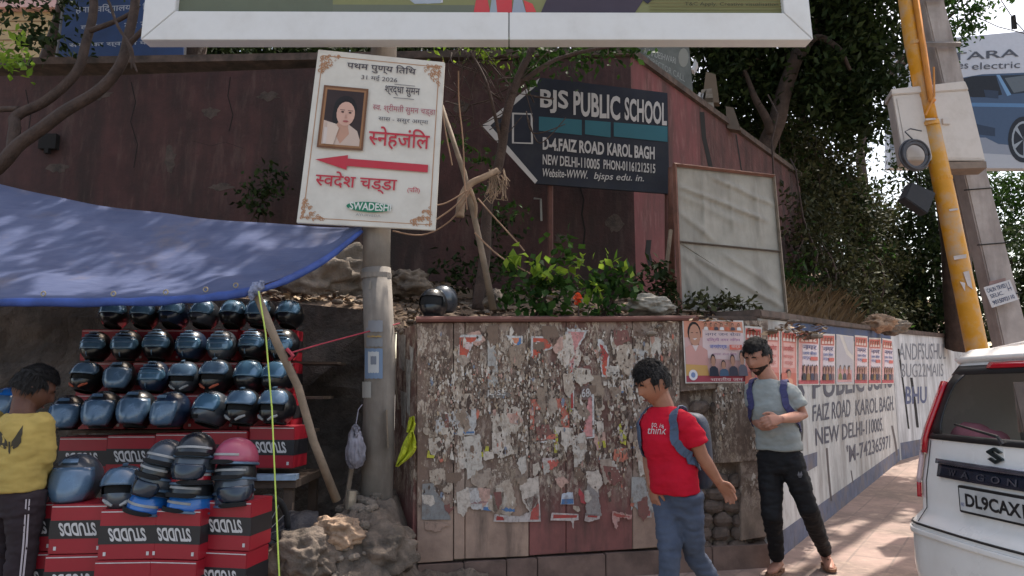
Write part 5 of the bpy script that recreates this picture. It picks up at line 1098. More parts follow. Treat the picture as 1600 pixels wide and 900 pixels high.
    def dh(x, y, z):
        hl = .42 + .12 * abs(x) if y > .0 else -.45
        if y > 0 and abs(x) > .8: hl = .1
        if hairfn: hl = hairfn(x, y, z, hl)
        return -.02 + .02 * sm(z, hl - .1, hl + .1) * 1 + sm(z, hl - .02, hl + .16) * (.011 + .007 * sm(z, .4, 1) + .009 * NZ.noise(V((x * 7, y * 7, z * 7))) + .006 * NZ.noise(V((x * 26, y * 18, z * 14))))
    def strands(n):
        mb = MB(); rs = random.Random(n)
        while n:
            q = V((rs.gauss(0, 1), rs.gauss(0, 1), rs.gauss(.4, 1))).normalized(); e = dh(*q)
            if e < .012: continue
            n -= 1; p = V(headpt(*q)) + q * (e - .002); tn = (V((rs.gauss(0, .3) - .3 * (q.x > 0), .25, 0)) if q.z > .55 else V((rs.gauss(0, .2), .15, -1))); tn = (tn - q * tn.dot(q)).normalized(); sd_ = tn.cross(q) * rs.uniform(.0016, .003); l_ = rs.uniform(.025, .05)
            a_, b_, c_ = p, p + tn * l_ * .5 + q * rs.uniform(.001, .004), p + tn * l_ + q * rs.uniform(-.004, .002)
            mb.add([H(*v) for v in (a_ - sd_, a_ + sd_, b_ + sd_, b_ - sd_, c_)], [(0, 1, 2, 3), (3, 2, 4)])
        mb.build('hair_strands', m_hair, root, fixn=False)
    shell('hair', dh); strands(1400)
    if beard:
        def db(x, y, z):
            k = sm(y, -.2, .1) * sm(-z, .28 if abs(x) > .45 else .36, .42); lip = math.exp(-(x / .28) ** 2 - ((z + .56) / .07) ** 2)
            return -.012 + k * (1 - lip) * (.014 + .004 * NZ.noise(V((x * 25, y * 25, z * 25))))
        shell('beard', db, m_beard)
    # shirt
    T = MB(); hemc = J['pelvis'] - V((0, 0, hem))
    pts = [(hemc, .178, .135), (J['pelvis'] + V((0, 0, .03)), .178, .132 * (1 + (belly - 1) * .7)), (J['pelvis'].lerp(J['neck'], .3), .168, .128 * belly), (J['pelvis'].lerp(J['neck'], .6) + f * .01, .185, .132), (J['pelvis'].lerp(J['neck'], .80), .182, .115), (J['pelvis'].lerp(J['neck'], .92), .13, .095), (J['pelvis'].lerp(J['neck'], 1.03), .082, .078)]
    T.rings([ring_at(c, s, f, a * k_ * (slim if i < 3 else (1 + slim) / 2), b * k_ * (slim if i < 3 else 1), 28) for i, (c, a, b) in enumerate(pts)])
    for S_ in 'LR':
        sh, el, wr = J['sh' + S_], J['el' + S_], J['wr' + S_]
        if longsleeve: T.tube([sh - (sh - J['neck']) * .25, sh, sh.lerp(el, .5), el, el.lerp(wr, .9)], [.078 * k_, .078 * k_, .07 * k_, .06 * k_, .045 * k_], 16)
        else: T.tube([sh - (sh - J['neck']) * .45 - V((0, 0, .015)), sh - V((0, 0, .012)), sh.lerp(el, sleeve * .5), sh.lerp(el, sleeve)], [.07 * k_, .073 * k_, .07 * k_, .071 * k_], 16)
    me = fuse(T, .009, 4, .5); folds(me, .009, (5, 5, 9), 3); folds(me, .006, (11, 11, 26), 5); link('shirt', me, root, shirt_m, True)
    # trousers
    T = MB(); hc_ = (J['hipL'] + J['hipR']) / 2
    T.rings([ring_at(c, s, f, a * k_ * min(1, trouser_r + .02) * slim, b * k_ * min(1, trouser_r + .05) * slim, 24) for c, a, b in [(hc_ - V((0, 0, .1)), .15, .105), (hc_, .168, .118), (J['pelvis'] + V((0, 0, .02)), .158, .11)]])
    for S_ in 'LR':
        hp_, kn, an = J['hip' + S_], J['kn' + S_], J['an' + S_]; e = an.lerp(kn, .06 if trouser_r < 1.1 else .0)
        T.tube([hp_ + V((0, 0, .03)), hp_.lerp(kn, .4), kn, kn.lerp(an, .5), e], [.104 * k_ * trouser_r, .096 * k_ * trouser_r, .076 * k_ * trouser_r, .066 * k_ * trouser_r, .056 * k_ * trouser_r], 16)
    me = fuse(T, .009, 4, .5); folds(me, .009, (6, 6, 12), 8); folds(me, .006, (13, 13, 34), 5); link('trousers', me, root, trou_m, True)
    return root, s, f
def strap(mb, pts, w_=.024, bv=None):
    N = 28; P_ = [spl([V(p) for p in pts], i / N) for i in range(N + 1)]; c = []
    for p in P_:
        h = bv.find_nearest(p) if bv else None
        if h and h[0] is not None: n_ = h[1]; n_ = n_ if n_.dot(p - h[0]) > -9 else -n_; c.append((h[0] + n_ * .007, n_))
        else: c.append((p, V((0, 0, 1))))
    L_, R_, L2, R2 = [], [], [], []
    for i, (p, n_) in enumerate(c):
        t_ = (c[min(i + 1, N)][0] - c[max(i - 1, 0)][0]).normalized(); b_ = t_.cross(n_).normalized()
        L_.append(p + b_ * w_); R_.append(p - b_ * w_); L2.append(p + b_ * w_ + n_ * .008); R2.append(p - b_ * w_ + n_ * .008)
    mb.rings([[a, b, d, e] for a, b, d, e in zip(L_, R_, R2, L2)])
def shirt_bvh(root):
    from mathutils.bvhtree import BVHTree
    ob = [c for c in root.children if c.name.startswith('shirt')][0]; return BVHTree.FromPolygons([v.co + ORG[ob] for v in ob.data.vertices], [tuple(p.vertices) for p in ob.data.polygons])
def sandal(root, an, ff, m):
    ff = V(ff); ff.z = 0; ff.normalize(); sd = V((-ff.y, ff.x, 0)); z = an.z - .085; mb = MB(); pts = []
    for t_, w_ in ((-.07, .03), (-.03, .038), (.05, .04), (.13, .05), (.19, .035), (.21, .01)): pts.append((t_, w_))
    poly = [an + ff * t_ + sd * w_ for t_, w_ in pts] + [an + ff * t_ - sd * w_ for t_, w_ in reversed(pts)]
    mb.prism([V((p.x, p.y, z)) for p in poly], (0, 0, .02)); mb.tube([V((*(an + ff * .06 + sd * .045).xy, z + .02)), V((*(an + ff * .09).xy, z + .065)), V((*(an + ff * .06 - sd * .045).xy, z + .02))], .012, 6, flat=.5); mb.build('sandal', m, root)
# man in red
m_redsh = mk('red_cotton', L(178, 14, 40), .85, var=.12, scale=5, bump=.25, bdist=.006, spec=.25); m_jean = mk('blue_denim', L(62, 70, 88), .9, var=.3, scale=4, bump=.35, dirt=L(92, 100, 116), damt=.45, dscale=3)
m_pack = mk('dark_navy_nylon', L(40, 46, 62), .6, var=.2, scale=6, bump=.3)
Y = 4.12; jp = lambda x, y, d=0: P(x, y, Y + d)
fr_ = V((-.72, -.69, 0))
J = dict(front=fr_, hf=V((-.80, -.42, -.42)), head=jp(1020, 598, 0), neck=jp(1037, 640, .02), pelvis=jp(1054, 757, 0), shL=jp(1075, 662, -.12), shR=jp(1016, 657, .13), elL=jp(1097, 713, -.10), elR=jp(1014, 718, .15), wrL=jp(1122, 752, -.07), wrR=jp(1019, 760, .04),
         hdL=V((.62, -.05, -.75)), pnL=V((-.5, -.6, -.3)), tsL=V((-.3, -.9, .1)), hdR=V((.1, -.3, -1)), pnR=V((.7, .3, 0)), tsR=V((-.3, -.8, 0)), curlL=.55,
         hipL=jp(1075, 779, -.05), hipR=jp(1042, 777, .06), knL=jp(1086, 868, .05), knR=jp(1047, 874, -.05), anL=jp(1128, 935, .12), anR=jp(1043, 958, -.08), ffL=V((-.6, -.6, -.25)), ffR=V((-.72, -.69, 0)))
red, s, f = make_person('man in a red T-shirt and jeans walking with his head bowed past the boarded wall', J, m_skin1, m_redsh, m_jean, sleeve=.62, hem=.05, belly=1.18, sc=.94, trouser_r=.86, slim=.83, hairfn=lambda x, y, z, hl: hl - .14 if y > .2 else hl)
a = MB()
class RayTo:
    """plane facing a figure, for the print on its shirt"""
    def __init__(s, c, n): s.c = c; s.nn = V(n).normalized()
    def px(s, x, y, off=0): r = RAY(x, y); o = V((0, 0, CAMH)); return o + r * ((s.c + s.nn * off - o).dot(s.nn) / r.dot(s.nn))
def wrap_text(root, target, txts, m, name, shear=.25):
    """lay lettering on the shirt by dropping it onto the cloth surface along the view of the chest"""
    from mathutils.bvhtree import BVHTree
    ob = [c for c in root.children if c.name.startswith(target)][0]; bv = BVHTree.FromPolygons([v.co + ORG[ob] for v in ob.data.vertices], [tuple(p.vertices) for p in ob.data.polygons])
    mb = MB()
    for tx, q, col in txts:
        vs, fs = textmesh(tx, .004, shear) if isinstance(tx, str) else (tx, None)
        if fs is None: pix = tx; fs = [tuple(range(len(tx)))]
        else:
            x0, x1 = min(v.x for v in vs), max(v.x for v in vs); y0, y1 = min(v.y for v in vs), max(v.y for v in vs); pix = []
            for v in vs:
                u = (v.x - x0) / (x1 - x0); t_ = (v.y - y0) / (y1 - y0); g = [q[0][i] * (1 - u) * (1 - t_) + q[1][i] * u * (1 - t_) + q[2][i] * u * t_ + q[3][i] * (1 - u) * t_ for i in (0, 1)]; pix.append(g)
        out = []
        for x, y in pix:
            r = RAY(x, y).normalized(); h = bv.ray_cast(V((0, 0, CAMH)), r)
            out.append(h[0] - r * .004 if h[0] else None)
        good = [p for p in out if p is not None]
        if not good: continue
        d_ = sum((p.length for p in good)) / len(good); out = [p if p is not None else V((0, 0, CAMH)) + RAY(*pix[i]).normalized() * d_ for i, p in enumerate(out)]
        mb.add(out, [f_ for f_ in fs], col)
    if mb.v: mb.build(name, m, root, cols=True, fixn=False)
WP = L(196, 176, 176)
wrap_text(red, 'shirt', [('think', [(1012, 678), (1041, 679), (1041, 666), (1012, 666)], WP), ('to', [(1018, 667), (1026, 667), (1026, 660), (1018, 660)], WP), ('is', [(1030, 668), (1037, 668), (1037, 662), (1030, 662)], WP)], PRINT, 'chest_print')
def rucksack(label, back_c, s, f, h, w_, d, sL, m, root_loc, straps):
    t = thing('backpack', label, 'backpack', tuple(back_c))
    mb = MB(); mb.rings([[back_c + s * (w_ / 2 * kx * math.copysign(abs(math.cos(q)) ** .6, math.cos(q))) - f * (d / 2 * kx * math.copysign(abs(math.sin(q)) ** .6, math.sin(q))) + V((0, 0, zz * h)) for q in [2 * math.pi * i / 24 for i in range(24)]] for zz, kx in ((-.5, .75), (-.46, .92), (-.3, 1.04), (0, 1.0), (.3, .92), (.44, .78), (.5, .5))]); me = baked(mb.mesh(), [('SUBSURF', dict(levels=1))]); folds(me, .006); link('pack_body', me, t, m, True)
    mb = MB(); mb.box(back_c - f * (d / 2 + .012) - V((0, 0, h * .12)), (w_ * .72, .03, h * .45), solidrot(math.atan2(s.y, s.x))); mb.build('front_pocket', m, t, bev=.01)
    bv = shirt_bvh(root_loc)
    for pts, mm in straps: mb = MB(); strap(mb, pts, .024, bv); mb.build('shoulder_strap', mm, t)
    return t
back = J['pelvis'].lerp(J['neck'], .5) - f * .2 - V((0, 0, .03))
m_strap = mk('slate_strap', L(62, 76, 98), .7, var=.15, bump=.2)
rucksack('dark navy backpack worn by the man in the red T-shirt', back, s, f, .44, .29, .14, None, m_pack, red,
         [([J['neck'] + s * .10 - f * .09 + V((0, 0, -.02)), J['neck'] + s * .115 - f * .01 + V((0, 0, .005)), J['neck'] + s * .12 + f * .065 + V((0, 0, -.06)), J['neck'].lerp(J['pelvis'], .4) + s * .135 + f * .125, J['neck'].lerp(J['pelvis'], .62) + s * .185 + f * .05, J['neck'].lerp(J['pelvis'], .72) + s * .17 - f * .1], m_strap),
          ([J['neck'] - s * .10 - f * .09 + V((0, 0, -.02)), J['neck'] - s * .115 - f * .01 + V((0, 0, .005)), J['neck'] - s * .12 + f * .065 + V((0, 0, -.06)), J['neck'].lerp(J['pelvis'], .4) - s * .135 + f * .125, J['neck'].lerp(J['pelvis'], .62) - s * .185 + f * .05, J['neck'].lerp(J['pelvis'], .72) - s * .17 - f * .1], m_strap)])
# man in grey
m_grey = mk('grey_melange', L(148, 152, 149), .9, var=.12, scale=9, bump=.25, bdist=.005, spec=.2); m_blk = mk('black_track_cloth', L(24, 24, 27), .75, var=.2, scale=5, bump=.3, spec=.3); m_skin2 = mk('skin_tan', L(166, 118, 98), .55, var=.12, scale=14, bump=.05, spec=.35)
Y = 5.28; fr_ = V((-.55, -.83, 0))
fL = PZ(1294, 887, 0); fR = PZ(1216, 897, 0)
J = dict(front=fr_, hf=V((-.68, -.62, -.32)), head=jp(1184, 558, -.02), neck=jp(1201, 597, .0), pelvis=jp(1217, 697, 0), shL=jp(1236, 612, -.10), shR=jp(1178, 607, .12), elL=jp(1254, 650, -.10), elR=jp(1180, 655, .1), wrL=jp(1219, 655, -.34), wrR=jp(1192, 667, -.12),
         hdL=V((-.9, -.3, -.1)), pnL=V((-.3, .8, -.4)), tsL=V((0, -.3, 1)), hdR=V((.15, -.75, .2)), pnR=V((.7, .2, .2)), tsR=V((-.2, -.2, 1)), curlL=.8, curlR=.9,
         hipL=jp(1234, 717, -.04), hipR=jp(1203, 717, .06), knL=jp(1262, 792, -.04), knR=jp(1206, 806, .0), anL=V((fL.x - .01, fL.y, .1)), anR=V((fR.x, fR.y, .1)), ffL=V((-.25, -1, -.1)), ffR=V((-.6, -.8, 0)))
gm, s, f = make_person('bearded man in a grey T-shirt and black track trousers walking beside the painted wall', J, m_skin2, m_grey, m_blk, sleeve=.62, hem=.03, beard=True, slim=.9, trouser_r=.92, hairfn=lambda x, y, z, hl: hl - .06 + .1 * NZ.noise(V((x * 6, z, 0))))
m_sand = mk('brown_sandal', L(120, 84, 62), .7, var=.2)
sandal(gm, J['anL'], J['ffL'], m_sand); sandal(gm, J['anR'], J['ffR'], m_sand)
wrap_text(gm, 'trousers', [([(1246, 742), (1248, 736), (1250, 741), (1252, 736), (1254, 742), (1252, 746), (1248, 746)], None, L(110, 110, 116))], PRINT, 'leg_logo')
m_pur = mk('purple_blue_strap', L(56, 56, 98), .7, var=.15, bump=.2); m_pk2 = mk('black_nylon', L(30, 31, 38), .6, var=.2, bump=.3)
back = J['pelvis'].lerp(J['neck'], .46) - f * .2
nk, pv = J['neck'], J['pelvis']
def stp(sg, m): return ([nk + s * .10 * sg - f * .09 + V((0, 0, -.02)), nk + s * .115 * sg - f * .01 + V((0, 0, .008)), nk + s * .12 * sg + f * .07 + V((0, 0, -.06)), nk.lerp(pv, .38) + s * .135 * sg + f * .13, nk.lerp(pv, .6) + s * .19 * sg + f * .04, nk.lerp(pv, .72) + s * .17 * sg - f * .1], m)
rucksack('black backpack with purple blue straps worn by the man in grey', back, s, f, .46, .3, .15, None, m_pk2, gm, [stp(1, m_pur), stp(-1, m_pur)])
# man in yellow seen from behind
m_yls = mk('mustard_sweat_cloth', L(172, 148, 84), .9, var=.12, scale=6, bump=.3, spec=.2); m_trk = mk('dark_plum_trousers', L(40, 28, 34), .85, var=.2, bump=.25); m_skin3 = mk('skin_dark', L(92, 62, 50), .55, var=.12, bump=.05, spec=.3)
Y = 4.1; fr_ = V((.45, .89, 0))
J = dict(front=fr_, hf=V((.75, .5, -.42)), head=jp(52, 608, .05), neck=jp(35, 648, .0), pelvis=jp(24, 752, 0), shL=jp(-14, 664, .02), shR=jp(64, 664, -.02), elL=jp(-32, 724, .1), elR=jp(69, 716, 0), wrL=jp(-5, 760, .3), wrR=jp(60, 752, .12),
         hdL=V((.5, .7, -.2)), pnL=V((0, 0, -1)), tsL=V((1, 0, 0)), hdR=V((-.1, .3, -1)), pnR=V((-.8, .2, 0)), tsR=V((.2, .9, 0)), hipL=jp(2, 775, .03), hipR=jp(42, 775, -.03), knL=jp(2, 868, .05), knR=jp(34, 868, -.02), anL=PZ(0, 960, .1), anR=PZ(22, 966, .1), ffL=V((.45, .89, 0)), ffR=V((.6, .8, 0)))
J['anL'] = V((J['knL'].x, J['knL'].y - .02, .08)); J['anR'] = V((J['knR'].x - .02, J['knR'].y, .08))
ym, s, f = make_person('person in a mustard yellow long sleeved top seen from behind at the helmet stall', J, m_skin3, m_yls, m_trk, longsleeve=True, hem=.05, sc=.98, hairfn=lambda x, y, z, hl: hl if y > .2 else -.3)
DKP = L(58, 50, 34)
wrap_text(ym, 'shirt', [([(-6, 668), (2, 676), (6, 684), (11, 690), (12, 698), (6, 696), (0, 690), (-5, 682)], None, DKP), ([(-3, 686), (4, 693), (10, 699), (8, 702), (1, 698), (-3, 692)], None, DKP), ([(36, 664), (29, 674), (24, 682), (18, 690), (17, 698), (24, 696), (31, 688), (35, 678)], None, DKP), ([(33, 684), (26, 692), (19, 699), (21, 702), (28, 698), (33, 691)], None, DKP), ([(13, 690), (16, 690), (16, 706), (14.5, 710), (13, 706)], None, DKP)], PRINT, 'back_print')
WS = L(190, 180, 186)
wrap_text(ym, 'trousers', [([(40, 780), (42, 780), (38, 850), (30, 930), (27, 930), (35, 850)], None, WS), ([(45, 780), (47, 780), (43, 850), (35, 930), (32, 930), (40, 850)], None, WS)], PRINT, 'side_stripe')
mb = MB(); mb.box((-2.9, 4.1, .005), (.01, .01, .01)) if False else None

# ------------------------------------------------------------------ white hatchback
YAW = 84; h_ = V((math.sin(R(YAW)), math.cos(R(YAW)), 0)); r__ = V((math.cos(R(YAW)), -math.sin(R(YAW)), 0)); HW = .735
CC = P(1389, 760, 4.3); ORGC = V((CC.x, CC.y, -.1)) + r__ * HW - h_ * .0
def itp(tab, z):
    for (a, b), (c, d) in zip(tab, tab[1:]):
        if a <= z <= c: t_ = (z - a) / (c - a); return b + (d - b) * t_
    return tab[0][1] if z < tab[0][0] else tab[-1][1]
XR = [(.2, .06), (.3, .0), (.5, -.03), (.72, -.02), (.78, .05), (.95, .06), (1.08, .085), (1.2, .1), (1.5, .2), (1.6, .26), (1.68, .36), (1.735, .6), (1.76, .95)]
HWT = [(.2, .66), (.35, .72), (.75, .735), (.95, .735), (1.15, .725), (1.5, .655), (1.6, .61), (1.68, .53), (1.735, .42), (1.76, .3)]
XF = [(.2, 3.5), (.5, 3.6), (.8, 3.58), (.98, 3.45), (1.08, 2.75), (1.3, 2.4), (1.55, 1.95), (1.68, 1.75), (1.735, 1.6), (1.76, 1.4)]
def outline(z, n=64, off=0):
    """closed loop starting at the left front, round the back, to the right front; local x right, y forward"""
    w_, yr, yf = itp(HWT, z) + off, itp(XR, z) - off, itp(XF, z) + off; rc = min(.27, w_ * .5); pts = []
    for k in range(8): pts.append((-w_, yf - .3 - (yf - .3 - yr - rc) * k / 8))
    for k in range(9): q = math.pi / 2 * k / 8; pts.append((-w_ + rc - rc * math.cos(q) , yr + rc - rc * math.sin(q) ** 1.0 * .9))
    for k in range(1, 14): t_ = k / 14; pts.append((-w_ + rc + (2 * w_ - 2 * rc) * t_, yr + rc * .1 - rc * .1 * math.sin(math.pi * t_)))
    for k in range(9): q = math.pi / 2 * (8 - k) / 8; pts.append((w_ - rc + rc * math.cos(q), yr + rc - rc * math.sin(q) * .9))
    for k in range(1, 9): pts.append((w_, yr + rc + (yf - .3 - yr - rc) * k / 8))
    for k in range(1, 8): t_ = k / 8; pts.append((w_ - 2 * w_ * t_, yf - .3 * abs(2 * t_ - 1) ** 2.5))
    return pts
def carp(x, y, z): return ORGC + r__ * x + h_ * y + V((0, 0, z))
def csurf(t, z, off=0):
    """t runs over outline indices (0..46)"""
    o = outline(z, off=off); i = int(t); f_ = t - i; a, b = o[i], o[min(i + 1, len(o) - 1)]; return carp(a[0] + (b[0] - a[0]) * f_, a[1] + (b[1] - a[1]) * f_, z)
car = thing('car', 'white hatchback seen from behind at the right edge of the picture', 'car', tuple(ORGC))
m_car = mk('white_car_paint', L(232, 228, 224), .28, var=.03, scale=2, bump=0, coat=.5, dirt=L(205, 196, 188), damt=.35, dscale=3)
m_tint = glassmat('tinted_glass', (.02, .022, .023, 1), .84, .03); m_trim = mk('black_trim', L(28, 28, 30), .4, bump=0); m_chr = mk('chrome_strip', L(120, 124, 140), .15, .85, var=.3, scale=12, bump=0)
m_tl = mk('red_lamp_lens', L(176, 14, 34), .15, var=.08, bump=0, coat=.6); m_tlw = mk('clear_lamp_lens', L(196, 170, 172), .2, var=.1, scale=20, bump=0, coat=.6); m_int = mk('dark_car_interior', L(150, 147, 144), .9)
zs = [.2, .26, .33, .42, .5, .6, .68, .72, .745, .78, .86, .95, 1.02, 1.08, 1.14, 1.2, 1.28, 1.36, 1.44, 1.5, 1.56, 1.6, 1.64, 1.68, 1.71, 1.735, 1.76]
WT0, WT1, WZ0, WZ1 = 11.2, 33.8, 1.2, 1.56
mb = MB(); rows = [[carp(x, y, z) for x, y in outline(z)] for z in zs]; n = len(rows[0]); vs = [p for r in rows for p in r]; fs = []
for j in range(len(zs) - 1):
    for i in range(n):
        k = (i + 1) % n
        if WZ0 <= zs[j] and zs[j + 1] <= WZ1 and 15 <= i < 30: continue
        if WZ0 <= zs[j] and zs[j + 1] <= 1.5 and (i < 6 or 40 <= i < 46): continue
        if 1.14 <= zs[j] and zs[j + 1] <= 1.6 and 47 <= i < 53: continue
        fs.append((j * n + i, j * n + k, (j + 1) * n + k, (j + 1) * n + i))
fs.append(tuple((len(zs) - 1) * n + i for i in range(n))); mb.add(vs, fs); mb.build('body', m_car, car, smooth=True)
def cpatch(t0, t1, z0, z1, off, nm, m, nt_=14, nz=8, t0f=None, th=.0, smooth=True, t1f=None):
    rows = []
    for j in range(nz + 1):
        z = z0 + (z1 - z0) * j / nz; a_ = t0f(j / nz) if t0f else t0; b_ = t1f(j / nz) if t1f else t1; rows.append([csurf(a_ + (b_ - a_) * i / nt_, z, off) for i in range(nt_ + 1)])
    mb = MB(); mb.rings(rows, closed=False, caps=False); me = mb.mesh()
    if th: me = baked(me, [('SOLIDIFY', dict(thickness=th, offset=0))])
    return link(nm, me, car, m, smooth)
cpatch(0, 0, WZ0, WZ1, -.004, 'rear_window', m_tint, 22, 8, lambda q: 15.0, t1f=lambda q: 30.0)
# blacked-out glass surround
for args in ((14.4, 30.6, 1.18, 1.215), (14.0, 31.0, 1.535, 1.585)): cpatch(*args, .006, 'window_surround', m_trim, 24, 2, th=.004)
cpatch(0, 0, 1.21, 1.54, .006, 'window_surround', m_trim, 5, 6, lambda q: 14.4, th=.004, t1f=lambda q: 16.6 - .9 * max(0, math.sin(math.pi * q)) ** .5)
cpatch(0, 0, 1.21, 1.54, .006, 'window_surround', m_trim, 5, 6, lambda q: 28.4 + .9 * max(0, math.sin(math.pi * q)) ** .5, th=.004, t1f=lambda q: 30.6)
for sd in (0, 1):
    mir = (lambda t: t) if sd == 0 else (lambda t: 45 - t)
    for z0, z1, m, nm in ((1.1, 1.5, m_tl, 'tail_light'), (.93, 1.1, m_tlw, 'reversing_lens'), (.85, .93, m_tl, 'lower_lens')):
        cpatch(0, 0, z0, z1, .014, nm, m, 8, 6, (lambda q: mir(9.6)), th=.02, t1f=(lambda q, z0=z0, z1=z1: mir(14.5 if z0 > 1 else 13.6)))
    cpatch(0, 0, .3, .38, .006, 'bumper_reflector', m_tl, 4, 2, lambda q: mir(11.5), th=.006, t1f=lambda q: mir(14.0))
cpatch(8, 37, .715, .725, .004, 'bumper_gap', m_trim, 30, 1, th=.004)
cpatch(8, 37, .665, .695, .006, 'bumper_lip', m_car, 36, 3, th=.012)
cpatch(10, 35, .22, .30, .006, 'lower_valance', m_trim, 26, 3, th=.006)
def onrear(x, z, off=0):
    best = None
    for i in range(160):
        t_ = 10 + 25 * i / 159; p = csurf(t_, z, off); q = (p - ORGC).dot(r__)
        if best is None or abs(q - x) < best[0]: best = (abs(q - x), p)
    return best[1]
MIDT = 22.5
for t_ in (14.8, 30.2): cpatch(t_ - .04, t_ + .04, .73, 1.17, .003, 'panel_gap', m_trim, 1, 6, th=.003)
def slab(x0, x1, z0, z1, off, th, nm, m, par=car, bev=.004):
    mb = MB(); a_ = onrear(x0, (z0 + z1) / 2, off); b_ = onrear(x1, (z0 + z1) / 2, off); d_ = (b_ - a_).normalized(); up = V((0, 0, 1)); n_ = d_.cross(up)
    if n_.dot(h_) > 0: n_ = -n_
    pts = [V((a_.x, a_.y, ORGC.z + z0)), V((b_.x, b_.y, ORGC.z + z0)), V((b_.x, b_.y, ORGC.z + z1)), V((a_.x, a_.y, ORGC.z + z1))]
    mb.prism([p - n_ * .01 for p in pts], n_ * (th + .01)); o = mb.build(nm, m, par, bev=bev); return o, [p + n_ * (th + .0015) for p in pts]
gx0, gx1 = -.44, .44
gm1 = cpatch(17, 28, 1.055, 1.08, .02, 'garnish', m_chr, 20, 2, th=.03); cpatch(17, 28, .985, 1.053, .012, 'garnish', mk('dark_chrome', L(54, 60, 78), .2, .7, var=.3, scale=10, bump=0), 20, 3, th=.02)
gq = [onrear(x, z, .026) for x, z in ((-.38, .985), (.38, .985), (.38, 1.053), (-.38, 1.053))]
gq = None
mb = MB()
def sub(q, u0, u1, t0, t1): return [bil(q, u0, t0), bil(q, u1, t0), bil(q, u1, t1), bil(q, u0, t1)]
for i, ch in enumerate('WAGON R'):
    if ch != ' ':
        xx = -.3 + i * .1; qd = [onrear(x, z, .027) for x, z in ((xx, 1.002), (xx + .055, 1.002), (xx + .055, 1.036), (xx, 1.036))]
        for q_, z in zip(qd, (1.002, 1.002, 1.036, 1.036)): q_.z = ORGC.z + z
        put_text(mb, ch, qd, (1, 1, 1, 1), .01)
mb.build('badge_lettering', m_chr, car, fixn=False)
PX0 = -.27
pl_, pq = slab(-.22, .3, .83, .965, .008, .018, 'plate_frame', m_trim); inn = sub(pq, .025, .975, .09, .91); mb = MB(); mb.quad(*inn); mb.build('number_plate', mk('plate_white', L(176, 176, 176), .5, bump=0), car, fixn=False)
nrm_ = -h_ * .002; mb = MB(); put_text(mb, 'DL9CAX17', [p + nrm_ for p in sub(inn, .08, .96, .2, .8)], (1, 1, 1, 1), .03); mb.build('plate_lettering', m_trim, car, fixn=False)
mb = MB(); put_text(mb, 'IND', [p + nrm_ for p in sub(inn, .015, .06, .2, .35)], (1, 1, 1, 1), .0); mb.build('plate_mark', mk('plate_blue', L(40, 60, 130), .5, bump=0), car, fixn=False)
# angular S shaped emblem
e_, eq = slab(-.052, .052, 1.092, 1.172, .0, .003, 'emblem_base', m_car); mb = MB()
Sp = [(.5, 1), (.95, .74), (.78, .64), (.5, .8), (.36, .72), (.98, .36), (.98, .27), (.5, 0), (.05, .26), (.22, .36), (.5, .2), (.64, .28), (.02, .64), (.02, .73)]
mb.prism([bil(eq, *p) for p in Sp], -h_ * .012); mb.build('emblem', mk('emblem_dark_chrome', L(60, 72, 76), .2, .8, bump=0), car)
cpatch(19.5, 25.5, 1.565, 1.595, .012, 'brake_lamp', m_tl, 8, 2, th=.012)
cpatch(9.5, 35.5, 1.615, 1.665, .03, 'roof_spoiler', m_car, 30, 4, th=.03)
mb = MB(); mb.tube([onrear(.06, 1.19, .015), onrear(.04, 1.225, .03), onrear(-.3, 1.27, .02)], [.013, .008, .006], 6); mb.build('rear_wiper', m_trim, car)
# cabin seen through the glass
mb = MB(); mb.box(carp(0, .75, 1.12), (1.2, 1.0, .04), solidrot(-R(YAW) + 0)); mb.build('parcel_shelf', m_int, car)
for x in (-.35, .35):
    mb = MB(); mb.box(carp(x, .95, 1.2), (.45, .14, .5), solidrot(-R(YAW))); mb.box(carp(x, .95, 1.5), (.22, .1, .14), solidrot(-R(YAW))); mb.build('rear_seat', m_int, car, bev=.03)
cpatch(47, 52.99, 1.14, 1.6, -.004, 'windscreen', m_tint, 8, 6)
for (t0, t1, zz) in ((0, 6, 0), (40, 46, 0)): cpatch(t0, t1, 1.14, 1.5, -.004, 'side_window', m_tint, 8, 4)
mb = MB(); mb.ell(carp(-.4, .3, 1.2), (.1, .13, .075)); mb.ell(carp(-.3, .3, 1.19), (.09, .12, .06)); me = mb.mesh(); folds(me, .02); link('cushion', me, car, mk('pink_cushion', L(206, 130, 142), .9, var=.2, scale=9), True)
for sx in (-1, 1):
    for yy in (.62, 2.95):
        c = carp(sx * (HW - .075), yy, .28); mb = MB(); mb.tube(ringpts(c, h_, V((0, 0, 1)), .235, 28), .06, 10); w__ = mb.build('wheel', m_rub, car, smooth=True)
        mb = MB(); mb.tube([c - r__ * .06, c + r__ * .06], [.19, .19], 20); mb.build('rim', mk('wheel_rim', L(150, 150, 152), .4, .6, bump=0) if 'wheel_rim' not in bpy.data.materials else bpy.data.materials['wheel_rim'], w__)
for sx in (-1, 1): mb = MB(); mb.ell(carp(sx * (HW + .1), 2.5, 1.1), (.1, .06, .08), solidrot(-R(YAW))); mb.build('wing_mirror', m_car, car, smooth=True)
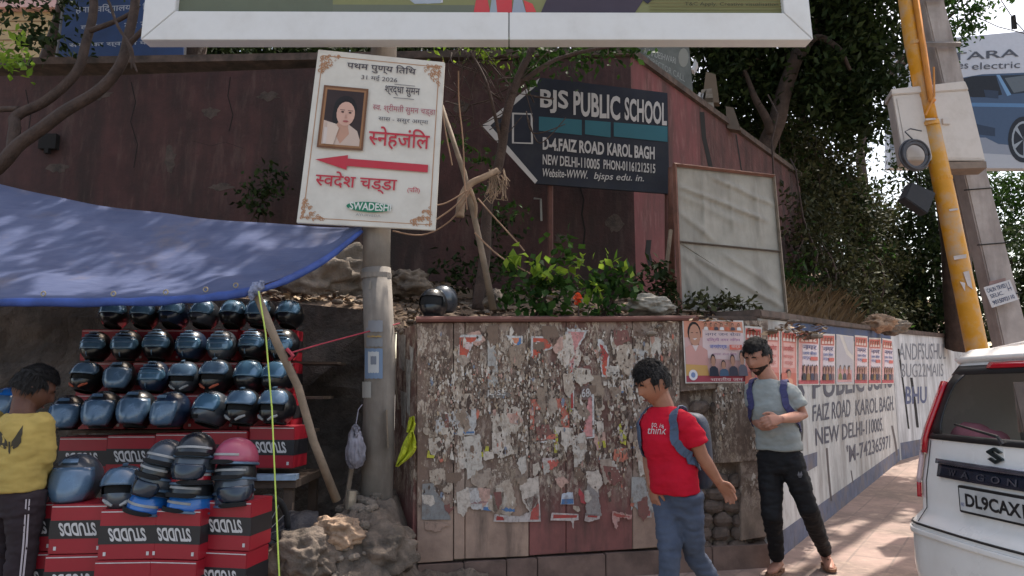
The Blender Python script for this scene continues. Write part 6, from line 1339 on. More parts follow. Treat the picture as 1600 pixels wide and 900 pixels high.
# ------------------------------------------------------------------ leaning poles, cabinet and the far hoarding
m_ypole = mk('yellow_pole_paint', L(206, 142, 26), .5, var=.12, scale=5, bump=.12, dirt=L(160, 150, 140), damt=.75, dscale=5, spec=.4)
Yp = 8.0
base = P(1577, 797, Yp); base.z = 0.02; top = P(1412, -30, Yp); far = top + (top - P(1525, 535, Yp)) * .5
yp = thing('street_pole', 'leaning yellow painted tubular pole between the white cabinet and the car', 'pole', tuple(base))
p1 = P(1524, 535, Yp); p2 = P(1452, 190, Yp); p3 = P(1425, 62, Yp)
mb = MB(); mb.tube([base, p1, P(1478, 310, Yp), p2], [.118, .112, .106, .1], 20); mb.tube([p2 - (p2 - p3) * .02, p3, top, far], [.092, .09, .088, .085], 20); mb.build('shaft', m_ypole, yp, smooth=True)
mb = MB()
for x, y in ((1452, 195), (1429, 70), (1472, 280)): a_ = P(x, y, Yp); d_ = (p2 - p3).normalized(); mb.tube([a_ - d_ * .02, a_ + d_ * .02], .108, 20)
mb.build('clamp_ring', m_ypole, yp)
mb = MB(); mb.tube([P(1428, -20, 7.88), P(1455, 155, 7.88), P(1458, 158, 7.86)], .035, 8); mb.build('conduit', mk('orange_conduit', L(206, 128, 40), .5, var=.15), yp, smooth=True)
mb = MB(); mb.tube([P(1459, 105, 7.84), P(1460, 150, 7.84), P(1446, 180, 7.86)], .012, 6); mb.build('cable_tail', mk('orange_cable', L(196, 130, 60), .6), yp)
m_tst = mk('torn_sticker', L(180, 170, 166), .8, var=.2)
for pts in ([(1505, 425), (1514, 423), (1518, 442), (1520, 452), (1512, 446)], [(1490, 400), (1510, 397), (1510, 403), (1491, 406)], [(1483, 327), (1497, 325), (1497, 328), (1484, 330)], [(1500, 440), (1508, 442), (1508, 455)], [(1446, 185), (1462, 184), (1462, 187), (1447, 188)]): mb = MB(); mb.prism([P(x, y, 7.882) for x, y in pts], (0, .004, 0)); mb.build('paper_sticker', m_tst, yp)
cpl = thing('utility_pole', 'leaning grey concrete pole behind the white cabinet', 'pole', tuple(P(1600, 720, 8.6)))
cb = P(1640, 790, 8.6); ct = P(1436, -60, 8.6); dcp = (ct - cb)
mb = MB(); mb.rings([[cb + dcp * t_ + V((sx * w_, sy * .11, 0)) for sx, sy in ((-1, -1), (1, -1), (1, 1), (-1, 1))] for t_, w_ in ((0, .19), (.35, .16), (.62, .145), (1.0, .125), (1.3, .11))]); mb.build('shaft', mk('pale_concrete', L(162, 152, 147), .9, var=.18, scale=5, bump=.35, dirt=L(104, 92, 88), damt=.6, dscale=4, streak=True), cpl, bev=.015)
mb = MB()
for t_ in (.36, .55, .45): c = cb + dcp * t_; mb.box(c + V((0, -.115, 0)), (.4, .012, .012), solidrot(0, 0, -.08))
mb.build('binding_wire', m_dark, cpl)
m_gal = mk('galvanised_arm', L(120, 116, 116), .6, .4)
for x0, x1, y_ in ((1420, 1500, 69), (1418, 1476, -4)): mb = MB(); mb.tube([P(x0, y_, 8.42), P(x1, y_, 8.42)], .035, 4); mb.build('cross_arm', m_gal, cpl)
m_cab = mk('cabinet_paint', L(196, 186, 178), .6, var=.06, scale=4, bump=.08, dirt=L(150, 138, 126), damt=.45, dscale=4)
CP_ = QuadPlane((1393, 142, 7.9), (1514, 140, 8.05), (1410, 250, 7.9)); cbn = thing('cable_cabinet', 'pale cream metal cabinet fixed to the concrete pole behind the yellow pole', 'cabinet', tuple(P(1455, 200, 8.1)))
dp = V((.28, .9, .02)) * .32
mb = MB(); mb.prism([CP_.px(*p) for p in ((1411, 250), (1540, 251), (1513, 140), (1394, 148))], dp); mb.build('cabinet_body', m_cab, cbn, bev=.01)
mb = MB(); mb.prism([CP_.px(x, y, .02) for x, y in ((1393, 148), (1514, 140), (1508, 126), (1392, 139))], dp * 1.12 + V((0, .02, 0))); mb.build('cabinet_roof', m_cab, cbn, bev=.01)
mb = MB(); mb.prism([CP_.px(x, y, .006) for x, y in ((1418, 246), (1534, 247), (1509, 148), (1401, 154))], -CP_.n * .004); mb.build('door', m_cab, cbn, bev=.002)
mb = MB(); mb.box(CP_.px(1478, 190, .02), (.09, .03, .07)); mb.build('latch', m_cab, cbn, bev=.004)
mb = MB(); mb.prism([CP_.px(x, y, .02) for x, y in ((1480, 264), (1542, 262), (1541, 252), (1482, 253))], dp); mb.build('bracket', mk('bracket_rust', L(120, 104, 92), .8), cbn)
cc = P(1427, 244, 7.82); mb = MB(); e1 = V((1, .15, 0)).normalized(); e2 = V((0, -.05, 1)).normalized()
for i in range(9): rad = .135 + .042 * ((i * 7) % 5) / 4; mb.tube(ringpts(cc + V((random.uniform(-.012, .012), -.05 + .012 * (i % 4), random.uniform(-.012, .012))), e1, e2, rad, 30), .011, 6)
mb.tube([cc + V((.0, -.05, .16)), cc + V((-.09, -.03, .28)), cc + V((-.02, -.02, .32)), cc + V((.12, 0, .3))], .008, 6); tag(mb.build('cable_coil', mk('grey_cable', L(72, 72, 78), .6, var=.25, scale=10), smooth=True), 'coil of grey cable hanging at the lower corner of the cream cabinet', 'cable coil')
mb = MB(); mb.prism([P(x, y, 7.9) for x, y in ((1414, 309), (1425, 284), (1463, 301), (1450, 334))], (0, .16, 0)); tag(mb.build('speaker_box', mk('dark_grey_plastic', L(46, 46, 50), .7, var=.2), bev=.01), 'tilted dark grey box left of the yellow pole under the cable coil', 'box')
mb = MB(); mb.tube([P(1427, 262, 7.86), P(1432, 275, 7.9), P(1434, 292, 7.95)], .01, 5); tag(mb.build('loose_cable', m_dark), 'short dark cable running from the coil to the tilted dark box', 'cable')
np_ = thing('notice_board', 'small white tilted notice with blue hand lettering on the concrete pole', 'sign', tuple(P(1565, 460, 8.4)))
q = [(1550, 481), (1591, 468), (1578, 437), (1537, 449)]; yl = YPlane(8.38)
mb = MB(); mb.prism([yl.px(x, y) for x, y in q], (0, .012, 0)); mb.build('board', mk('notice_white', L(190, 188, 190), .7, var=.06), np_)
a = UArt(yl, q, .002); NB = L(64, 74, 104); a.t('CALIN TRVES', .06, .7, .76, .9, NB, .02); a.t('SELIC.', .1, .42, .6, .6, NB, .01); a.t('9015092110', .1, .1, .92, .3, NB, .02); a.r(.8, .6, .94, .64, NB); a.r(.8, .5, .82, .9, NB); a.r(.9, .5, .92, .95, NB); a.build('lettering', np_)
mb = MB(); mb.prism([P(x, y, 8.42) for x, y in ((1546, 446), (1572, 441), (1571, 434), (1546, 440))], (0, .01, 0)); mb.build('paper_strip', mk('pinkish_paper', L(150, 120, 114), .8), np_)
# far hoarding
FB = YPlane(24.0)
fb = thing('billboard', 'distant white hoarding showing a blue car behind the poles', 'billboard', tuple(FB.px(1560, 260)))
mb = MB(); mb.prism([FB.px(x, y) for x, y in ((1390, 262), (1800, 264), (1800, 30), (1390, 68))], (0, .35, 0)); mb.build('board', mk('hoarding_white', L(190, 190, 198), .6, var=.05), fb)
a = Art(FB, .004)
a.poly([(1390, 262), (1800, 264), (1800, 200), (1390, 200)], L(176, 176, 182)); a.poly([(1390, 235), (1545, 240), (1800, 255), (1800, 180), (1390, 180)], L(140, 144, 156)); a.poly([(1500, 205), (1560, 220), (1800, 250), (1800, 225), (1560, 190)], L(104, 110, 126))
CB = L(66, 86, 114); CD = L(44, 58, 80); CK = L(30, 34, 44)
a.poly([(1480, 215), (1486, 128), (1500, 122), (1535, 116), (1640, 112), (1700, 130), (1760, 160), (1765, 225), (1700, 238), (1560, 225), (1540, 215)], CB)
a.poly([(1492, 146), (1500, 124), (1520, 119), (1556, 118), (1566, 148), (1545, 152), (1520, 152)], CK); a.poly([(1563, 118), (1640, 115), (1690, 138), (1580, 147)], L(40, 50, 62)); a.poly([(1570, 122), (1600, 118), (1612, 140), (1584, 145)], L(96, 104, 112))
a.poly([(1557, 117), (1562, 117), (1580, 148), (1574, 150)], L(110, 150, 190)); a.poly([(1486, 160), (1760, 164), (1760, 170), (1486, 166)], L(84, 124, 166)); a.poly([(1484, 185), (1555, 200), (1555, 213), (1483, 205)], CD); a.poly([(1537, 140), (1560, 142), (1560, 154), (1540, 152)], CD)
for cx, cy, rx, ry in ((1599, 218, 24, 36),): a.poly(circ(cx, cy, rx, 24, ry), CK); a.poly(circ(cx + 1, cy, rx * .8, 22, ry * .8), L(150, 156, 164)); a.poly(circ(cx + 1, cy, rx * .68, 22, ry * .7), CK); [a.poly([(cx, cy), (cx + rx * .66 * math.cos(k), cy + ry * .7 * math.sin(k)), (cx + rx * .66 * math.cos(k + .3), cy + ry * .7 * math.sin(k + .3))], L(150, 156, 164)) for k in [i * 1.257 for i in range(5)]]
a.poly(circ(1420, 91, 8, 12, 7), L(70, 110, 160)); GT = L(84, 86, 96)
a.text('VI', [(1440, 98), (1474, 95), (1474, 83), (1440, 86)], GT, .01); a.text('TARA', [(1486, 95), (1592, 88), (1592, 76), (1486, 83)], GT, .01); a.text('India g', [(1412, 113), (1478, 110), (1478, 98), (1412, 101)], GT, .0); a.text('oes', [(1486, 108), (1513, 107), (1513, 99), (1486, 100)], GT, .0); a.text('electric', [(1519, 109), (1594, 106), (1594, 95), (1519, 98)], GT, .0)
a.build('printed_face', fb)
mb = MB(); mb.tube([FB.px(1583, 45, -.1), FB.px(1582, 26, -.1)], .06, 6); mb.tube([FB.px(1587, 45, -.1), FB.px(1584, 24, -.1)], .06, 6); mb.build('lamp_arm', m_dark, fb)
mb = MB()
for x in (1450, 1620, 1760): b_ = FB.px(x, 262, -.2); mb.tube([(b_.x, 24.2, .2), (b_.x, 24.2, b_.z)], .12, 8)
mb.build('support_leg', m_dark, fb)
mb = MB(); mb.tube([P(1462, -30, 9.4), P(1478, 60, 9.4), P(1488, 130, 9.4)], .05, 8); tag(mb.build('cable_bundle', m_dark, smooth=True), 'thick black cable bundle running down behind the concrete pole', 'cable')
mb = MB(); mb.tube([P(1529, 28, 14), P(1560, 42, 14), P(1640, 62, 14)], .012, 4); mb.tube([P(1560, -6, 13), P(1585, 32, 13), P(1620, 70, 13)], .012, 4); tag(mb.build('overhead_wire', m_dark), 'thin overhead wires crossing the pale sky above the far hoarding', 'wire')

# ------------------------------------------------------------------ leaning panel seen from the back
LPp = QuadPlane((1055, 258, 6.35), (1208, 275, 6.75), (1063, 485, 6.25))
lp = thing('notice_board', 'blank grey canvas backed panel in a thin frame leaning on the bank', 'panel', tuple(LPp.px(1145, 487)))
m_canv = mk('dirty_canvas', L(150, 145, 136), .95, var=.12, scale=7, bump=.2, bdist=.006, dirt=L(110, 104, 97), damt=.7, dscale=5, streak=True)
q = [(1063, 485), (1228, 488), (1208, 275), (1055, 258)]
def crease(x, y):
    h = 0
    for (x0, y0, x1, y1, am, wd) in ((1058, 290, 1200, 345, .022, 3), (1110, 275, 1212, 322, .018, 3), (1060, 330, 1120, 378, .016, 4), (1058, 300, 1160, 352, .012, 6), (1085, 400, 1225, 480, .02, 4), (1130, 395, 1222, 455, .014, 4), (1062, 395, 1150, 470, .012, 5), (1180, 280, 1190, 380, .012, 4), (1098, 270, 1102, 372, .012, 4), (1140, 275, 1146, 370, .01, 3), (1070, 420, 1090, 484, .012, 4)):
        d = ((x1 - x0) ** 2 + (y1 - y0) ** 2) ** .5; s_ = ((x - x0) * (x1 - x0) + (y - y0) * (y1 - y0)) / d; e = ((x - x0) * (y1 - y0) - (y - y0) * (x1 - x0)) / d + 2 * NZ.noise(V((x * .03, y * .03, 0))); e_ = min(1, max(0, min(s_, d - s_) / 20 + .3)) if -8 < s_ < d + 8 else 0; h += am * math.exp(-(e / wd) ** 2) * e_
    return h
rows = []
for j in range(71):
    r_ = []
    for i in range(61):
        u, t_ = i / 60, j / 70; x = bil([V((*p, 0)) for p in q], u, t_); cz = 1.5 * crease(x.x, x.y) + .012 * NZ.noise(V((u * 5, t_ * 5, 3))); r_.append(LPp.px(x.x, x.y, cz))
    rows.append(r_)
mb = MB(); mb.rings(rows, closed=False, caps=False); mb.build('canvas', m_canv, lp, smooth=True, fixn=False)
m_lath = mk('frame_lath', L(120, 108, 96), .85, var=.3, scale=9, bump=.3); m_lathr = mk('reddish_lath', L(110, 74, 62), .85, var=.3, scale=9, bump=.3)
def lath(p0, p1, m, w_=.022, nm='frame_bar', off=.02): mb = MB(); mb.tube([LPp.px(*p0, off), LPp.px(*p1, off)], w_, 4, flat=.7); mb.build(nm, m, lp)
lath((1053, 257), (1209, 275), m_lathr, .026); lath((1209, 273), (1229, 489), m_lath, .02); lath((1062, 486), (1229, 489), m_lath, .016); lath((1054, 258), (1063, 487), m_lathr, .03); lath((1057, 377), (1219, 393), mk('dark_lath', L(84, 74, 66), .85), .014, 'middle_bar'); lath((1060, 378), (1200, 470), m_canv, .01, 'brace', .006)
mb = MB(); mb.tube([P(1049, 262, 7.1), P(1049, 300, 7.1), P(1050, 478, 7.1)], .034, 8); tag(mb.build('wooden_post', m_lathr, smooth=True), 'reddish wooden post between the school sign and the leaning panel', 'post')
mb = MB(); mb.tube([P(1040, 430, 6.6), P(1048, 360, 6.9)], .02, 6); tag(mb.build('stick', m_bam), 'short pale stick leaning on the reddish post', 'stick')

# ------------------------------------------------------------------ left: blue board, house, limbs
bs = thing('notice_board', 'dark blue Hindi notice board standing above the maroon wall behind the bare branches', 'sign', tuple(P(190, 118, 8.6)))
bl_ = QuadPlane((88, 122, 8.5), (284, 112, 8.5), (100, -20, 8.5))
mb = MB(); mb.prism([bl_.px(x, y) for x, y in ((86, 124), (284, 114), (296, -60), (110, -60))], (0, .04, 0)); mb.build('board', mk('blue_enamel', L(44, 66, 110), .6, var=.12, scale=3, bump=.06, dirt=L(34, 44, 70), damt=.5, dscale=2), bs)
a = Art(bl_, .002); LW = L(176, 178, 190)
a.text('हमारे विद्यालय में िशक्षा', [(118, 24), (262, 16), (264, 2), (118, 8)], LW, .012); a.text('का नाम', [(194, 45), (248, 40), (248, 32), (194, 36)], LW, .012); a.text('ह म', [(126, 46), (152, 44), (152, 38), (126, 40)], LW, .01); a.text('सभी का स्वागत करता है', [(108, 76), (270, 70), (270, 60), (108, 66)], LW, .014); a.text('पर्वेश चालू', [(196, 102), (246, 98), (246, 86), (196, 90)], L(120, 140, 170), .01); a.text('सत्र', [(134, 104), (166, 102), (166, 92), (134, 95)], L(110, 130, 160), .01)
a.build('lettering', bs)
mb = MB(); mb.tube([P(285, 118, 8.55), P(297, -60, 8.55)], .03, 6); mb.tube([P(84, 126, 8.55), P(108, -60, 8.55)], .02, 6); mb.tube([P(200, 118, 8.6), P(198, 170, 8.6)], .04, 6); mb.build('frame_bar', mk('grey_steel_bar', L(110, 108, 110), .6, .3), bs)
hs_ = thing('house', 'distant house with a tan tiled wall and a pink parapet at the upper left', 'house', (-12, 16, 0))
hx0, hx1 = P(-260, 60, 16).x, P(130, 60, 16).x; hz = P(20, 18, 16).z
mb = MB(); mb.box(((hx0 + hx1) / 2, 18, hz / 2), (hx1 - hx0, 4, hz)); mb.build('wall', mk('tan_wall_tiles', L(176, 150, 112), .85, var=.15, scale=1.5), hs_)
mb = MB()
for i in range(26): mb.box(((hx0 + hx1) / 2, 15.99, hz - .25 - i * .24), (hx1 - hx0, .02, .018))
mb.build('joint_lines', mk('tile_joint', L(140, 116, 88), .9), hs_)  # darker tan lines at the tile joints
mb = MB(); mb.box(((hx0 + hx1) / 2, 17.9, hz + .5), (hx1 - hx0 + .2, 4.2, 1.0)); mb.build('parapet', mk('pink_render', L(200, 160, 152), .85, var=.08), hs_)
m_bark = mk('grey_brown_bark', L(74, 60, 54), .95, var=.4, scale=8, bump=.9, bdist=.02)
m_bark2 = mk('pale_dry_wood', L(150, 128, 108), .9, var=.35, scale=10, bump=.6)
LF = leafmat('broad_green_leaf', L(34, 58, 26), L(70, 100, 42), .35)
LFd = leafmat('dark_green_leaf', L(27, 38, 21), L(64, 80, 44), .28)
LFy = leafmat('yellow_green_leaf', L(96, 128, 44), L(156, 176, 66), .5)  # backlit glow of the shrub leaves is put into this lighter colour
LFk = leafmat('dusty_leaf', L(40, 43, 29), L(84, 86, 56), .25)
def limb(mb, pts, r0, r1, n=7, wob=.03):
    pts = [V(p) for p in pts]; out = []; N = len(pts) * 4
    for i in range(N + 1): q = spl(pts, i / N); out.append(q + V((NZ.noise(q * 2), NZ.noise(q * 2 + V((5, 0, 0))), NZ.noise(q * 2 + V((0, 7, 0))))) * wob)
    mb.tube(out, [r0 + (r1 - r0) * i / N for i in range(N + 1)], n)
lt = thing('tree', 'bare limbed tree leaning in at the upper left across the blue notice board', 'tree', tuple(P(-90, 480, 7.2)))
b0 = P(-110, 520, 7.2); mb = MB()
limb(mb, [b0, P(-70, 330, 7.1), P(5, 250, 7.0), P(35, 222, 7.0), P(95, 180, 7.0), P(150, 145, 7.0), P(190, 105, 7.0), P(200, 60, 7.0), P(212, 0, 7.0), P(222, -160, 7.0)], .08, .042)
limb(mb, [P(18, 238, 7.0), P(24, 200, 7.05), P(28, 180, 7.1), P(75, 155, 7.15), P(118, 115, 7.2), P(133, 70, 7.25), P(145, 0, 7.3), P(150, -160, 7.3)], .06, .042)
limb(mb, [P(-80, 190, 7.1), P(-10, 172, 7.1), P(30, 170, 7.1)], .035, .03)
limb(mb, [P(198, 75, 7.0), P(215, 55, 6.95), P(240, 30, 6.9), P(260, 15, 6.9)], .035, .015); limb(mb, [P(140, 50, 7.25), P(170, 38, 7.2), P(200, 24, 7.1), P(215, 10, 7.1)], .03, .02); limb(mb, [P(208, 110, 6.95), P(206, 80, 6.9), P(185, 40, 6.9), P(170, 0, 6.9), P(150, -30, 6.9)], .018, .012); limb(mb, [P(215, 115, 6.9), P(204, 85, 6.9), P(196, 60, 6.9)], .01, .01)
mb.build('trunk', m_bark, lt, smooth=True)
def PB_(x, y, Y, rx, ry=None, rz=None): c = P(x, y, Y); return (c.x, c.y, c.z, rx, ry or rx, rz or rx)
leaf_mesh(cloud([PB_(60, 20, 7.6, .55, .5, .35), PB_(20, 50, 7.4, .35, .4, .3), PB_(85, 55, 7.6, .35, .3, .3), PB_(5, -60, 7.5, .9, .8, .6), PB_(130, -90, 7.5, .9, .8, .5)], 1500, .12, 20), .1, 'crown', LFd, lt)
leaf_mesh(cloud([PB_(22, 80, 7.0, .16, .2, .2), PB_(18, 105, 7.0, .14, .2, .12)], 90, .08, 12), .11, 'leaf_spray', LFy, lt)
mb = MB(); limb(mb, [P(62, 126, 9.2), P(78, 80, 9.2), P(95, 30, 9.2), P(110, -60, 9.2)], .1, .08); st_ = thing('tree', 'dark slanting trunk behind the maroon wall left of the blue notice board', 'tree', tuple(P(62, 126, 9.2))); mb.build('trunk', m_bark, st_, smooth=True); leaf_mesh(cloud([PB_(100, -120, 9.2, 1.2, 1, .8)], 1200, .2, 24), .12, 'crown', LFd, st_)
# ------------------------------------------------------------------ thin trunk, dry sticks and vines before the school sign
tt = thing('tree', 'thin crooked trunk rising in front of the arrow end of the navy school sign', 'tree', tuple(P(748, 482, 6.4)))
mb = MB(); limb(mb, [P(748, 486, 6.4), P(752, 420, 6.4), P(762, 340, 6.4), P(778, 260, 6.4), P(790, 180, 6.4), P(812, 115, 6.5), P(832, 70, 6.6), P(850, 20, 6.7)], .055, .032, 8); limb(mb, [P(805, 135, 6.5), P(840, 110, 6.5), P(880, 88, 6.6), P(960, 70, 6.7)], .03, .015); limb(mb, [P(783, 235, 6.4), P(760, 130, 6.3), P(735, 80, 6.3)], .02, .012)
for i in range(34): x = random.uniform(690, 840); y = random.uniform(62, 200); limb(mb, [P(x, y, 6.5), P(x + random.uniform(-40, 40), y + random.uniform(-30, 40), 6.4), P(x + random.uniform(-70, 70), y + random.uniform(-30, 60), 6.4)], .007, .004, 5)
mb.build('trunk', m_bark, tt, smooth=True)
leaf_mesh(cloud([PB_(850, 85, 6.8, .35, .3, .15), PB_(910, 85, 6.9, .45, .3, .12), PB_(970, 75, 6.9, .3, .3, .1), PB_(830, 112, 6.7, .2, .2, .12), PB_(815, 140, 6.6, .1, .1, .08)], 620, .09, 16), .085, 'crown', LF, tt)
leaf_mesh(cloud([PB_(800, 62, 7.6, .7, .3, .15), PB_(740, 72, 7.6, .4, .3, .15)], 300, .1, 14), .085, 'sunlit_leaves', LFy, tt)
for b_ in (PB_(735, 250, 6.5, .12, .1, .18), PB_(720, 220, 6.5, .08, .1, .06), PB_(790, 325, 6.6, .22, .15, .18), PB_(765, 300, 6.5, .15, .1, .1)): leaf_mesh(cloud([b_], 40, .07, 10), .075, 'leaf_spray', LF, tt)
mb = MB(); mb.tube([P(690, 165, 6.0), P(725, 270, 6.0), P(748, 370, 6.0), P(771, 484, 6.0)], [.018, .024, .026, .03], 8); tag(mb.build('bamboo_pole', m_bam, smooth=True), 'thin bamboo pole slanting from the memorial board down to the bank', 'pole')
mb = MB(); limb(mb, [P(717, 342, 5.9), P(722, 315, 5.9), P(735, 290, 5.9), P(760, 275, 5.9), P(780, 264, 5.95)], .04, .024, 8); limb(mb, [P(735, 292, 5.9), P(745, 320, 5.95), P(742, 345, 6.0)], .02, .01); tag(mb.build('dead_branch', m_bark2, smooth=True), 'pale bent dead branch lashed to the bamboo pole beside the trunk', 'branch')
mb = MB(); rr = random.Random(9)
for i in range(40): x, y = 778 + rr.uniform(-14, 10), 268 + rr.uniform(-6, 24); mb.tube([P(x, y, 5.95), P(x + rr.uniform(-10, 10), y + rr.uniform(5, 25), 5.95 + rr.uniform(-.05, .05)), P(x + rr.uniform(-14, 14), y + rr.uniform(12, 40), 5.95)], .004, 4)
tag(mb.build('dry_root_tuft', m_bark2), 'tuft of dry hanging roots on the thin trunk', 'roots')
mb = MB()
for pts in ([(745, 310), (800, 370), (822, 396)], [(740, 365), (790, 410), (850, 440)], [(690, 95), (694, 180), (706, 260)], [(715, 110), (722, 220), (728, 330)], [(612, 362), (660, 368), (705, 345), (735, 300)], [(680, 345), (710, 325), (735, 296)], [(640, 318), (690, 322), (730, 300)]):
    limb(mb, [P(x, y, 5.7 + .01 * i) for i, (x, y) in enumerate(pts)], .007, .006, 5)
tag(mb.build('twine', mk('old_twine', L(140, 112, 92), .9, var=.3)), 'old twine and vines strung between the memorial board, bamboo pole and bank', 'twine')
def bush(name, label, cat, blobs, n, size, m, stems, clump=.1, per=14, group=None, extra=None, aspect=.5, droop=0):
    t = thing(name, label, cat, stems[0] if stems else tuple(blobs[0][:3]), group)
    if stems:
        mb = MB(); b0 = V(stems[0])
        for b in blobs: limb(mb, [b0 + V((random.uniform(-.1, .1), random.uniform(-.05, .05), -.05)), b0.lerp(V(b[:3]), .5) + V((random.uniform(-.05, .05), 0, .03)), V(b[:3])], .014, .006, 5)
        mb.build('stem', m_bark, t, smooth=True)
    leaf_mesh(cloud(blobs, n, clump, per), size, 'foliage', m, t, aspect=aspect, droop=droop)
    if extra: leaf_mesh(cloud(extra[0], extra[1], .06, 8), extra[2], 'bright_leaves', extra[3], t, aspect=.6)
    return t
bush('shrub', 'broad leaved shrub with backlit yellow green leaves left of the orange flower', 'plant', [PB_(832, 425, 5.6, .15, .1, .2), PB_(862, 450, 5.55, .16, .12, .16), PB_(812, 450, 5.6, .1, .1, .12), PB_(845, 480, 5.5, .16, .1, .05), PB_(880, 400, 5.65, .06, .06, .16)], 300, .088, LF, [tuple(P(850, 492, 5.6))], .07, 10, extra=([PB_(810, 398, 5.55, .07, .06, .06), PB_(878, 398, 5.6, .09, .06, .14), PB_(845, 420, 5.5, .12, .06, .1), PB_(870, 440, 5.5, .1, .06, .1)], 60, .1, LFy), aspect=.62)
bush('shrub', 'leafy shrub with pale backlit tips right of the orange flower', 'plant', [PB_(955, 425, 5.7, .14, .12, .16), PB_(935, 450, 5.65, .1, .1, .12), PB_(978, 445, 5.7, .12, .1, .12), PB_(942, 482, 5.55, .14, .1, .05), PB_(905, 430, 5.7, .08, .08, .08)], 240, .085, LF, [tuple(P(955, 488, 5.7))], .07, 10, extra=([PB_(943, 402, 5.65, .08, .06, .07), PB_(975, 415, 5.65, .08, .06, .05), PB_(905, 415, 5.6, .08, .06, .06), PB_(930, 455, 5.5, .06, .05, .08)], 48, .095, LFy), aspect=.62)
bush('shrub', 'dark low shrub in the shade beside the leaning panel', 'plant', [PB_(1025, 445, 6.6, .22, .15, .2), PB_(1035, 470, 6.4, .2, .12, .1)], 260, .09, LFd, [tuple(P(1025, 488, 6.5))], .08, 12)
bush('shrub', 'low creeping weed at the foot of the leaning panel', 'plant', [PB_(1095, 474, 6.05, .22, .1, .06), PB_(1130, 476, 6.05, .2, .1, .07), PB_(1160, 480, 6.05, .14, .1, .04)], 300, .065, LFk, [tuple(P(1115, 484, 6.1))], .06, 12)
bush('shrub', 'small dark shrub growing from the maroon wall left of the memorial board', 'plant', [PB_(412, 285, 7.7, .2, .15, .18), PB_(395, 318, 7.7, .14, .12, .2), PB_(425, 300, 7.6, .15, .1, .12)], 260, .085, LFd, [tuple(P(405, 345, 7.9))], .08, 12)
bush('shrub', 'dry dark brush behind the thin trunk', 'plant', [PB_(720, 430, 7.2, .3, .2, .25), PB_(790, 420, 7.2, .3, .2, .25), PB_(770, 350, 7.4, .3, .2, .3)], 420, .085, LFd, [tuple(P(750, 470, 7.2))], .1, 14)
fl = thing('flower', 'orange red flower head standing in front of the two leafy shrubs', 'flower', tuple(P(903, 492, 5.35)))
mb = MB(); mb.tube([P(904, 494, 5.35), P(904, 478, 5.35)], .006, 5); mb.build('stem', m_bark, fl)
pc = P(903, 468, 5.35); leaf_mesh(np.array([[pc.x, pc.y, pc.z]]) + NP.normal(size=(26, 3)) * np.array([.014, .014, .022]), .04, 'petals', leafmat('orange_petal', L(206, 70, 36), L(226, 104, 64), .3), fl, aspect=.7)
# litter, stones and rocks on the bank
boulder(P(530, 437, 6.9), .42, 11, m_grock, 'large grey brown rock on the bank behind the tarp corner', (1.25, .8, .8), 'rocks on the earth bank')
boulder(P(480, 440, 6.7), .38, 14, m_grock, 'grey brown rock half hidden by the right edge of the tarp', (1.2, .8, .8), 'rocks on the earth bank')
boulder(P(640, 442, 7.0), .2, 17, m_grock, 'smaller brown rock on the bank just right of the thick post', (1.2, .8, .7), 'rocks on the earth bank')
boulder(P(775, 470, 6.1), .11, 19, m_grock, 'rounded pale stone at the foot of the bamboo pole', (.9, .8, .9), 'rocks on the earth bank')
boulder(P(1375, 505, 10.6), .22, 23, m_bould, 'pale stone on the coping of the painted wall', (1.1, .7, .6), 'rocks on the earth bank')
boulder(P(1396, 512, 11.2), .24, 29, m_grock, 'dark stone beside the pale one on the coping of the painted wall', (1.2, .7, .5), 'rocks on the earth bank')
o = boulder(P(1015, 478, 5.9), .19, 41, mk('striped_sack', L(142, 136, 126), .9, var=.35, scale=16, bump=.6), 'x', (1.25, .8, .5), None, 'cloth_sack'); tag(o, 'crumpled grey white sack lying right of the leafy shrubs', 'sack')
def bank_z(x, y):
    best = 2.2
    for i in range(len(FR) - 1):
        a, b = FR[i], FR[i + 1]
        if a[0] <= x <= b[0] + 1e-6:
            t_ = (x - a[0]) / (b[0] - a[0]); f_ = lerp3(a, b, t_); g_ = lerp3(BK[i], BK[i + 1], t_); k = min(1, max(0, (y - f_.y) / max(.1, g_.y - f_.y))); best = f_.z + (g_.z - f_.z) * k
    return best
mb = MB(); rr = random.Random(31); cl = [L(150, 124, 96), L(120, 98, 78), L(168, 146, 118), L(96, 80, 66), L(140, 128, 116), L(84, 70, 58)]
for i in range(5200):
    x = rr.uniform(-2.2, 3.2); y = rr.uniform(5.5 + max(0, x - 2) * 1.4, 8.2); z = bank_z(x, y) + .0; p = V((x, y, z)); h = NZ.fractal(V((x * 1.1, y * 1.1, 3)), 1, 2, 5) * .16 + .01; p.z += h
    s_ = rr.uniform(.015, .055); a = rr.uniform(0, 6.3); e1 = V((math.cos(a), math.sin(a), rr.uniform(-.4, .4))); e2 = V((-math.sin(a) * .5, math.cos(a) * .5, rr.uniform(-.3, .5))); mb.quad(p - e1 * s_, p + e2 * s_ * .7, p + e1 * s_, p - e2 * s_ * .7, rr.choice(cl))
tag(mb.build('leaf_litter', mk('dry_litter', None, .95, attr=True, var=.2), cols=True, fixn=False), 'dry leaves and chips scattered over the earth bank', 'leaf litter', kind='stuff')
mb = MB()
for i in range(190):
    x = rr.uniform(-2.2, 3.0); y = rr.uniform(5.45 + max(0, x - 2) * 1.4, 7.6); z = bank_z(x, y) + NZ.fractal(V((x * 1.1, y * 1.1, 3)), 1, 2, 5) * .16; s_ = rr.uniform(.015, .06); mb.ell((x, y, z + s_ * .1), (s_ * rr.uniform(.8, 1.6), s_, s_ * rr.uniform(.35, .6)), solidrot(rr.uniform(0, 3), rr.uniform(-.4, .4)), 6, 5)
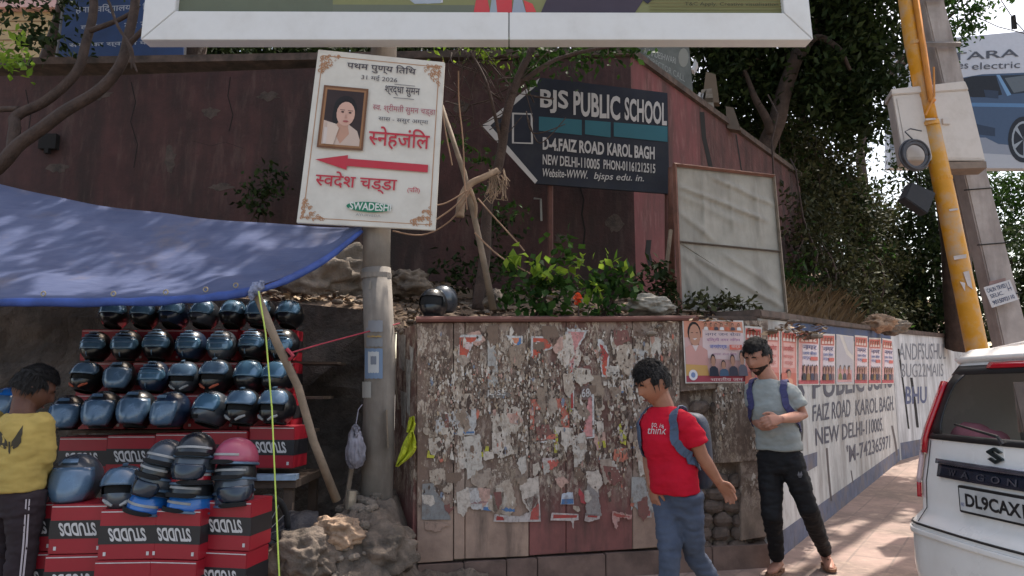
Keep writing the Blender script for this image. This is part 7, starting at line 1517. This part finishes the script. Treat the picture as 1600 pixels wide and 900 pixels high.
for i in range(240):
    x = rr.uniform(-2.3, -.9); y = rr.uniform(4.4, 5.5); s_ = rr.uniform(.012, .05); mb.ell((x, y, moundz(x, y) + s_ * .2), (s_ * rr.uniform(.8, 1.4), s_, s_ * .7), solidrot(rr.uniform(0, 3), rr.uniform(-.4, .4)), 6, 5)
tag(mb.build('loose_stones', m_grock), 'loose stones and clods on the bank and the rubble', 'stones', kind='stuff')
def blades(n, fn, h, m, name, label, lean=.5):
    vs = []
    for i in range(n):
        x, y, z = fn(); hh = h * random.uniform(.5, 1.2); a = random.uniform(0, 6.3); l = V((math.cos(a), math.sin(a), 0)) * hh * random.uniform(0, lean); s_ = V((-math.sin(a), math.cos(a), 0)) * .006; p = V((x, y, z)); vs += [p - s_, p + s_, p + l * .4 + V((0, 0, hh * .6)) + s_ * .7, p + l + V((0, 0, hh))]
    mb = MB(); mb.add(vs, [(4 * i, 4 * i + 1, 4 * i + 2, 4 * i + 3) for i in range(n)]); tag(mb.build(name, m, fixn=False), label, 'dry grass', kind='stuff')
def bkpt():
    u = random.random(); x = 2.3 + u * 3.4; y = 6.6 + (x - 2.3) * 1.42 + random.uniform(0, 1.3); return x, y, bank_z(x, y)
blades(1700, bkpt, .26, leafmat('dry_grass', L(92, 74, 54), L(136, 112, 82), .3), 'dry_grass', 'dry brown grass along the foot of the creepers behind the painted wall', 1.0)

# ------------------------------------------------------------------ right: creepers, trees, scraps behind the wall
mb = MB(); hb = QuadPlane((990, 66, 10), (1085, 150, 10), (985, 100, 10))
hb = YPlane(9.6); gh = thing('notice_board', 'sagging grey banner with faded lettering behind the corner of the maroon wall', 'banner', tuple(hb.px(1040, 110)))
mb = MB(); mb.prism([hb.px(x, y) for x, y in ((980, 88), (1084, 156), (1076, 66), (990, 62))], (0, .03, 0)); mb.build('board', mk('grey_flex', L(110, 112, 108), .7, var=.25, scale=4, dirt=L(70, 72, 68), damt=.6), gh)
a = Art(hb, .002); a.text('A. MADESHWARI', [(1006, 84), (1056, 100), (1056, 90), (1006, 74)], L(176, 176, 172)); a.text('DIRECTOR CALL', [(1012, 96), (1070, 128), (1070, 118), (1012, 87)], L(160, 160, 156)); a.poly(circ(1068, 90, 8, 12, 15), L(150, 148, 140)); a.build('lettering', gh)
mb = MB()
for pts, c_ in (([(1097, 160), (1103, 112), (1118, 116), (1124, 160)], L(110, 94, 78)), ([(1092, 168), (1096, 140), (1112, 138), (1116, 168)], L(140, 132, 122)), ([(1136, 200), (1134, 166), (1146, 168), (1158, 204)], L(98, 84, 72)), ([(1088, 158), (1092, 144), (1100, 146), (1096, 162)], L(206, 206, 210)), ([(1080, 108), (1086, 92), (1090, 98), (1084, 110)], L(200, 200, 206))): mb.prism([P(x, y, 10.2) for x, y in pts], (.05, .15, 0), c_)
tag(mb.build('scrap_pile', PRINT, cols=True), 'broken boards and pale rags piled behind the corner of the maroon wall', 'scrap pile')
def tree(label, base, trunkpts, r0, blobs, n, size, m, clump=.3, per=30, limbs=()):
    t = thing('tree', label, 'tree', tuple(base)); mb = MB(); limb(mb, [base] + trunkpts, r0, r0 * .55, 9, .06)
    for l in limbs: limb(mb, l, r0 * .45, r0 * .15, 6, .05)
    for b in blobs: limb(mb, [V(trunkpts[-1]), V(trunkpts[-1]).lerp(V(b[:3]), .5) + V((0, 0, .2)), V(b[:3])], r0 * .35, r0 * .1, 6, .05)
    mb.build('trunk', m_bark, t, smooth=True); leaf_mesh(cloud(blobs, n, clump, per), size, 'crown', m, t); return t
tree('dark dense tree with a leaning trunk behind the right end of the maroon wall', P(1185, 285, 12.5) - V((0, 0, 1.4)), [P(1195, 250, 12.5), P(1215, 180, 12.3), P(1238, 110, 12.2), P(1252, 50, 12.2)], .2,
     [PB_(1150, 130, 13, 1.0, .9, .8), PB_(1110, 90, 13.2, .9, .9, .6), PB_(1200, 60, 13, 1.2, 1, .8), PB_(1290, 120, 12.6, 1.0, .9, 1.0), PB_(1330, 40, 12.6, 1.1, 1, .8), PB_(1350, 160, 12.8, .7, .8, .9), PB_(1270, -40, 12.5, 1.8, 1.3, .9), PB_(1366, 80, 13, .3, .6, .6), PB_(1180, 200, 13.2, .8, .6, .6)], 26000, .15, LFd, .22, 34,
     limbs=[[P(1232, 125, 12.2), P(1270, 60, 12), P(1310, 75, 11.8), P(1330, 110, 11.8)], [P(1205, 210, 12.3), P(1180, 150, 12.2), P(1160, 110, 12.2)]])
tree('dark tree filling the gap behind the maroon wall below the billboard', V((-3.5, 11.5, 2)), [V((-3.4, 11.5, 4)), V((-3.2, 11.4, 5.6))], .2,
     [(-4.6, 11.5, 7.0, 1.3, .9, .8), (-2.6, 11.5, 7.1, 1.4, .9, .8), (-.8, 11.3, 7.1, 1.4, .9, .8), (-6.0, 11.6, 7.0, 1.0, .9, .8), (-3, 12.2, 7.2, 3.4, 1.1, .9), (-3, 11.5, 6.2, 3, 1.0, .5)], 17000, .13, LFd, .22, 34)
tree('deep green tree farther back behind the maroon wall', V((-1.0, 15, 2)), [V((-1, 15, 5)), V((-.8, 15, 7.4))], .22, [(-5.5, 15.2, 8.4, 1.8, .9, 1.1), (-3.4, 15.2, 8.5, 1.8, .9, 1.1), (-1.2, 15.2, 8.4, 1.8, .9, 1.1), (1.2, 15.2, 8.4, 1.8, .9, 1.1)], 9000, .2, LFd, .25, 34)
tree('dark tree behind the maroon wall above the school sign', V((1.4, 12.5, 2)), [V((1.4, 12.5, 4.2)), V((1.5, 12.4, 5.8))], .18, [(.4, 12.5, 7.2, 1.3, .9, .9), (1.8, 12.4, 7.2, 1.3, .9, .9), (2.9, 13.2, 6.8, .9, .9, .9), (1.5, 12.8, 8.0, 2.2, 1.1, .9), (1.5, 13, 6.4, 2.2, .9, .6)], 11000, .13, LFd, .22, 34)
cp_ = []
for k in range(26):
    t_ = k / 25; x = 4.5 + 5.9 * t_; y = 11.5 + 6.6 * t_; 
    for q_, z in enumerate((2.6, 3.4, 4.2, 5.0, 5.8, 6.4)): cp_.append((x + random.uniform(-.3, .3) + q_ * .06, y + random.uniform(-.2, .3) + q_ * .35, z + t_ * .5 - max(0, t_ - .55) * q_ * .9 + random.uniform(-.2, .2), .7, .6, .6))
cp_ += [PB_(1215, 262, 10.9, .35, .2, .4), PB_(1250, 300, 11.4, .4, .25, .6), PB_(1192, 236, 10.7, .28, .15, .22), PB_(1245, 360, 11.3, .4, .25, .6), PB_(1250, 430, 11.2, .4, .25, .5), PB_(1165, 205, 10.4, .2, .15, .14)]
t = thing('creeper', 'mass of dusty creepers smothering the far end of the maroon wall', 'creeper', (6, 13.5, 2.4)); mb = MB()
for b in cp_[::3]: limb(mb, [V((b[0], b[1], 2.2)), V((b[0] + random.uniform(-.3, .3), b[1], 3.2)), V((b[0], b[1], b[2] + 1.2))], .03, .012, 5, .15)
mb.build('stems', m_bark, t, smooth=True); leaf_mesh(cloud(cp_, 46000, .2, 34), .115, 'foliage', LFk, t)
leaf_mesh(cloud([(b[0] - .2, b[1] - .4, b[2] - .2, .5, .3, .5) for b in cp_[::4]], 3000, .14, 20), .1, 'bright_leaves', LF, t)
tree('tall tree behind the creepers left of the yellow pole', V((6.5, 16, 2)), [V((6.6, 16, 5)), V((6.8, 15.8, 7.2))], .22, [(6.2, 15.6, 5.6, 1.0, 1, 1.2), (6.9, 15.6, 7.2, 1.1, 1, 1.2), (6.6, 15.4, 9, 1.6, 1.2, 1.2), (5.3, 15.6, 6.6, 1.2, 1, 1.4), (7.6, 15.8, 8.4, .7, .8, 1.0), (7.7, 16, 5.4, .5, .8, .8)], 13000, .16, LFd, .24, 34)
tree('dark leafy tree between the creepers and the yellow pole', V((10.2, 17.5, .5)), [V((10.2, 17.5, 2.4)), V((10.2, 17.5, 4))], .18, [PB_(1435, 250, 17, .8, .7, .8), PB_(1460, 330, 17, 1.0, .8, .9), PB_(1430, 390, 17, 1.0, .8, .9), PB_(1475, 430, 17, 1.0, .8, .9), PB_(1440, 480, 17, 1.1, .8, .6), PB_(1500, 500, 17, 1.0, .8, .5), PB_(1520, 380, 17.5, .8, .7, .9)], 9500, .15, LFd, .22, 34)
tree('sunlit loose tree in front of the sky behind the top of the concrete pole', V((11.2, 22, 1)), [V((11.2, 22, 8)), V((11.4, 22, 10.6))], .2, [PB_(1490, 20, 21, 1.0, .8, .8), PB_(1478, 55, 21, .6, .6, .6), PB_(1515, 30, 21, .5, .5, .4), PB_(1530, -10, 21, 1.0, .7, .5), PB_(1478, -10, 21, .8, .8, .6)], 1900, .17, LF, .2, 22)
tree('green tree under the far hoarding right of the concrete pole', V((17, 27, 1)), [V((17, 27, 3.5)), V((17.2, 27, 5.2))], .2, [PB_(1570, 290, 26, 1.5, 1, 1.0), PB_(1600, 330, 26, 1.5, 1, 1.2), PB_(1560, 360, 26, 1.4, 1, 1.2), PB_(1620, 400, 26, 1.6, 1, 1.4), PB_(1660, 300, 26, 1.6, 1, 1.2)], 6500, .2, LF, .25, 30)
tree('dark bushy tree right of the concrete pole behind the car', V((14, 20, .5)), [V((14, 20, 1.6)), V((14, 20, 2.6))], .18, [PB_(1580, 400, 19, 1.0, .8, .9), PB_(1600, 460, 19, 1.2, .8, .9), PB_(1560, 500, 19, .9, .8, .7), PB_(1640, 430, 19, 1.4, .8, 1.4), PB_(1600, 520, 19, 1.3, .8, .7)], 6500, .15, LFd, .22, 30)

# ------------------------------------------------------------------ shade trees above the frame
def canopy(label, base, hub, blobs, n, gaps, size=.16):
    t = thing('tree', label, 'tree', tuple(base)); mb = MB(); limb(mb, [V(base), V(base).lerp(V(hub), .5) + V((.2, 0, 0)), V(hub)], .3, .2, 10, .1)
    for b in blobs: limb(mb, [V(hub), V(hub).lerp(V(b[:3]), .5) + V((0, 0, .3)), V(b[:3])], .12, .04, 6, .08)
    mb.build('trunk', m_bark, t, smooth=True); c = cloud(blobs, n, .3, 40, .0)
    keep = np.ones(len(c), bool)
    for gx, gy, gz, gr in gaps:          # openings in the crown above (gx,gy,gz) along the sun's rays
        k = (c[:, 2] - gz) / SUN.z; dx = c[:, 0] - SUN.x * k - gx; dy = c[:, 1] - SUN.y * k - gy
        keep &= ~((dx ** 2 + dy ** 2) < gr ** 2)
    el = (c[:, 2] - CAMH) / np.maximum(c[:, 1], .1); keep &= el > .66
    leaf_mesh(c[keep], size, 'crown', LF, t)
rg_ = random.Random(4)
GAPS = [(rg_.uniform(-4.2, -.9), rg_.uniform(4.2, 6.0), 2.4, rg_.uniform(.06, .17)) for _ in range(46)] + [(rg_.uniform(-1.2, 2.5), rg_.uniform(5.6, 7.8), 2.1, rg_.uniform(.08, .2)) for _ in range(14)] + [(3.0, 6.0, 0, .62), (3.6, 6.9, 0, .55), (2.5, 5.5, 0, .4), (-1.2, 4.62, .5, .2), (3.4, 3.6, 1.4, .5)]
canopy('large shade tree reaching over the billboard from behind the maroon wall', (-5.5, 9.6, 2.2), (-4.6, 9.6, 7.4), [(-6.5, 7.5, 8, 1.8, 1.6, .7), (-4.2, 7.6, 8.2, 1.8, 1.6, .7), (-2.2, 7.2, 8.2, 1.6, 1.5, .7), (-5, 9.5, 9, 2.2, 1.6, .8), (-2, 9, 9, 2, 1.5, .8), (-.2, 7.3, 8.4, 1.5, 1.5, .7)], 9000, GAPS)
canopy('second large shade tree spreading over the pavement from the bank', (9.6, 15.2, 2.2), (7.6, 12.6, 8.8), [(1.5, 7.2, 8.4, 1.6, 1.5, .7), (3.5, 7.4, 8.6, 1.7, 1.5, .7), (5.5, 8, 9, 1.7, 1.5, .7), (2.2, 9.2, 9.2, 1.8, 1.5, .7), (4.6, 9.6, 9.6, 1.8, 1.5, .8), (6.6, 9.6, 9.8, 1.5, 1.4, .8), (7.4, 11.6, 10.4, 1.6, 1.6, .8)], 11000, GAPS)
